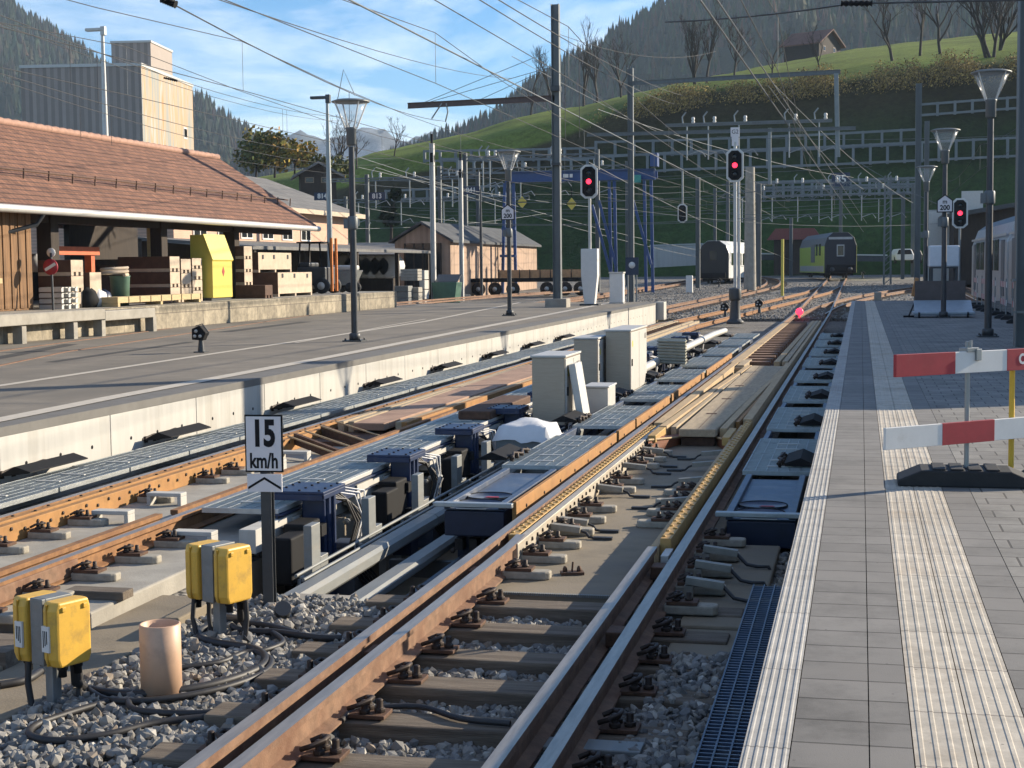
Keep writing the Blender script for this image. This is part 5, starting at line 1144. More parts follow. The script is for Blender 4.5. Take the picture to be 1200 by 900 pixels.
M['red_lamp'] = mat('red_signal_light', (1.0,.03,.07), .4, emit=1.6, var=.02); M['lens'] = mat('signal_lens',(.02,.025,.03),.15)
def signal(x, y, z0, zc_, s, label, pole='steel', lit=True, basecab=None, hang=False, polew=.06, darkfoot=False, border='white'):
    """colour-light signal: octagonal head with a pale rim, three lenses with hoods"""
    t = thing('railway_signal', label, 'signal', (x,y,z0)); z = zc_ - z0; w, hh, c = .27*s, .60*s, .14*s
    oc = [(-w+c,-hh),(w-c,-hh),(w,-hh+c),(w,hh-c),(w-c,hh),(-w+c,hh),(-w,hh-c),(-w,-hh+c)]
    b = MB(); b.prism([(u*1.30,v*1.14) for u,v in oc],0,.05,face_at(V((0,-.08,z)))); hd = b.build('signal_head',border,t)
    b = MB(); b.prism(oc,0,.04,face_at(V((0,-.131,z)))); b.build('background_plate','blackp',hd)
    for i,dz in enumerate((.36,0,-.36)):
        b = MB(); b.lathe([(.11*s,0),(.11*s,.02),(.08*s,.035)],(0,0,0),14); b.v = [(v[0],-.172-v[2],z+dz*s+v[1]) for v in b.v]
        b.build('lamp_lens','red_lamp' if (lit and i == 1) else 'lens',hd)
        b = MB(); n = 9; vs = []
        for d in (0,.14*s): vs += [(.125*s*math.cos(PI*k/(n-1)),-.172-d,z+dz*s+.125*s*math.sin(PI*k/(n-1))) for k in range(n)]
        b.add(vs,[(k,k+1,n+k+1,n+k) for k in range(n-1)]); b.build('lens_hood','blackp',hd)
    b = MB()
    if hang: b.tube([(0,0,z-hh*1.2),(0,0,z+hh+2.2)],polew,8)
    else: b.tube([(0,0,0),(0,0,z+hh*(.9 if not darkfoot else 1.6))],polew,10)
    b.build('pole',pole,t)
    if basecab:
        b = MB(); b.prism([(-.30,0),(.30,0),(.30,.0)] and [(-.2,0),(.2,0),(.33,1.2),(.33,2.25),(-.33,2.25),(-.33,1.2)],-.22,.22,Matrix.Rotation(PI/2,4,'X')); b.build('cabinet','white',t,bevel=.02)
        b = MB(); b.box(-.38,.38,-.3,.3,0,.07); b.build('foot_plate','mast_dark',t)
    return t
signal(-10.5,60.4,0,at(689,213,60.4).z,.97,'red colour-light signal on a post with a white tapered cabinet on the left platform',pole='alu_light',basecab=True)
s2 = signal(-4.72,59.7,-.62,at(861,194,59.7).z,.93,'red colour-light signal on a slim post standing between the two main tracks',pole='alu_light',darkfoot=True,polew=.07)
zt2 = at(861,168,59.7).z + .62
b = MB(); b.box(-.13,.13,-.05,-.03,zt2-.1,zt2+.55); b.box(-.17,.17,-.06,-.04,zt2+.25,zt2+.6); k = b.build('letter_board','sign_white',s2); b = MB(); b.text('G2',.22,face_at(V((0,-.0605,zt2+.43)))); b.build('lettering','blackp',k)
b = MB(); b.lathe([(.34,0),(.34,.1),(.22,.2),(.17,.9),(.24,.95),(.24,1.35),(.1,1.4)],(0,0,-.1),10); b.build('pole_foot','mast_dark',s2,bevel=.01)
q = at(1125,250,75); signal(q.x,75,0,q.z,1.02,'red colour-light signal with pale rim in front of the grey train',pole='steel',border='white')
q = at(800,250,100); signal(q.x,100,q.z-2,q.z,.86,'unlit signal hanging from an overhead arm left of the centre signal',lit=False,hang=True)
# dwarf signals
def dwarf(x,y,z,s,label):
    t = thing('dwarf_signal',label,'signal',(x,y,z))
    b = MB(); b.box(-.16*s,.16*s,-.16*s,.16*s,0,.03*s); b.tube([(0,0,.03*s),(0,0,.36*s)],[.10*s,.06*s],10); b.build('stand','mast_dark',t)
    b = MB(); b.prism([(-.22*s,.36*s),(.10*s,.34*s),(.20*s,.55*s),(.02*s,.76*s),(-.22*s,.66*s)],-.13*s,.13*s,Matrix.Rotation(PI/2,4,'X') ); hd = b.build('signal_head','blackp',t,bevel=.02*s)
    b = MB(); 
    for u,v in ((-.08,.60),(-.12,.46),(.04,.46)): b.lathe([(.045*s,-.02),(.045*s,.02)],(u*s,-.14*s,v*s),10,axis='Y')
    b.build('lamp_lens','alu_light',hd)
    b = MB(); b.tube([(-.1*s,-.12*s,.74*s),(.1*s,-.12*s,.80*s),(.3*s,-.12*s,.55*s),(.26*s,-.12*s,.48*s)],.015*s,6); b.build('guard_hoop','mast_dark',t)
dwarf(-12.18,27.05,0,.68,'small black dwarf signal standing alone on the left platform asphalt')
for px,py,Y,lab in ((850,372,58,'black dwarf signal at the foot of the centre signal, on its left'),(890,368,62,'black dwarf signal low on the ballast right of the centre signal'),(843,345,76,'small dwarf signal on a stick beyond the end of the left platform'),(1011,338,72,'small dwarf signal behind the white sack')):
    p = gz(px,py,-.66); dwarf(p.x,p.y,-.68+max(0,p.y-66)*.012,.85,lab)
mb = MB(); p = gz(937,367,-.5); mb.lathe([(.13,-.05),(.16,0),(.13,.05)],(p.x,p.y,-.44),12,axis='Y'); mb.tube([(p.x,p.y,-.7),(p.x,p.y,-.44)],.03,6); tag(mb.build('red_marker','red_lamp'),'small glowing red marker lamp on the right track','marker')
p = gz(943,335,-.3); mb = MB(); mb.tube([(p.x,96,yard_z(96)),(p.x,96,3.1)],.09,8); tag(mb.build('yellow_post','yellow_bin'),'thin yellow post beside the left side of the green train','post')
# white relay cabinet and information sign at the end of the left platform
t = thing('relay_cabinet','white relay cabinet at the far end of the left platform','cabinet',(-9.9,63.5,0)); b = MB(); b.box(-.28,.28,-.25,.25,.05,1.25); b.build('body','white',t,bevel=.02); b = MB(); b.box(-.31,.31,-.28,.28,1.25,1.31); b.box(-.3,.3,-.27,.27,0,.05); b.build('roof','alu_light',t)
p = at(741,325,70); t = thing('info_sign','dark blue sign with a white symbol at the slim mast beyond the left platform','sign',(p.x,70,-.5)); z = at(741,312,70).z+.5
b = MB(); b.tube([(-.2,0,0),(-.2,0,z+.4)],.04,6); b.tube([(.2,0,0),(.2,0,z+.4)],.04,6); b.build('post','steel',t)
b = MB(); b.box(-.30,.30,-.07,-.04,z-.4,z+.4); k = b.build('panel','sign_navy' if 'sign_navy' in M else MATS['sign_navy'],t); b = MB(); b.lathe([(.15,-.005),(.15,.005)],(0,-.075,z+.05),16,axis='Y'); b.build('white_symbol','white',k)
p = gz(808,345,-.4); t = thing('white_post','short white post beside the yard tracks left of the centre signal','post',(p.x,p.y,yard_z(p.y))); b = MB(); b.box(-.22,.22,-.2,.2,0,1.15); b.build('body','white',t,bevel=.03)
for s,px,Y,txt,bx in (('814',378,66,'814',0),('813',442,98,'813',1),('841',552,104,'841',2)):
    p = at(px,230 if s != '841' else 223,Y); t = thing('track_number_sign','dark blue sign reading '+s+{'814':' beside the dock floodlight mast','813':' on the hillside right of the first lamp post','841':' between the silver masts above the timber shed'}[s],'sign',(p.x,Y,p.z)); sz = Y/1800*6.6
    b = MB(); b.box(-sz*1.6,sz*1.6,-.03,.03,-sz*.72,sz*.72); k = b.build('panel',MATS['sign_navy'],t); b = MB(); b.text(s,sz*1.25,face_at(V((0,-.032,0))),bold=.01); b.build('lettering','white',k)
for px,py,Y,lab in ((612,237,104,'yellow diamond sign with black middle hanging left of the tall H mast'),(670,239,104,'yellow diamond sign hanging right of the tall H mast')):
    p = at(px,py,Y); t = thing('diamond_sign',lab,'sign',(p.x,Y,p.z)); b = MB()
    b.prism([(-.32,.04),(.32,.04),(0,.42)],0,.03,face_at(V((0,0,0)))); b.prism([(-.32,-.04),(.32,-.04),(0,-.42)],0,.03,face_at(V((0,0,0)))); b.build('yellow_triangle','yellow_bin',t)
    b = MB(); b.prism([(-.36,.04),(.36,.04),(.36,-.04),(-.36,-.04)],-.01,.02,face_at(V((0,0,0)))); b.tube([(0,.03,0),(0,.03,1.1)],.03,5); b.build('bar','blackp',t)

# ------------------------------------------------------------------ yard portals (overhead line gantries)
def portal(Y, pl, pr, py, lab, depth=.7, posts=None, arms=()):
    a, c = at(pl,py,Y), at(pr,py,Y); z = (a.z+c.z)/2; t = thing('catenary_portal',lab,'gantry',((a.x+c.x)/2,Y,yard_z(Y)))
    b = MB()
    for dz in (0,-depth): b.beam((a.x,Y,z+dz),(c.x,Y,z+dz),.10,.09)
    n = max(3,int((c.x-a.x)/1.1))
    for i in range(n):
        x0 = a.x+(c.x-a.x)*i/n; x1 = a.x+(c.x-a.x)*(i+1)/n; b.beam((x0,Y,z if i%2 else z-depth),(x1,Y,z-depth if i%2 else z),.05,.05); b.beam((x1,Y,z),(x1,Y,z-depth),.05,.05)
    b.build('lattice_beam','mast',t,world=True)
    for px in (posts if posts is not None else (pl,pr)):
        x = at(px,py,Y).x; b = MB(); b.hbeam((x,Y,yard_z(Y)),(x,Y,z+.3),.3,.28,.03,side=(1,0,0)); b.build('post','mast',t,world=True)
    for px in arms:
        x = at(px,py,Y).x; b = MB(); b.tube([(x,Y,z-depth),(x,Y-.02,z-depth-2.2)],.05,6); b.tube([(x,Y,z-depth-1.9),(x+.9,Y,z-depth-1.6),(x+1.2,Y,z-depth-2.0)],.04,6); b.tube([(x-.25,Y,z),(x-.3,Y,z+.45),(x-.05,Y,z+.75)],.05,6); b.build('steady_arm','steel',t,world=True)
        b = MB(); b.lathe([(.10,0),(.12,.1),(.08,.2),(.12,.3),(.08,.42)],(x+.4,Y,z),8); b.build('insulator','alu_light',t,world=True)
    return t
portal(135,846,1076,214,'lattice gantry with many hangers spanning the tracks above the green train',1.1,(853,1076),(870,905,935,975,1010,1045))
portal(150,838,1070,222,'farther lattice gantry close behind the one above the green train',1.0,(838,1070),(890,960,1030))
portal(125,515,735,196,'long yard gantry passing behind the blue crane beam',.35,(515,735),(560,610,650,700))
portal(108,545,700,182,'short thin gantry with curved insulator arms left of the tall H mast',.25,(545,700),(566,574,650))
portal(100,780,975,143,'high single-beam gantry with insulators right of the slim H mast',.12,(),(805,830,866,925,960))
portal(118,380,560,208,'thin gantry crossing the yard behind the silver masts',.2,(430,560),(440,480,530))
portal(140,390,620,232,'low wire-like gantry far behind the silver masts',.3,(405,600),(420,470,520,580))
q = at(902,150,100); b = MB(); b.hbeam(q,at(902,216,100),.24,.2,.02,side=(1,0,0)); tag(b.build('hanging_post','steel'),'steel post hanging below the high single-beam gantry','post')
# blue portal crane
gc = thing('portal_crane','blue steel portal crane standing across the yard behind the tall H mast','crane',(at(680,300,105).x,105,yard_z(105))); Yg = 105
a, c = at(592,208,Yg), at(768,207,Yg); zb = a.z
b = MB(); b.hbeam(a,(c.x,Yg,zb),.4,.72,.05,side=(0,0,1)); b.beam((a.x,Yg+1.2,zb),(c.x,Yg+1.2,zb),.15,.5); bm_ = b.build('girder','blue_gantry',gc,world=True)
b = MB(); b.box(at(661,208,Yg).x,at(667,208,Yg).x,Yg-.27,Yg-.255,zb-.12,zb+.12); b.box(at(668.5,208,Yg).x,at(672,208,Yg).x,Yg-.27,Yg-.255,zb-.12,zb+.12); b.build('lettering','white',bm_,world=True)
for px in (588,604,716,722,757,765):
    x = at(px,260,Yg).x; b = MB(); b.beam((x,Yg,yard_z(Yg)),(x+(.25 if px < 600 else -.1),Yg,zb-.4),.16,.2); b.build('leg','blue_gantry',gc,world=True)
for p0,p1 in (((702,235),(722,312)),((694,240),(716,320)),((742,235),(763,310)),((586,300),(604,300)),((588,268),(604,268))):
    b = MB(); b.beam(at(*p0,Yg-.3),at(*p1,Yg-.3),.16,.18); b.build('brace','blue_gantry',gc,world=True)
b = MB(); b.box(c.x-.3,c.x+.2,Yg-.5,Yg+.5,zb+.5,zb+1.4); b.build('hoist_box','blue_gantry',gc,world=True); b = MB(); q = at(747,210,Yg); b.box(q.x-.3,q.x+.3,Yg-.6,Yg-.3,q.z-.25,q.z+.25); b.build('control_box',mat('teal_box',(.05,.32,.27),.5),gc,world=True)
mb = MB()
for px,py,Y in ((690,135,60),): pass

# ------------------------------------------------------------------ overhead wires
def wire(p0, p1, r, label, sag=0.0, grp=None, n=10, m='mast', drop=()):
    a, c = at(*p0), at(*p1); pts = []
    for i in range(n+1):
        u = i/n; q = a.lerp(c,u); q.z -= sag*4*u*(1-u); pts.append(q)
    b = MB(); r *= .8; b.tube(pts,r,5); o = b.build('overhead_wire',m); tag(o,label,'wire',grp)
    for u,ln in drop:
        q = a.lerp(c,u); q.z -= sag*4*u*(1-u); b = MB(); b.tube([q,q-V((0,0,ln))],r*.7,4); d = b.build('dropper',m); d.parent = o; d.location = d.location - o.location
    return o
WL = [
 ((402,-4,22),(908,254,140),.020,0,'thick bright wire running diagonally down from the top edge past the tall H mast','mast'),
 ((246,-4,26),(600,92,80),.014,.3,'thin wire crossing the open sky above the lamp post','wire_dark'),
 ((190,-2,18),(520,142,60),.013,.3,'wire with a dark insulator at the top edge of the sky','wire_dark'),
 ((-20,10,30),(400,137,90),.014,.5,'uppermost of the wires crossing the dark tower','wire_dark'),
 ((-20,20,30),(400,142,90),.012,.5,'second wire from the top crossing the dark tower','wire_dark'),
 ((-20,80,34),(460,186,100),.014,.6,'third wire from the top crossing the dark tower','wire_dark'),
 ((-20,88,34),(460,192,100),.012,.8,'lowest wire crossing the dark tower','wire_dark'),
 ((60,150,50),(420,206,95),.012,.2,'thin wire just above the tiled roof ridge','wire_dark'),
 ((556,-4,24),(790,122,72),.013,.2,'left wire of the pair passing right of the tall H mast top','wire_dark'),
 ((578,-4,24),(800,112,72),.013,.2,'right wire of the pair passing right of the tall H mast top','wire_dark'),
 ((818,-4,16),(1012,272,135),.014,.0,'left wire of the pair descending steeply above the centre signal','mast'),
 ((838,-4,16),(1016,262,135),.012,.0,'right wire of the pair descending steeply above the centre signal','mast'),
 ((900,100,72),(1012,222,130),.022,.5,'left wire of the short pair below the hanging steel post','mast'),
 ((908,100,72),(1070,238,130),.022,.5,'right wire of the short pair below the hanging steel post','mast'),
 ((780,26,30),(1000,4,26),.018,.05,'dark nearly level wire across the upper right corner','mast_dark'),
 ((1008,4,26),(1210,0,26),.018,.0,'dark wire right of the ribbed insulator at the top','mast_dark'),
 ((420,184,80),(860,300,150),.022,.6,'upper of the wires slanting from the left lamp towards the white carriage','mast'),
 ((440,196,80),(880,312,150),.022,.6,'lower of the wires slanting from the left lamp towards the white carriage','mast'),
 ((420,196,85),(740,246,120),.020,.4,'wire slanting past the silver masts to the blue crane','mast'),
 ((700,128,73),(1000,208,125),.020,.4,'wire from the slim H mast arm to the far gantry','mast'),
 ((690,190,72),(930,306,150),.022,.3,'bright wire slanting behind the centre signal','mast'),
 ((740,246,90),(1100,262,110),.018,.5,'level wire crossing behind the centre signal','mast'),
 ((830,250,100),(1110,246,100),.020,.2,'level wire crossing in front of the far hillside lattice','mast'),
 ((1000,186,72),(1100,240,70),.018,.1,'wire ending at the right platform lamp with the distance board','mast'),
 ((400,214,95),(830,224,120),.022,.5,'level wire across the dark hillside above the timber shed','mast'),
 ((410,240,95),(600,262,120),.020,.3,'wire above the roof of the timber shed','mast'),
 ((410,268,95),(640,250,120),.020,.3,'wire rising to the right behind the timber shed','mast'),
 ((840,160,85),(1200,158,85),.016,.2,'level wire crossing the hillside at the upper lattice fence','mast'),
 ((600,66,58),(900,210,110),.016,.3,'wire from the top of the tall H mast down to the right','mast'),
 ((655,40,58),(840,60,90),.014,.6,'slack wire from the tall H mast towards the forest','wire_dark'),
]
for i,(p0,p1,r,sag,lab,m) in enumerate(WL):
    dr = ()
    if i == 2: dr = ((.38,2.2),)
    if i in (3,5): dr = ((.10,1.2),(.14,1.4),(.64,1.8),(.66,1.9))
    if i in (8,9): dr = ((.22,2.0),)
    wire(p0,p1,r,lab,sag,m=m,drop=dr)
RW = random.Random(9)
for k,(x0,y0,x1,y1) in enumerate(((-1.9,-6,-2.2,150),(-6.5,-6,-6.2,150),(-9.6,-6,-8.8,150),(-14.4,-6,-12.5,150),(-17.2,-6,-15.5,150),(5.2,-6,5.6,150))):
    for z,sg,nm in ((5.6,.0,'contact wire'),(6.7,.5,'carrier wire')):
        b = MB(); segs = 4; pts = []
        for i in range(segs):
            for j in range(6):
                u = (i+j/6)/segs; pts.append(V((x0+(x1-x0)*u+.25*(1 if i%2 else -1)*(1-2*j/6),y0+(y1-y0)*u,z+.011*max(0,y0+(y1-y0)*u-66)-sg*4*(j/6)*(1-j/6))))
        b.tube(pts,.009,5); o = b.build('overhead_wire','wire_dark'); tag(o,'long '+nm+' strung along the tracks '+['over the right main track','over the left main track','over the edge of the left platform','over the yard next to the lamp posts','over the yard next to the dock','over the grey train'][k],'wire')
        if sg:
            for q in range(3,23,3):
                d = MB(); d.tube([pts[q],V((pts[q].x,pts[q].y,5.6+.011*max(0,pts[q].y-66)))],.006,4); dd = d.build('dropper','mast'); dd.parent = o; dd.location = dd.location - o.location
for k in range(9):
    Y = 88+k*8; z = at(700,RW.uniform(196,262),Y).z; xl, xr = at(RW.uniform(430,560),250,Y).x, at(RW.uniform(880,1090),250,Y).x
    b = MB(); b.tube([(xl+(xr-xl)*i/8,Y,z-.5*(1-(i/4-1)**2)) for i in range(9)],.018,5); tag(b.build('span_wire','mast'),'thin cross-span wire hanging across the yard tracks in front of the dark bank','wire','cross-span wires over the yard')
def insul(px,py,Y,lab,ang,ln=.55):
    t = at(px,py,Y); d = V((math.cos(ang),0,-math.sin(ang))); b = MB(); pts = [t + d*(ln*(i/12-.5)) for i in range(13)]; b.tube(pts,[.03 if i%2 else .055 for i in range(13)],8,smooth=False); tag(b.build('insulator','blackp'),lab,'insulator')
insul(198,2,18.2,'dark ribbed insulator on the wire at the top left edge of the sky',.4,.20); insul(1004,4,26,'dark ribbed insulator on the level wire at the top right','.05' and .05,.5)
insul(200,93,60,'dark insulator on the wires crossing the lit face of the tower',.25,.6)
# ------------------------------------------------------------------ loading dock and tiled warehouse
mb = MB(); mb.box(-40,-18.1,10,59,-.2,.64); tag(mb.build('loading_dock',['rubble_stone'],bevel=.03),'long low stone loading dock carrying crates and the tiled warehouse','dock')
mb = MB(); mb.quad((-40,10,.646),(-18.12,10,.646),(-18.12,59,.646),(-40,59,.646)); k = struct(mb,'dock_paving',['concrete'])
t = thing('dock_canopy_edge','concrete slab edge on short posts along the near part of the loading dock','dock edge',(-17.9,32,0))
b = MB(); b.box(-18.1,-17.72,12,33.9,.40,.66); b.box(-18.1,-17.72,33.9,36.6,.36,.60); b.build('slab','concrete',t,world=True,bevel=.02)
for y in (14,18,22,26,30.2,32.45,33.8,36.55): b = MB(); b.box(-17.95,-17.72,y-.09,y+.09,-.05,.38); b.build('post','concrete',t,world=True)
wh = thing('warehouse','open-fronted goods warehouse with a long red-brown tiled roof','warehouse',(-22.5,33,.65))
EX, EZ, RX, RZ, BX, Y0, Y1 = -18.9, 3.12, -22.55, 5.56, -26.2, 12, 52
b = MB(); b.add([(EX,Y0,EZ),(EX,Y1,EZ),(RX,Y1,RZ),(RX,Y0,RZ),(BX,Y1,EZ),(BX,Y0,EZ),(EX,Y0,EZ-.12),(EX,Y1,EZ-.12),(RX,Y1,RZ-.12),(RX,Y0,RZ-.12),(BX,Y1,EZ-.12),(BX,Y0,EZ-.12)],
  [(0,1,2,3),(3,2,4,5),(7,6,9,8),(8,9,11,10),(0,6,7,1),(1,7,8,2),(2,8,10,4),(4,10,11,5),(5,11,9,3),(3,9,6,0)]); rf = b.build('roof','roof_tiles',wh,world=True)
b = MB(); sl_ = (RZ-EZ)/(RX-EX); zz = lambda x: EZ + (x-EX)*sl_
# courses of tiles raised a little so that the roof catches the light
for i in range(15):
    x = EX - .12 - i*.245; z = zz(x) + .008; b.add([(x,Y0,z+.007),(x,Y1,z+.007),(x-.235,Y1,zz(x-.235)+.006),(x-.235,Y0,zz(x-.235)+.006),(x,Y0,z-.005),(x,Y1,z-.005)],[(0,1,2,3),(4,5,1,0)])
b.build('tile_courses','roof_tiles',rf,world=True)
b = MB()
for i in range(int((Y1-Y0)/.42)): y = Y0+i*.42; b.tube([(RX,y,RZ+.02),(RX,y+.40,RZ+.035)],[.10,.12],8)
b.build('ridge_tiles',mat('ridge_tile',(.42,.24,.17),.8,var=.3),rf,world=True)
b = MB()
x = EX-1.05; z = zz(x); b.tube([(x,Y0,z+.20),(x,Y1,z+.20)],.025,6)
for i in range(34): y = Y0+.6+i*1.2; b.tube([(x,y,z+.0),(x+.02,y,z+.26)],.022,5)
b.build('snow_guard','wood_brown',rf,world=True)
b = MB(); b.tube([(EX+.06,Y0,EZ-.10),(EX+.06,Y1+.1,EZ-.14)],.095,8); b.build('gutter','alu_light',wh,world=True)
b = MB(); b.tube([(EX+.03,33.2,EZ-.2),(EX-.1,33.1,EZ-.45),(EX-.8,32.2,EZ-.75),(EX-1.2,31.5,EZ-.8)],.05,8); b.build('downpipe','mast_dark',wh,world=True)
b = MB(); b.box(-19.6,-19.4,12,33.5,.65,EZ-.1); b.box(-25.8,-19.6,33.3,33.5,.65,EZ-.1); 
for i in range(30): b.box(-19.4,-19.375,33.25-i*.34,33.25-i*.34+.22,.7,EZ-.15)
b.build('plank_wall','plank',wh,world=True)
b = MB(); b.box(-26.0,-25.8,12,52,.65,1.75); b.box(-26,-25.8,12,38.5,1.75,EZ); b.box(-26,-25.8,47,52,1.75,EZ); b.build('back_wall','wood_dark',wh,world=True)
for y in (35.0,41.2,46.5): b = MB(); b.box(-20.0,-19.6,y-.2,y+.2,.65,EZ+.2); b.build('post','wood_dark',wh,world=True,bevel=.02)
b = MB(); b.box(-19.95,-19.65,12,51.5,EZ-.35,EZ-.12); 
for y in (14,20,26,31.5,35,41.2,46.5,51): b.beam((-19.2,y,EZ-.02),(RX,y,RZ-.35),.14,.16); b.beam((BX,y,EZ-.1),(RX,y,RZ-.35),.14,.16)
b.build('rafters','wood_dark',wh,world=True)
b = MB(); b.box(-20.05,-19.95,40.98,41.4,1.45,2.9); b.build('pale_board','wood_light',wh,world=True)  # pale pine strip on the middle warehouse post

# ------------------------------------------------------------------ goods on the dock
DZ = .65
def dk(px,py): return gz(px,py,DZ)
def crate(x,y,z,sx,sy,sz,label,m='wood_pale',grp=None,slats=0,feet=True,rz=0,battens=None):
    t = thing('crate',label,'crate',(x,y,z),rz,grp)
    b = MB(); f = .09 if feet else 0; b.box(-sx/2,sx/2,-sy/2,sy/2,f,sz); b.m = [1]*6 if m == 'wood_light' else [0,0,0,1,0,0]; b.build('box',['wood_brown',m],t,bevel=.01)  # only the sun side is coloured pale; the shaded sides are coloured brown
    if feet:
        for k in (-1,0,1): b = MB(); b.box(-sx/2,sx/2,k*(sy/2-.07)-.06,k*(sy/2-.07)+.06,0,f); b.build('runner',battens or m,t)
    if slats:
        for i in range(slats+1): y_ = -sy/2 + sy*i/slats; b = MB(); b.box(sx/2,sx/2+.02,y_-.03,y_+.03,f,sz); b.build('batten',battens or m,t)
    return t
def lit(pxl, pxr, pyt, pyb, xf, dx, label, m, grp=None, z0=None, slats=0, feet=True):
    """crate whose sunlit long side (facing +X) sits at x = xf between two picture columns"""
    y0, y1 = atx(pxl,pyb,xf).y, atx(pxr,pyb,xf).y; z1 = atx((pxl+pxr)/2,pyt,xf).z; zb_ = DZ if z0 is None else z0
    return crate(xf-dx/2,(y0+y1)/2,zb_,dx,y1-y0-.02,z1-zb_,label,m,grp,slats,feet)
lit(138,236,346,360,-18.35,.45,'long low crate of pale slats along the dock edge','wood_light',slats=8)
def col_(pxl,pxr,pyt,n,xf,dx,label,m,grp):
    zt_ = atx(pxl,pyt,xf).z; y0, y1 = atx(pxl,350,xf).y, atx(pxr,350,xf).y; h_ = (zt_-DZ)/n
    for j in range(n): crate(xf-dx/2,(y0+y1)/2,DZ+j*h_,dx,y1-y0-.03,h_-.01,label,m,grp)
G_ = 'stacked crates beside the yellow bin'
col_(200,212,300,3,-19.0,1.6,'wooden crate in the left column of stacked crates beside the yellow bin','wood_pale',G_)
col_(213,225,303,3,-19.0,.9,'wooden crate in the middle column of stacked crates beside the yellow bin','wood_pale',G_)
col_(226,238,302,4,-19.0,.9,'wooden crate in the right column of stacked crates beside the yellow bin','wood_pale',G_)
col_(84,99,304,3,-19.0,.9,'wooden crate in the column left of the dark warehouse post','wood_pale','crates left of the warehouse post')
lit(106,120,319,356,-18.9,.35,'upright pale crate with a leaning board beside the dark warehouse post','wood_pale',feet=False)
yy_ = atx(78,350,-18.9).y
for j in range(4):
    b = MB()
    for q in range(5): b.box(-.3,.3,-.36+q*.17,-.36+q*.17+.11,.09,.11)
    for q in (-.34,0,.34): b.box(-.3,.3,q-.05,q+.05,0,.09)
    o = b.build('pallet','alu_light',None); o.location = (-19.1,yy_,DZ+j*.14); tag(o,'pale pallet in the small stack left of the crates','pallet','stacked pallets on the dock')
xf = -18.75; yb = atx(250,350,xf).y; ye = atx(273,350,xf).y; zt_ = atx(250,275,xf).z - DZ; w_y = (ye-yb)/2
t = thing('grit_bin','tall yellow bin with a sloping roof and a small red diamond on the dock','bin',(xf-.35,(yb+ye)/2,DZ))
b = MB(); b.prism([(-.35,.08),(.35,.08),(.35,zt_*.62),(.08,zt_),(-.35,zt_)],-w_y,w_y,Matrix.Rotation(PI/2,4,'X')); b.build('body','yellow_bin',t,bevel=.015)
b = MB(); b.add([(.10,-w_y-.04,zt_+.02),(.10,w_y+.04,zt_+.02),(.385,w_y+.04,zt_*.62),(.385,-w_y-.04,zt_*.62),(.08,-w_y-.04,zt_-.01),(.08,w_y+.04,zt_-.01),(.36,w_y+.04,zt_*.60),(.36,-w_y-.04,zt_*.60)],[(0,1,2,3),(7,6,5,4),(0,4,5,1),(1,5,6,2),(2,6,7,3),(3,7,4,0)]); b.build('lid','yellow_bin',t)
b = MB(); b.prism([(0,-.15),(.10,0),(0,.15),(-.10,0)],0,.005,Matrix.Translation((.353,.05,zt_*.44)) @ Matrix.Rotation(PI/2,4,'Z') @ Matrix.Rotation(PI/2,4,'X')); b.build('red_diamond','red',t)
b = MB(); b.box(-.3,.3,-w_y,w_y,0,.08); b.build('skid','mast_dark',t)
col_(287,297,288,4,-19.3,.9,'crate with its sunlit end coloured pale in the column right of the yellow bin','wood_pale','crates right of the yellow bin')
lit(326,366,319,341,-18.9,1.8,'lower big beige plywood crate with dark fittings on the dock','wood_pale')
zu = atx(326,319,-18.9).z; lit(303,342,296,318,-19.5,1.0,'upper big beige plywood crate with dark fittings on the dock','wood_pale',z0=zu)
for pxs,py,xf in (((308,321,337),301,-19.5),((331,345,360),323,-18.9)):
    for px in pxs: q = atx(px,py,xf); b = MB(); b.box(xf,xf+.02,q.y-.06,q.y+.06,q.z-.07,q.z+.07); tag(b.build('corner_bracket','mast_dark'),'dark metal fitting on the big beige crates','fitting','fittings on the big beige crates')
lit(311,320,334,351,-18.35,1.0,'low dark brown crate at the dock edge right of the yellow bin','wood_brown')
mb = MB(); mb.lathe([(.22,0),(.26,.75),(.28,.78),(.24,.78)],(-19.0,37.2,DZ),14); tag(mb.build('barrel',mat('green_barrel',(.10,.19,.14),.5)),'green barrel with a coil of hose behind the long crate','barrel')
mb = MB(); mb.tube([(-19.0+.28*math.cos(a*.7),36.9+.5*math.sin(a*.7),DZ+.80+.01*a) for a in range(20)],.045,6); tag(mb.build('hose_coil','wood_pale'),'coil of pale hose lying on the green barrel','hose')
R = random.Random(21)
for k,(x,y,s,m,lab) in enumerate(((-19.0,35.4,.45,'blackp','black rubbish sack behind the long crate'),(-19.0,35.9,.4,'tarp','white crumpled sack behind the long crate'),(-19.1,36.4,.4,'blue','blue bag behind the long crate'),(-20.4,35.4,.4,'tarp','pale round container under the warehouse roof'))):
    mb = MB(); mb.lathe([(s*.5,0),(s*.6,s*.4),(s*.45,s*.9),(s*.15,s*1.15)],(x,y,DZ+(.0 if k<3 else .9)),9); mb.v = [(a+R.uniform(-.06,.06),b_+R.uniform(-.06,.06),c) for a,b_,c in mb.v]; tag(mb.build('sack',m),lab,'sack')
mb = MB(); mb.box(-20.8,-20.5,36.2,39.0,2.0,2.22); mb.box(-20.75,-20.55,36.4,36.6,.65,2.0); mb.box(-20.75,-20.55,38.6,38.8,.65,2.0); tag(mb.build('orange_beam',mat('orange_beam',(.62,.13,.04),.5)),'orange steel beam rack under the warehouse roof','rack')
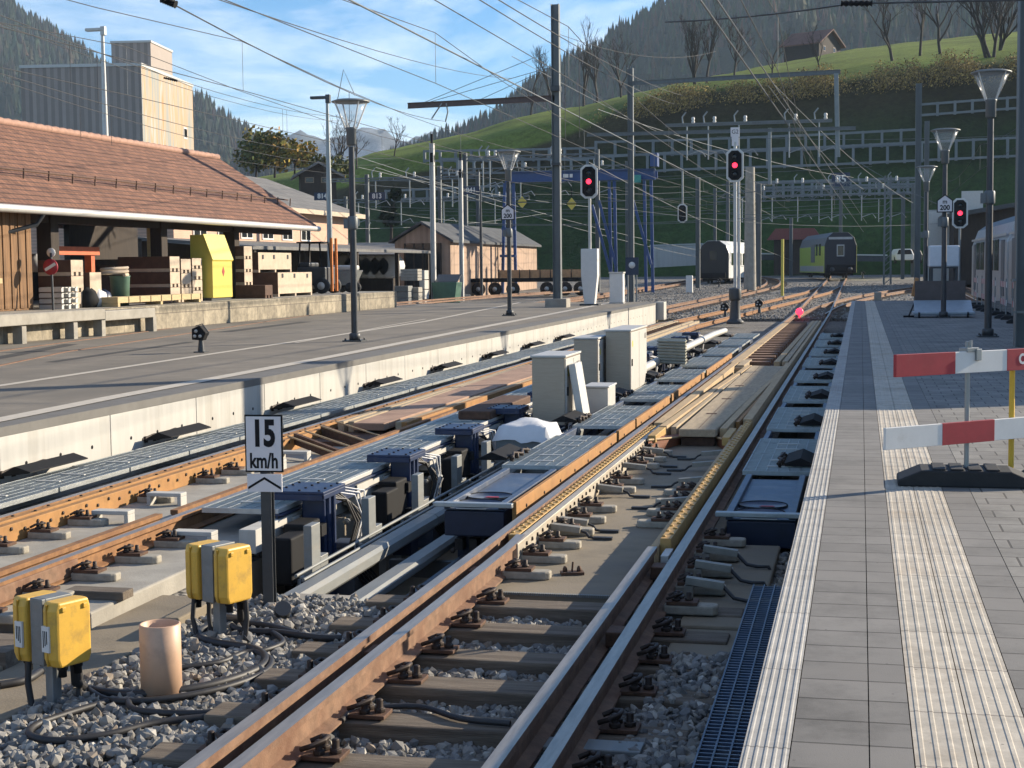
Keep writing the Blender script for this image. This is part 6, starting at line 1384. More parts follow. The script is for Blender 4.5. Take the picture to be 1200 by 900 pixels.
for k in range(7):
    y = 43.0+k*1.35; mb = MB(); R2 = random.Random(k); mb.rbox((-23.5,y,DZ+.45+R2.random()*.2),.9,1.0,.9+R2.random()*.4); tag(mb.build('stored_box',R2.choice(['wood_brown','mast_dark','wood_dark']),bevel=.02),'dark box stored deep inside the warehouse','box','boxes inside the warehouse')
t = thing('stop_disc','red disc sign with a white bar leaning at the plank wall','sign',(-18.7,33.2,DZ)); b = MB(); b.tube([(0,0,0),(-.1,.15,1.35)],.03,6); b.build('stick','mast_dark',t)
b = MB(); b.lathe([(.19,-.015),(.19,.015)],(-.08,.08,1.02),18,axis='Y'); k = b.build('disc','red',t); b = MB(); b.rbox((-.08,.06,1.02),.31,.005,.07,ry=-.5); b.build('white_bar','white',k)
b = MB(); b.lathe([(.11,-.01),(.11,.01)],(-.1,.16,1.36),14,axis='Y'); b.build('upper_disc','white',t)
mb = MB(); mb.box(-19.3,-18.8,27.5,31.2,1.30,1.42); mb.box(-19.25,-19.1,28,28.1,.65,1.3); mb.box(-19.25,-19.1,30.8,30.9,.65,1.3); tag(mb.build('bench','wood_light',bevel=.01),'plank bench in front of the plank wall on the dock','bench')
# forklift
fk = thing('forklift','dark forklift with an orange mast parked on the loading dock','forklift',(-19.8,54.2,DZ)); fk.scale = (.85,.85,.85)
b = MB(); b.box(-.55,.75,-.7,.8,.35,1.15); b.box(-.55,.0,-.6,.6,1.15,1.35); b.build('body','mast_dark',fk,bevel=.06)
b = MB()
for x in (-.5,.55):
    for y in (-.6,.6): b.beam((x,y,1.1),(x*.85,y,2.2),.06,.06)
b.box(-.55,.6,-.7,.7,2.18,2.25); b.build('cab_frame','blackp',fk)
for x,y in ((-.35,-.75),(.6,-.75),(-.35,.75),(.6,.75)):
    b = MB(); b.lathe([(.32,-.12),(.34,-.08),(.34,.08),(.32,.12)],(x,y,.34),16,axis='Y'); w_ = b.build('wheel','black',fk); b = MB(); b.lathe([(.17,-.13),(.17,.13)],(x,y,.34),12,axis='Y'); b.build('rim','alu_light',w_)
b = MB(); b.box(.85,.95,-.35,-.25,.1,2.4); b.box(.85,.95,.25,.35,.1,2.4); b.build('mast',mat('orange_mast',(.65,.20,.04),.5),fk)
t = thing('skip','grey tipping skip with a pale load beside the forklift','skip',(-19.3,56.2,DZ)); t.scale = (.8,.8,.8); b = MB(); b.prism([(-.5,.35),(.4,.35),(.75,1.05),(-.6,1.05)],-.5,.5,Matrix.Rotation(PI/2,4,'X')); b.build('tub','steel_dull',t,bevel=.01)
b = MB(); b.box(-.5,.6,-.45,.45,1.05,1.3); b.build('load','alu_light',t,bevel=.08)
for x,y in ((-.3,-.45),(.4,-.45),(-.3,.45),(.4,.45)): b = MB(); b.lathe([(.24,-.07),(.24,.07)],(x,y,.24),12,axis='Y'); b.build('wheel','black',t)

# ------------------------------------------------------------------ tower, brick station building, lean-to
stripemat('corrugated_brown',(.34,.285,.245),(.25,.21,.18),.42,(.989,.148,0),.5,.55,.12)
m,nt,N,K,b = nodemat('pastel_render'); g = N('ShaderNodeNewGeometry'); mp = N('ShaderNodeMapping'); mp.inputs['Rotation'].default_value = (.25,0,0); mp.inputs['Scale'].default_value = (1,1.0,.12); K(g.outputs['Position'],mp.inputs[0])
n = N('ShaderNodeTexNoise'); n.inputs['Scale'].default_value = 1.3; n.inputs['Detail'].default_value = 2; n.inputs['Distortion'].default_value = .4; K(mp.outputs[0],n.inputs['Vector']); r = N('ShaderNodeValToRGB'); e = r.color_ramp.elements
e[0].position = .32; e[0].color = (.22,.25,.25,1); e[1].position = .68; e[1].color = (.42,.23,.10,1); x = e.new(.44); x.color = (.34,.29,.22,1); x = e.new(.52); x.color = (.40,.265,.14,1); x = e.new(.60); x.color = (.36,.36,.33,1)
K(n.outputs['Fac'],r.inputs[0]); K(r.outputs[0],b.inputs['Base Color']); b.inputs['Roughness'].default_value = .7; M['pastel_render'] = m
tw = thing('tower_block','square windowless tower with dark ribbed cladding and a pastel striped side','building',(-42,82,0)); c0 = V((-39.2,80,0)); dx_ = V((-.989,-.148,0)); dy_ = V((-.148,.989,0))
def obx(mb, o, a, b_, la, lb, z0, z1, m=0):
    p = [o, o+a*la, o+a*la+b_*lb, o+b_*lb]; mb.add([(q.x,q.y,z0) for q in p]+[(q.x,q.y,z1) for q in p],[(0,3,2,1),(4,5,6,7),(0,1,5,4),(1,2,6,5),(2,3,7,6),(3,0,4,7)],m)
b = MB(); obx(b,c0,dx_,dy_,6.9,10.2,0,12.95); b.m[3] = 1; b.m[5] = 1; tb_ = b.build('wall',['corrugated_brown','pastel_render'],tw,world=True)
b = MB(); obx(b,c0-dx_*.05-dy_*.05,dx_,dy_,7.0,10.3,12.95,13.12); b.build('parapet','alu_light',tw,world=True)
b = MB(); obx(b,c0+dx_*.2+dy_*2.5,dx_,dy_,2.3,4.2,13.12,14.6); b.m[3] = 0; pb = b.build('roof_box',['corrugated_brown'],tw,world=True); b = MB(); obx(b,c0+dx_*.15+dy_*2.45,dx_,dy_,2.4,4.3,14.6,14.72); b.build('roof_cap','alu_light',pb,world=True)
b = MB(); q = c0+dy_*8.0-dx_*.02; obx(b,q,dx_,dy_,.08,.75,9.6,10.3); wf = b.build('window','white',tw,world=True); b = MB(); obx(b,q-dx_*.02+dy_*.1,dx_,dy_,.05,.55,9.7,10.2); b.build('pane','glass',wf,world=True)
bk = thing('brick_building','long pinkish brick station building with a grey slate roof behind the dock','building',(-33,76,0))
b = MB(); b.box(-40,-30,64,88,0,4.9); b.build('wall','brick_pink',bk,world=True)
b = MB(); xs = [(-29.3,4.8),(-35.5,7.1),(-41,4.8)]; b.add([(x,y,z) for y in (63,89) for x,z in xs]+[(x,y,z-.2) for y in (63,89) for x,z in xs],[(0,1,4,3),(1,2,5,4),(6,9,10,7),(7,10,11,8),(0,3,9,6),(2,8,11,5),(0,6,7,1),(1,7,8,2),(3,4,10,9),(4,5,11,10)]); rf = b.build('roof','grey_slates',bk,world=True)
b = MB(); b.box(-29.45,-29.2,63,89,4.55,4.8); b.build('eaves_board','wood_pale',bk,world=True)
b = MB(); b.box(-33.6,-31.6,70,72.5,5.4,6.3); d_ = b.build('dormer','wood_pale',rf,world=True); b = MB(); b.box(-33.8,-31.3,69.8,72.7,6.3,6.45); b.build('dormer_roof','grey_slates',rf,world=True)
for y in (66,68.8,71.6,74.4,77.2,80): b = MB(); b.box(-29.99,-29.95,y,y+1.5,3.1,3.75); w_ = b.build('window','white',bk,world=True); b = MB(); b.box(-29.97,-29.93,y+.1,y+.68,3.18,3.67); b.box(-29.97,-29.93,y+.82,y+1.4,3.18,3.67); b.build('pane','glass',w_,world=True)
lt = thing('lean_to','dark open lean-to shelter along the foot of the brick building','shelter',(-27.5,72,0)); b = MB(); b.add([(-24.6,60,2.55),(-24.6,88,2.55),(-30,88,3.0),(-30,60,3.0),(-24.6,60,2.4),(-24.6,88,2.4),(-30,88,2.85),(-30,60,2.85)],[(0,1,2,3),(7,6,5,4),(0,4,5,1),(1,5,6,2),(2,6,7,3),(3,7,4,0)]); b.build('roof','grey_slates',lt,world=True)
for y in (60.5,67,74,81,87): b = MB(); b.box(-24.9,-24.7,y-.1,y+.1,0,2.4); b.build('post','wood_dark',lt,world=True)
b = MB(); b.box(-29.9,-29.6,60,88,0,2.9); b.build('back_wall','wood_dark',lt,world=True)
# timber shed
x0 = at(463,300,92).x; x1 = at(528,300,92).x; sh = thing('timber_shed','larch-clad shed with a wide dark doorway and a grey roof in the yard','shed',((x0+x1)/2,105,yard_z(92)))
stripemat('larch_boards_v',(.38,.265,.19),(.32,.22,.155),.36,(1,1,0),.5,.85,.22,bump=.25); zg = yard_z(92); ze = 3.2; zr = 4.25; xm = (x0+x1)/2
b = MB(); b.add([(x0,92,zg),(x1,92,zg),(x1,92,ze),(xm,92,zr),(x0,92,ze),(x0,118,zg),(x1,118,zg),(x1,118,ze),(xm,118,zr),(x0,118,ze)],[(0,1,2,3,4),(9,8,7,6,5),(1,6,7,2),(5,0,4,9)]); b.build('wall','larch_boards_v',sh,world=True)
b = MB(); k_=.35; b.add([(x1+.3,91.6,ze-.1),(xm,91.6,zr+.05),(x0-.3,91.6,ze-.1),(x1+.3,118.4,ze-.1),(xm,118.4,zr+.05),(x0-.3,118.4,ze-.1),(x1+.3,91.6,ze+.04),(xm,91.6,zr+.2),(x0-.3,91.6,ze+.04),(x1+.3,118.4,ze+.04),(xm,118.4,zr+.2),(x0-.3,118.4,ze+.04)],[(6,9,10,7),(7,10,11,8),(0,1,4,3),(1,2,5,4),(0,6,7,1),(1,7,8,2),(0,3,9,6),(2,8,11,5),(3,4,10,9),(4,5,11,10)]); b.build('roof','dark_slates',sh,world=True)
dx0, dx1 = at(475,300,92).x, at(517,300,92).x; b = MB(); b.box(dx0,dx1,91.95,91.985,zg,at(500,285,92).z); d = b.build('doorway','glass',sh,world=True)
b = MB()
for q in range(5): x = dx0+(dx1-dx0)*q/4; b.box(x-.05,x+.05,91.9,91.95,zg,at(500,285,92).z)
b.build('door_frame','wood_dark',d,world=True)
# bales, block stacks, skips, pipes in the yard in front of the shed
for i in range(6):
    p = at(408+i*10,312,84); mb = MB(); mb.lathe([(.62,-.6),(.7,-.5),(.7,.5),(.62,.6)],(p.x,84,p.z),14,axis='Y'); tag(mb.build('wrapped_bale','tarp' if i%2 else 'alu_light',bevel=.05),'wrapped pale bale in the row left of the timber shed','bale','wrapped bales left of the shed')
mb = MB(); p0,p1 = at(403,325,84.8),at(463,325,84.8); mb.box(p0.x,p1.x,84.2,85.6,yard_z(84),p0.z+.1); tag(mb.build('bale_platform','wood_dark'),'dark platform carrying the wrapped bales','platform')
for i,(px,py,w,h_,m,lab) in enumerate(((482,322,20,14,'concrete','grey concrete block stack, upper left of the group by the silver mast'),(473,342,16,15,'steel_dull','grey block stack at the lower left of the group by the silver mast'),(487,343,12,14,'concrete','grey block stack lying lower right by the silver mast'),(497,328,6,24,'wallc','narrow column of pale blocks beside the silver mast'))):
    Y = 76+i*.8; a = at(px-w/2,py+h_/2,Y); c = at(px+w/2,py-h_/2,Y); z0 = yard_z(Y) if i in (1,2,3) else a.z; t = thing('block_stack',lab,'blocks',((a.x+c.x)/2,Y,z0)); nn = 4
    for j in range(nn): b = MB(); b.box(-(c.x-a.x)/2,(c.x-a.x)/2,-.4,.4,(c.z-z0)*j/nn,(c.z-z0)*(j+.93)/nn); b.build('block',m,t,bevel=.02)
p = at(524,345,80); t = thing('dumpster','green open dumpster in front of the silver masts','dumpster',(p.x,80,yard_z(80))); b = MB(); b.prism([(-.55,.1),(.55,.1),(.7,1.35),(-.7,1.35)],-.6,.6,Matrix.Rotation(PI/2,4,'X')); b.build('tub',mat('dumpster_green',(.05,.13,.09),.5),t,bevel=.02); b = MB(); b.mbox(Matrix.Translation((.0,.2,1.55)) @ Matrix.Rotation(.4,4,'X'),1.3,1.0,.06); b.build('lid','mast_dark',t)
R = random.Random(5)
for i in range(16):
    px = R.uniform(500,575); py = R.uniform(338,352); p = gz(px,py,-.45); s = R.uniform(.25,.6); mb = MB(); mb.rbox((p.x,p.y,yard_z(p.y)+s*.3+.1),s*1.4,s,s*.7,rz=R.random()*3); tag(mb.build('debris_block',R.choice(['wallc','concrete','wood_pale','steel_dull','brown_red']),bevel=.03),'odd block among the building rubble in front of the shed','block','rubble in front of the shed')
# flat wagon loaded with timber
fw = thing('flat_wagon','dark flat wagon loaded with pale timber beams in front of the shed','wagon',(at(625,330,98).x,98,yard_z(98))); wa, wb = at(556,330,98).x, at(694,330,98).x; z = yard_z(98)
b = MB(); b.box(wa,wb,97,99.4,z+.95,z+1.2); b.build('deck','blackp',fw,world=True)
for x in (wa+.5,wa+1.6,wa+2.8,wb-2.8,wb-1.6,wb-.6): b = MB(); b.lathe([(.45,-.06),(.45,.06)],(x,97.1,z+.5),14,axis='Y'); w_ = b.build('wheel','wood_dark',fw,world=True); b = MB(); b.lathe([(.15,-.1),(.15,.1)],(x,97.1,z+.5),8,axis='Y'); b.build('axle_box','alu_light',w_,world=True)
for k in range(9): b = MB(); x = wa+1.9+k*.68; b.beam((x,97,z+1.2),(x,97,z+1.75),.06,.06); b.build('stake','wood_dark',fw,world=True)
b = MB()
for k in range(5): b.box(wa+1.8,wb-.2,97.1+k*.45,97.4+k*.45,z+1.22,z+1.62+.1*(k%2))
o = b.build('timber_load',mat('timber_beams',(.55,.32,.16),.8,var=.3),None); tag(o,'stack of pale timber beams lying on the dark flat wagon','timber')

# ------------------------------------------------------------------ trains
def car_body(t, L_, W_, H_, m_side, m_roof, m_end, lower=.35, name='body'):
    pr = [(-W_/2,.45),(W_/2,.45),(W_/2,2.65),(W_/2-.25,3.35),(W_/2-.75,3.75),(-W_/2+.75,3.75),(-W_/2+.25,3.35),(-W_/2,2.65)]
    b = MB(); vs = [(x,y,z*H_/3.75) for y in (0,L_) for x,z in pr]; n = 8
    b.add(vs,[tuple(range(n)),tuple(range(2*n-1,n-1,-1))]+[(i,(i+1)%n,n+(i+1)%n,n+i) for i in range(n)],[2,2,1,0,1,1,1,1,1,0]); return b.build(name,[m_side,m_roof,m_end],t,bevel=.05)
M['train_green'] = mat('train_green',(.38,.46,.07),.4,var=.1); M['train_navy'] = mat('train_navy',(.007,.010,.022),.35,var=.2); M['train_roof'] = mat('train_roof',(.12,.13,.14),.5); M['train_grey'] = mat('train_grey',(.42,.43,.43),.4,.2,var=.2,scale=1.5); M['train_black'] = mat('train_black',(.012,.013,.015),.35); M['train_white'] = mat('train_white',(.72,.72,.70),.4)
def bogie(t, y, W_):
    b = MB(); b.box(-W_/2+.1,W_/2-.1,y-1.2,y+1.2,.25,.5); b.build('bogie','blackp',t)
    for s in (-1,1):
        for q in (-.8,.8): b = MB(); b.lathe([(.42,-.06),(.42,.06)],(s*.72,y+q,.43),14,axis='X'); b.build('wheel','mast_dark',t)
p = at(985,330,135); zt_ = yard_z(135)+.2
gt = thing('green_train','green railcar with a dark navy end standing on the main track','train',(p.x,134.5,zt_),.16); car_body(gt,17,2.75,3.95,'train_green','train_roof','train_navy'); bogie(gt,2.5,2.75); bogie(gt,14,2.75)
b = MB(); b.box(-.32,.32,-.03,-.004,1.9,2.9); w_ = b.build('end_window','train_grey',gt,bevel=.02); b = MB(); b.box(-.24,.24,-.05,-.028,2.0,2.8); b.build('pane','glass',w_)
b = MB(); b.box(-1.25,1.25,-.35,0,.55,1.0); b.box(-1.2,1.2,-.2,0,1.0,1.2); b.build('buffer_beam','blackp',gt,bevel=.03)
for x in (-.75,.75): b = MB(); b.lathe([(.2,-.1),(.2,.0)],(x,-.42,.8),12,axis='Y'); b.build('buffer','mast_dark',gt)
for y in (2.2,4.2): b = MB(); b.box(-1.40,-1.373,y,y+1.0,2.0,3.0); b.build('window','glass',gt)
b = MB(); b.box(-1.41,-1.373,6,8.5,1.4,3.0); b.build('dark_panel','train_roof',gt); b = MB(); b.box(-1.40,-1.373,.3,16.5,.6,1.1); b.build('side_skirt','train_grey',gt)
b = MB(); b.box(-1.0,1.0,-.03,-.003,3.35,3.55); b.build('front_trim','train_grey',gt)
p = at(835,332,126); wc = thing('white_carriage','white carriage with a black end standing on the far-left yard track','train',(p.x+.1,126,yard_z(126)+.05),-.08); car_body(wc,15,2.5,3.5,'train_white','train_white','train_black'); bogie(wc,2.5,2.5); bogie(wc,12,2.5)
b = MB(); b.box(-.3,.3,-.03,-.004,1.9,2.65); b.build('end_window','glass',wc); b = MB(); b.box(-1.0,1.0,-.3,0,.5,.9); b.build('buffer_beam','blackp',wc)
for y in (1.2,4.2,7.2,10.2): b = MB(); b.box(1.245,1.275,y,y+2.2,1.5,2.5); b.build('window','glass',wc)
pt = thing('passenger_train','long grey passenger train with dark windows alongside the paved platform','train',(6.95,42,-.55)); H_ = 4.0
for c_ in range(3):
    y0 = -19.5+c_*20.2; b = MB(); pr = [(-1.4,.4),(1.4,.4),(1.4,2.9),(1.1,3.7),(.6,4.05),(-.6,4.05),(-1.1,3.7),(-1.4,2.9)]; vs = [(x,y,z) for y in (y0,y0+19.5) for x,z in pr]; n = 8
    b.add(vs,[tuple(range(n)),tuple(range(2*n-1,n-1,-1))]+[(i,(i+1)%n,n+(i+1)%n,n+i) for i in range(n)],[0,0,1,0,0,1,1,1,0,0]); cb_ = b.build('car_body',['train_grey','train_roof'],pt,bevel=.05)
    for q in range(7):
        y = y0+1.0+q*2.6; b = MB(); b.box(-1.43,-1.398,y,y+2.0 if q%3 else y+1.1,1.75,3.05) if q%3 else b.box(-1.43,-1.398,y,y+1.3,.75,3.0); b.build('window' if q%3 else 'door','glass' if q%3 else 'train_roof',pt,bevel=.02)
    bogie(pt,y0+3,2.8); bogie(pt,y0+16.5,2.8)
    b = MB(); b.box(-1.425,-1.40,y0+.2,y0+19.3,3.15,3.25); b.build('cornice','alu_light',pt)
# parapet, shelter, cars and barns at the back
t = thing('parapet_wall','low pale parapet wall far left behind the yard tracks','wall',(at(790,295,170).x,165,0)); a,c = at(764,290,160),at(822,288,170); b = MB(); b.beam((a.x,a.y,a.z-1),(c.x,c.y,c.z-1),.4,2.2); b.build('wall','wallc',t,world=True); b = MB(); b.beam((a.x,a.y,a.z+.2),(c.x,c.y,c.z+.2),.5,.15); b.build('coping','alu_light',t,world=True)
t = thing('guard_wall','long low railing wall with pale top behind the green train','wall',(at(950,295,168).x,168,0)); a,c = at(872,296,168),at(1040,298,168); b = MB(); b.beam((a.x,168,a.z-.5),(c.x,168,c.z-.5),.3,.55); b.build('wall','mast_dark',t,world=True); b = MB(); b.beam((a.x,167.9,a.z-.1),(c.x,167.9,c.z-.1),.4,.14); b.build('coping','alu_light',t,world=True)
p = at(932,300,166); t = thing('red_roof_shelter','small shelter with a dull red roof left of the green train','shelter',(p.x,166,yard_z(166))); zr_ = at(932,268,166).z-yard_z(166); ze_ = at(932,281,166).z-yard_z(166)
b = MB(); b.prism([(-2.9,ze_),(2.9,ze_),(2.0,zr_),(-2.0,zr_)],-1.5,1.5,Matrix.Rotation(PI/2,4,'X')); b.build('roof',mat('dull_red',(.20,.055,.045),.7),t); b = MB(); b.box(-2.2,2.2,-.8,1,.0,ze_); b.build('wall','wood_dark',t)
for i,(px,Y,m) in enumerate(((1057,150,'white'),(1067,152,'mast_dark'))):
    p = at(px,300,Y); t = thing('parked_car',['small white car parked beyond the right platform','small dark car parked beyond the right platform'][i],'car',(p.x,Y,p.z-.7),.1); b = MB(); b.prism([(-.8,.3),(.8,.3),(.85,.8),(.6,1.35),(-.6,1.35),(-.85,.8)],-2,2,Matrix.Rotation(PI/2,4,'X')); b.build('body',m,t,bevel=.1)
    b = MB(); b.prism([(-.68,.85),(.68,.85),(.54,1.27),(-.54,1.27)],2.0,2.03,Matrix.Rotation(PI/2,4,'X')); b.build('windscreen','glass',t)
    for s in (-1,1): b = MB(); b.lathe([(.32,-.1),(.32,.1)],(s*.75,-1.3,.32),12,axis='X'); b.build('wheel','black',t)
a = at(1118,260,112); c = at(1215,215,112); t = thing('dark_barn','dark timber barn with a pale gable patch behind the grey train','barn',((a.x+c.x)/2,115,0)); zt_ = at(1150,224,112).z
b = MB(); b.box(a.x,c.x+4,112,124,0,zt_-1.2); b.build('wall','wood_dark',t,world=True); b = MB(); b.add([(a.x-.8,111,zt_-1.6),(c.x+6,111,zt_+.3),(c.x+6,125,zt_+.3),(a.x-.8,125,zt_-1.6),(a.x-.8,111,zt_-1.9),(c.x+6,111,zt_),(c.x+6,125,zt_),(a.x-.8,125,zt_-1.9)],[(0,1,2,3),(7,6,5,4),(0,4,5,1),(1,5,6,2),(2,6,7,3),(3,7,4,0)]); b.build('roof','mast_dark',t,world=True)
q = at(1127,224,111.9); q2 = at(1152,247,111.9); b = MB(); b.box(q.x,q2.x,111.85,111.98,q2.z,q.z); b.build('gable_panel','alu_light',t,world=True)
a = at(1108,262,100); t = thing('pale_silo','narrow pale wall piece between the right lamps and the barn','wall',(a.x,118,0)); b = MB(); b.box(-.5,1.2,-.5,.5,0,at(1108,246,118).z); b.build('wall','alu_light',t)
# ------------------------------------------------------------------ houses, trees and terraces on the hills
def chalet(p, w, d, h_, rh, rz, label, wall='wood_dark', roof='grey_slates', over=.8):
    t = thing('wooden_chalet',label,'house',p,rz)
    b = MB(); b.box(-w/2,w/2,-d/2,d/2,-1.5,h_); b.add([(-w/2,-d/2,h_),(w/2,-d/2,h_),(0,-d/2,h_+rh*.95),(-w/2,d/2,h_),(w/2,d/2,h_),(0,d/2,h_+rh*.95)],[(0,1,2),(5,4,3),(0,2,5,3),(1,4,5,2)]); b.build('wall',wall,t)
    W_ = w/2+over; D_ = d/2+over; ze_ = h_ - over*rh/(w/2); b = MB(); b.add([(-W_,-D_,ze_),(0,-D_,h_+rh),(W_,-D_,ze_),(-W_,D_,ze_),(0,D_,h_+rh),(W_,D_,ze_),(-W_,-D_,ze_+.25),(0,-D_,h_+rh+.25),(W_,-D_,ze_+.25),(-W_,D_,ze_+.25),(0,D_,h_+rh+.25),(W_,D_,ze_+.25)],[(6,7,10,9),(7,8,11,10),(0,3,4,1),(1,4,5,2),(0,1,7,6),(1,2,8,7),(3,9,10,4),(4,10,11,5),(0,6,9,3),(2,5,11,8)]); b.build('roof',roof,t)
    for s in (-.25,.2): b = MB(); b.box(s*w-.45,s*w+.45,-d/2-.04,-d/2+.02,h_*.35,h_*.75); f = b.build('window',mat('window_frame',(.30,.22,.15),.7),t); b = MB(); b.box(s*w-.36,s*w+.36,-d/2-.06,-d/2-.03,h_*.40,h_*.70); b.build('pane','glass',f)
    return t
q = hill_at(952,62); M['barn_roof'] = mat('barn_roof',(.17,.085,.06),.85,var=.35,scale=.6)
chalet(V((q.x,q.y,q.z-.2)),8.5,8.0,2.6,2.6,PI/2-.5,'weathered wooden barn with a brown roof on the crest of the green hill',roof='barn_roof')
q = at(372,212,150); chalet(V((q.x,150,q.z-.8)),3.6,4,1.4,1.0,.4,'dark chalet with a grey roof on the slope left of the first lamp post')
q = at(420,282,110); t = thing('low_shed','low brown shed with a grey roof behind the first lamp post','shed',(q.x,112,yard_z(110))); b = MB(); b.box(-4,4,-3,3,0,2.6); b.build('wall','wood_red',t); b = MB(); b.add([(-4.5,-3.5,2.5),(4.5,-3.5,2.5),(4.5,3.5,3.6),(-4.5,3.5,3.6),(-4.5,-3.5,2.7),(4.5,-3.5,2.7),(4.5,3.5,3.8),(-4.5,3.5,3.8)],[(3,2,1,0),(4,5,6,7),(0,1,5,4),(1,2,6,5),(2,3,7,6),(3,0,4,7)]); b.build('roof','grey_slates',t)

def bare_tree(p, H_, seed, label, grp=None, spread=.5, r0=None, multi=1):
    """leafless tree: trunk with forking limbs down to fine twigs"""
    R = random.Random(seed); t = thing('bare_tree',label,'tree',p,0,grp); tr_ = MB(); tw_ = MB()
    def grow(q, d, ln, r, lv):
        pts = [q]; rr = [r]; n = 3
        for i in range(n):
            d = (d + V((R.uniform(-1,1),R.uniform(-1,1),R.uniform(-.3,.6)))*.16).normalized(); q = q + d*ln/n; pts.append(q); rr.append(r*(1-.32*(i+1)/n))
        (tr_ if lv < 1 else tw_).tube(pts,rr,5 if lv < 2 else 3,caps=False)
        if lv >= (5 if H_ > 6 else 4): return
        k = R.choice((2,3,3)) if lv else R.choice((5,6,7))
        for i in range(k):
            a = R.random()*2*PI; sp = R.uniform(.35,.9)*spread*1.5; nd = (d + V((math.cos(a)*sp,math.sin(a)*sp,R.uniform(-.05,.35)))).normalized(); u = R.uniform(.35,1.0) if lv == 0 else R.uniform(.45,1)
            j = min(n,int(u*n+.5)); grow(pts[j],nd,ln*R.uniform(.5,.75),max(.016,rr[j]*R.uniform(.55,.72)),lv+1)
    for m_ in range(multi): grow(V((R.uniform(-1,1)*.25*(multi-1),R.uniform(-.5,.5)*.2,-.3)),V((R.uniform(-.12,.12)*multi,0,1)).normalized(),H_*.52,(r0 or H_*.021),0)
    tr_.build('trunk','bark',t); tw_.build('crown','bark',t); return t
hp = lambda px,s: hill_pt(px,s)
for i,(px,s,hh,sp,mu,lab) in enumerate(((1046,1.12,9.2,.85,1,'spreading bare tree on the meadow right of the hilltop barn'),(1078,1.15,8.4,.55,1,'slim bare tree second to the right of the hilltop barn'),(1102,1.14,9.4,.7,1,'sturdy dark bare tree on the meadow, third right of the hilltop barn'),(1160,1.06,9.2,.55,3,'multi-stemmed bare tree at the right end of the meadow'),(1172,1.10,9,.55,2,'bare tree close behind the multi-stemmed one at the right'),(962,1.05,4.6,.5,1,'small bare tree below the hilltop barn'),
   (622,1.5,8,.28,1,'tall slim bare tree on the crest left of the tall H mast'),(648,1.55,9,.3,1,'bare tree on the crest just behind the tall H mast'),(684,1.35,9.5,.26,1,'tall bare tree on the crest right of the tall H mast'),(700,1.3,8.5,.4,1,'reddish bare tree on the crest between the two H masts'),(728,1.3,8,.5,1,'broad bare tree on the crest behind the slim H mast'),(816,1.15,7.5,.3,2,'pair-stemmed bare tree among the golden bushes left of the barn'),(828,1.1,8,.3,1,'slim bare tree left of the hilltop barn'),(860,1.1,6.6,.5,1,'bare tree between the pair-stemmed tree and the barn'),(905,1.1,5,.6,1,'low spreading bare tree just left of the hilltop barn'))):
    q = hp(px,s); bare_tree(q,hh*1.15,40+i,lab,None,sp,None,mu)
for i,(px,py,Y,hh,lab) in enumerate(((395,205,165,7,'pale bare tree behind the first lamp post head'),(418,195,175,5,'thin bare tree on the skyline right of the first lamp post'),(462,180,185,4.5,'lonely small bare tree on the left skyline of the hill'),(405,210,160,6,'bare tree close beside the dark chalet'))):
    q = at(px,py,Y); bare_tree(q,hh,80+i,lab,None,.6)
def leafy(p, H_, rad, seed, tints, label, n=1500, name='autumn_tree', s=.32, grp=None):
    R = random.Random(seed); t = thing(name,label,'tree',p,0,grp); b = MB(); b.tube([(0,0,-.3),(.1,0,H_*.3),(0,.1,H_*.62)],[H_*.03,H_*.022,H_*.01],7)
    for k in range(6): a = R.random()*6.3; b.tube([(0,0,H_*R.uniform(.25,.5)),(math.cos(a)*rad*.6,math.sin(a)*rad*.6,H_*R.uniform(.5,.8))],[H_*.012,H_*.004],5)
    b.build('trunk','bark',t); vs, fs, cs = [], [], []; lobes = [(R.uniform(-.6,.6)*rad,R.uniform(-.6,.6)*rad,H_*R.uniform(.38,.85),rad*R.uniform(.35,.6)) for _ in range(11)]
    for k in range(n):
        lx,ly,lz,lr_ = R.choice(lobes); d = V((R.gauss(0,1),R.gauss(0,1),R.gauss(0,1))).normalized()*lr_*R.random()**.4; c = V((lx,ly,lz))+d; a = V((R.gauss(0,1),R.gauss(0,1),R.gauss(0,1))).normalized(); e = a.orthogonal().normalized(); f_ = a.cross(e); q = s*R.uniform(.6,1.3); o = len(vs)
        vs += [tuple(c+e*q),tuple(c+f_*q*.7),tuple(c-e*q),tuple(c-f_*q*.7)]; fs.append((o,o+1,o+2,o+3)); tc_ = R.choice(tints); m_ = R.uniform(.7,1.25); cs.append([x*m_ for x in tc_])
    me = bpy.data.meshes.new('crown'); me.from_pydata(vs,[],fs); me.materials.append(M['tinted']); o = bpy.data.objects.new('crown',me); col.objects.link(o); o.parent = t; tint_object(o,cs); return t
GOLD = [(.30,.22,.04),(.22,.19,.04),(.12,.13,.03),(.34,.20,.04)]; GRN = [(.06,.08,.02),(.09,.10,.03),(.14,.12,.03)]
for i,(px,py,Y,hh,rr,tn,lab) in enumerate(((300,208,150,4.4,2.6,GRN,'dull green tree behind the brick building, leftmost of three'),(322,205,152,4.4,2.8,GRN+GOLD,'green and gold tree behind the brick building, middle of three'),(345,206,155,3.6,2.4,GOLD,'golden tree behind the brick building, rightmost of three'),(380,212,158,2.0,2.6,GRN,'low green bush beside the dark chalet'))):
    leafy(at(px,py,Y),hh,rr,60+i,tn,lab,1400,s=.24)
leafy(at(458,290,120),5.2,.9,71,[(.012,.025,.012),(.02,.035,.015)],'narrow dark conifer behind the timber shed',700,'dark_conifer',.3)
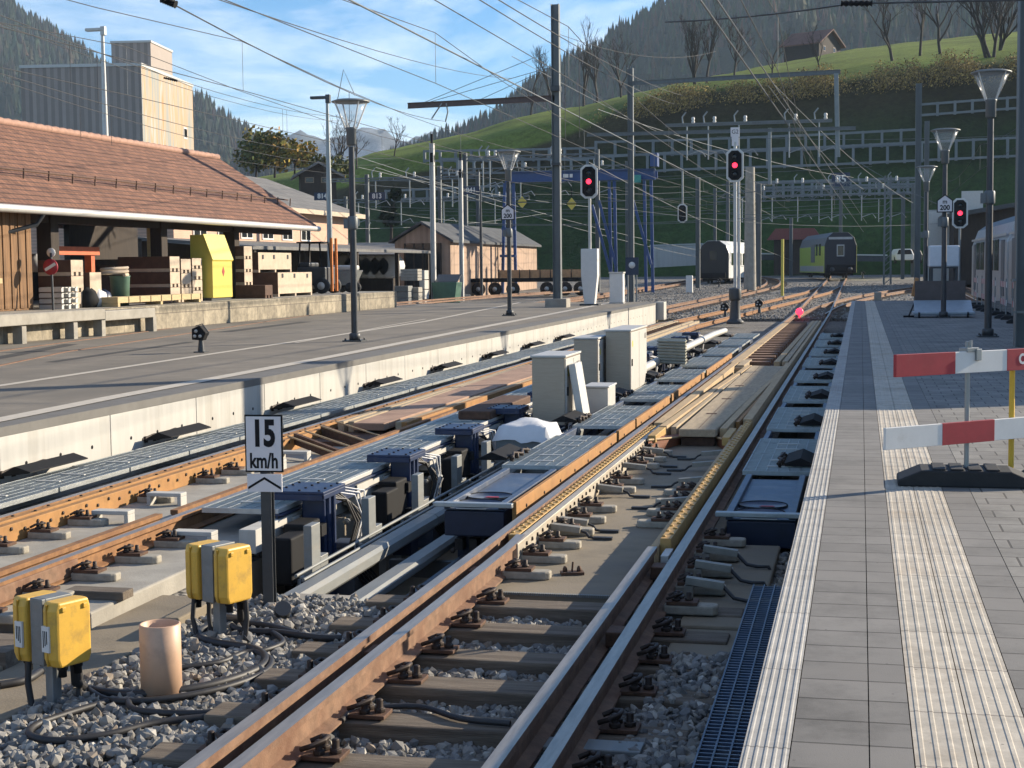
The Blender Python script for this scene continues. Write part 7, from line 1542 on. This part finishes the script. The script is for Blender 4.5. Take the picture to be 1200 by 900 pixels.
# golden scrub along the edge of the bank
R = random.Random(77); vs, fs, cs = [], [], []
for k in range(46000):
    px = R.uniform(735,1260) if R.random() < .9 else R.uniform(690,1400); s = 1.0 + R.uniform(-.10,.02); q = hill_pt(px,s); dens = max(0,min(1,.45+.75*noise2(px*.045,s*2,5)+.35*noise2(px*.17,s*4,8)))
    if R.random() > .12+.88*dens: continue
    hh = R.uniform(0,1)**1.2*(1.7 if px > 960 else 1.3)*(.35+.95*dens); c = q + V((R.uniform(-.4,.4),R.uniform(-.8,.8),hh)); a = V((R.gauss(0,1),R.gauss(0,1),R.gauss(0,.8))).normalized(); e = a.orthogonal().normalized(); f_ = a.cross(e); w_ = R.uniform(.07,.17); o = len(vs)
    vs += [tuple(c+e*w_),tuple(c+f_*w_*.6),tuple(c-e*w_),tuple(c-f_*w_*.6)]; fs.append((o,o+1,o+2,o+3)); g0 = R.choice([(.42,.29,.09),(.34,.24,.08),(.24,.17,.07),(.15,.12,.06),(.46,.34,.12)]); m_ = R.uniform(.6,1.2); cs.append([x*m_ for x in g0])
tag(stuff_mesh('golden_scrub',vs,fs,cs),'band of golden autumn scrub along the top of the shaded bank','scrub')
# ladder-like concrete fences on the terraces of the bank
def terrace_fence(pix, hgt, step, label, rails=2):
    t = thing('terrace_fence',label,'fence',hill_at(*pix[0])); b = MB(); pts = []
    n = int((pix[-1][0]-pix[0][0])/step)
    for i in range(n+1): px = pix[0][0]+(pix[-1][0]-pix[0][0])*i/n; pts.append(hill_at(px,lerp_poly(pix,px)) + V((0,-.9,0)))
    for q in pts: b = MB(); b.box(q.x-.15,q.x+.15,q.y-.2,q.y+.2,q.z-.12,q.z+hgt); b.build('post','fence_concrete',t,world=True)
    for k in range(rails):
        b = MB(); z = .1+(hgt-.25)*k/(rails-1); b.sweep([q+V((0,-.02,z)) for q in pts],[(-.13,-.13),(.13,-.13),(.13,.13),(-.13,.13)]); b.build('rail','fence_concrete',t,world=True)
M['fence_concrete'] = mat('lattice_concrete',(.19,.21,.215),.85,var=.2,scale=.5)  # even blue-grey concrete of the terrace fences
for a_ in (([(700,206),(800,200),(960,195),(1200,184)],2.3,20,'ladder-like concrete fence along the middle terrace of the shaded bank'),
    ([(700,184),(800,182),(960,176),(1078,170)],1.9,22,'ladder-like concrete fence along the terrace above the middle one'),
    ([(1078,137),(1200,128)],1.5,20,'short ladder-like concrete fence highest on the bank at the right'),
    ([(455,236),(540,232),(600,230)],1.4,16,'faint ladder-like fence low on the bank left of the blue crane'),
    ([(520,204),(600,204),(690,206)],2.0,18,'ladder-like concrete fence on the bank behind the blue crane beam'),
    ([(500,190),(600,189),(700,187)],1.5,18,'ladder-like concrete fence higher on the bank left of the slim H mast'),
    ([(885,222),(1075,217)],.9,11,'fine lattice fence low on the bank behind the far gantry, upper row'),
    ([(885,232),(1075,227)],.9,11,'fine lattice fence low on the bank behind the far gantry, lower row')): terrace_fence(*a_)
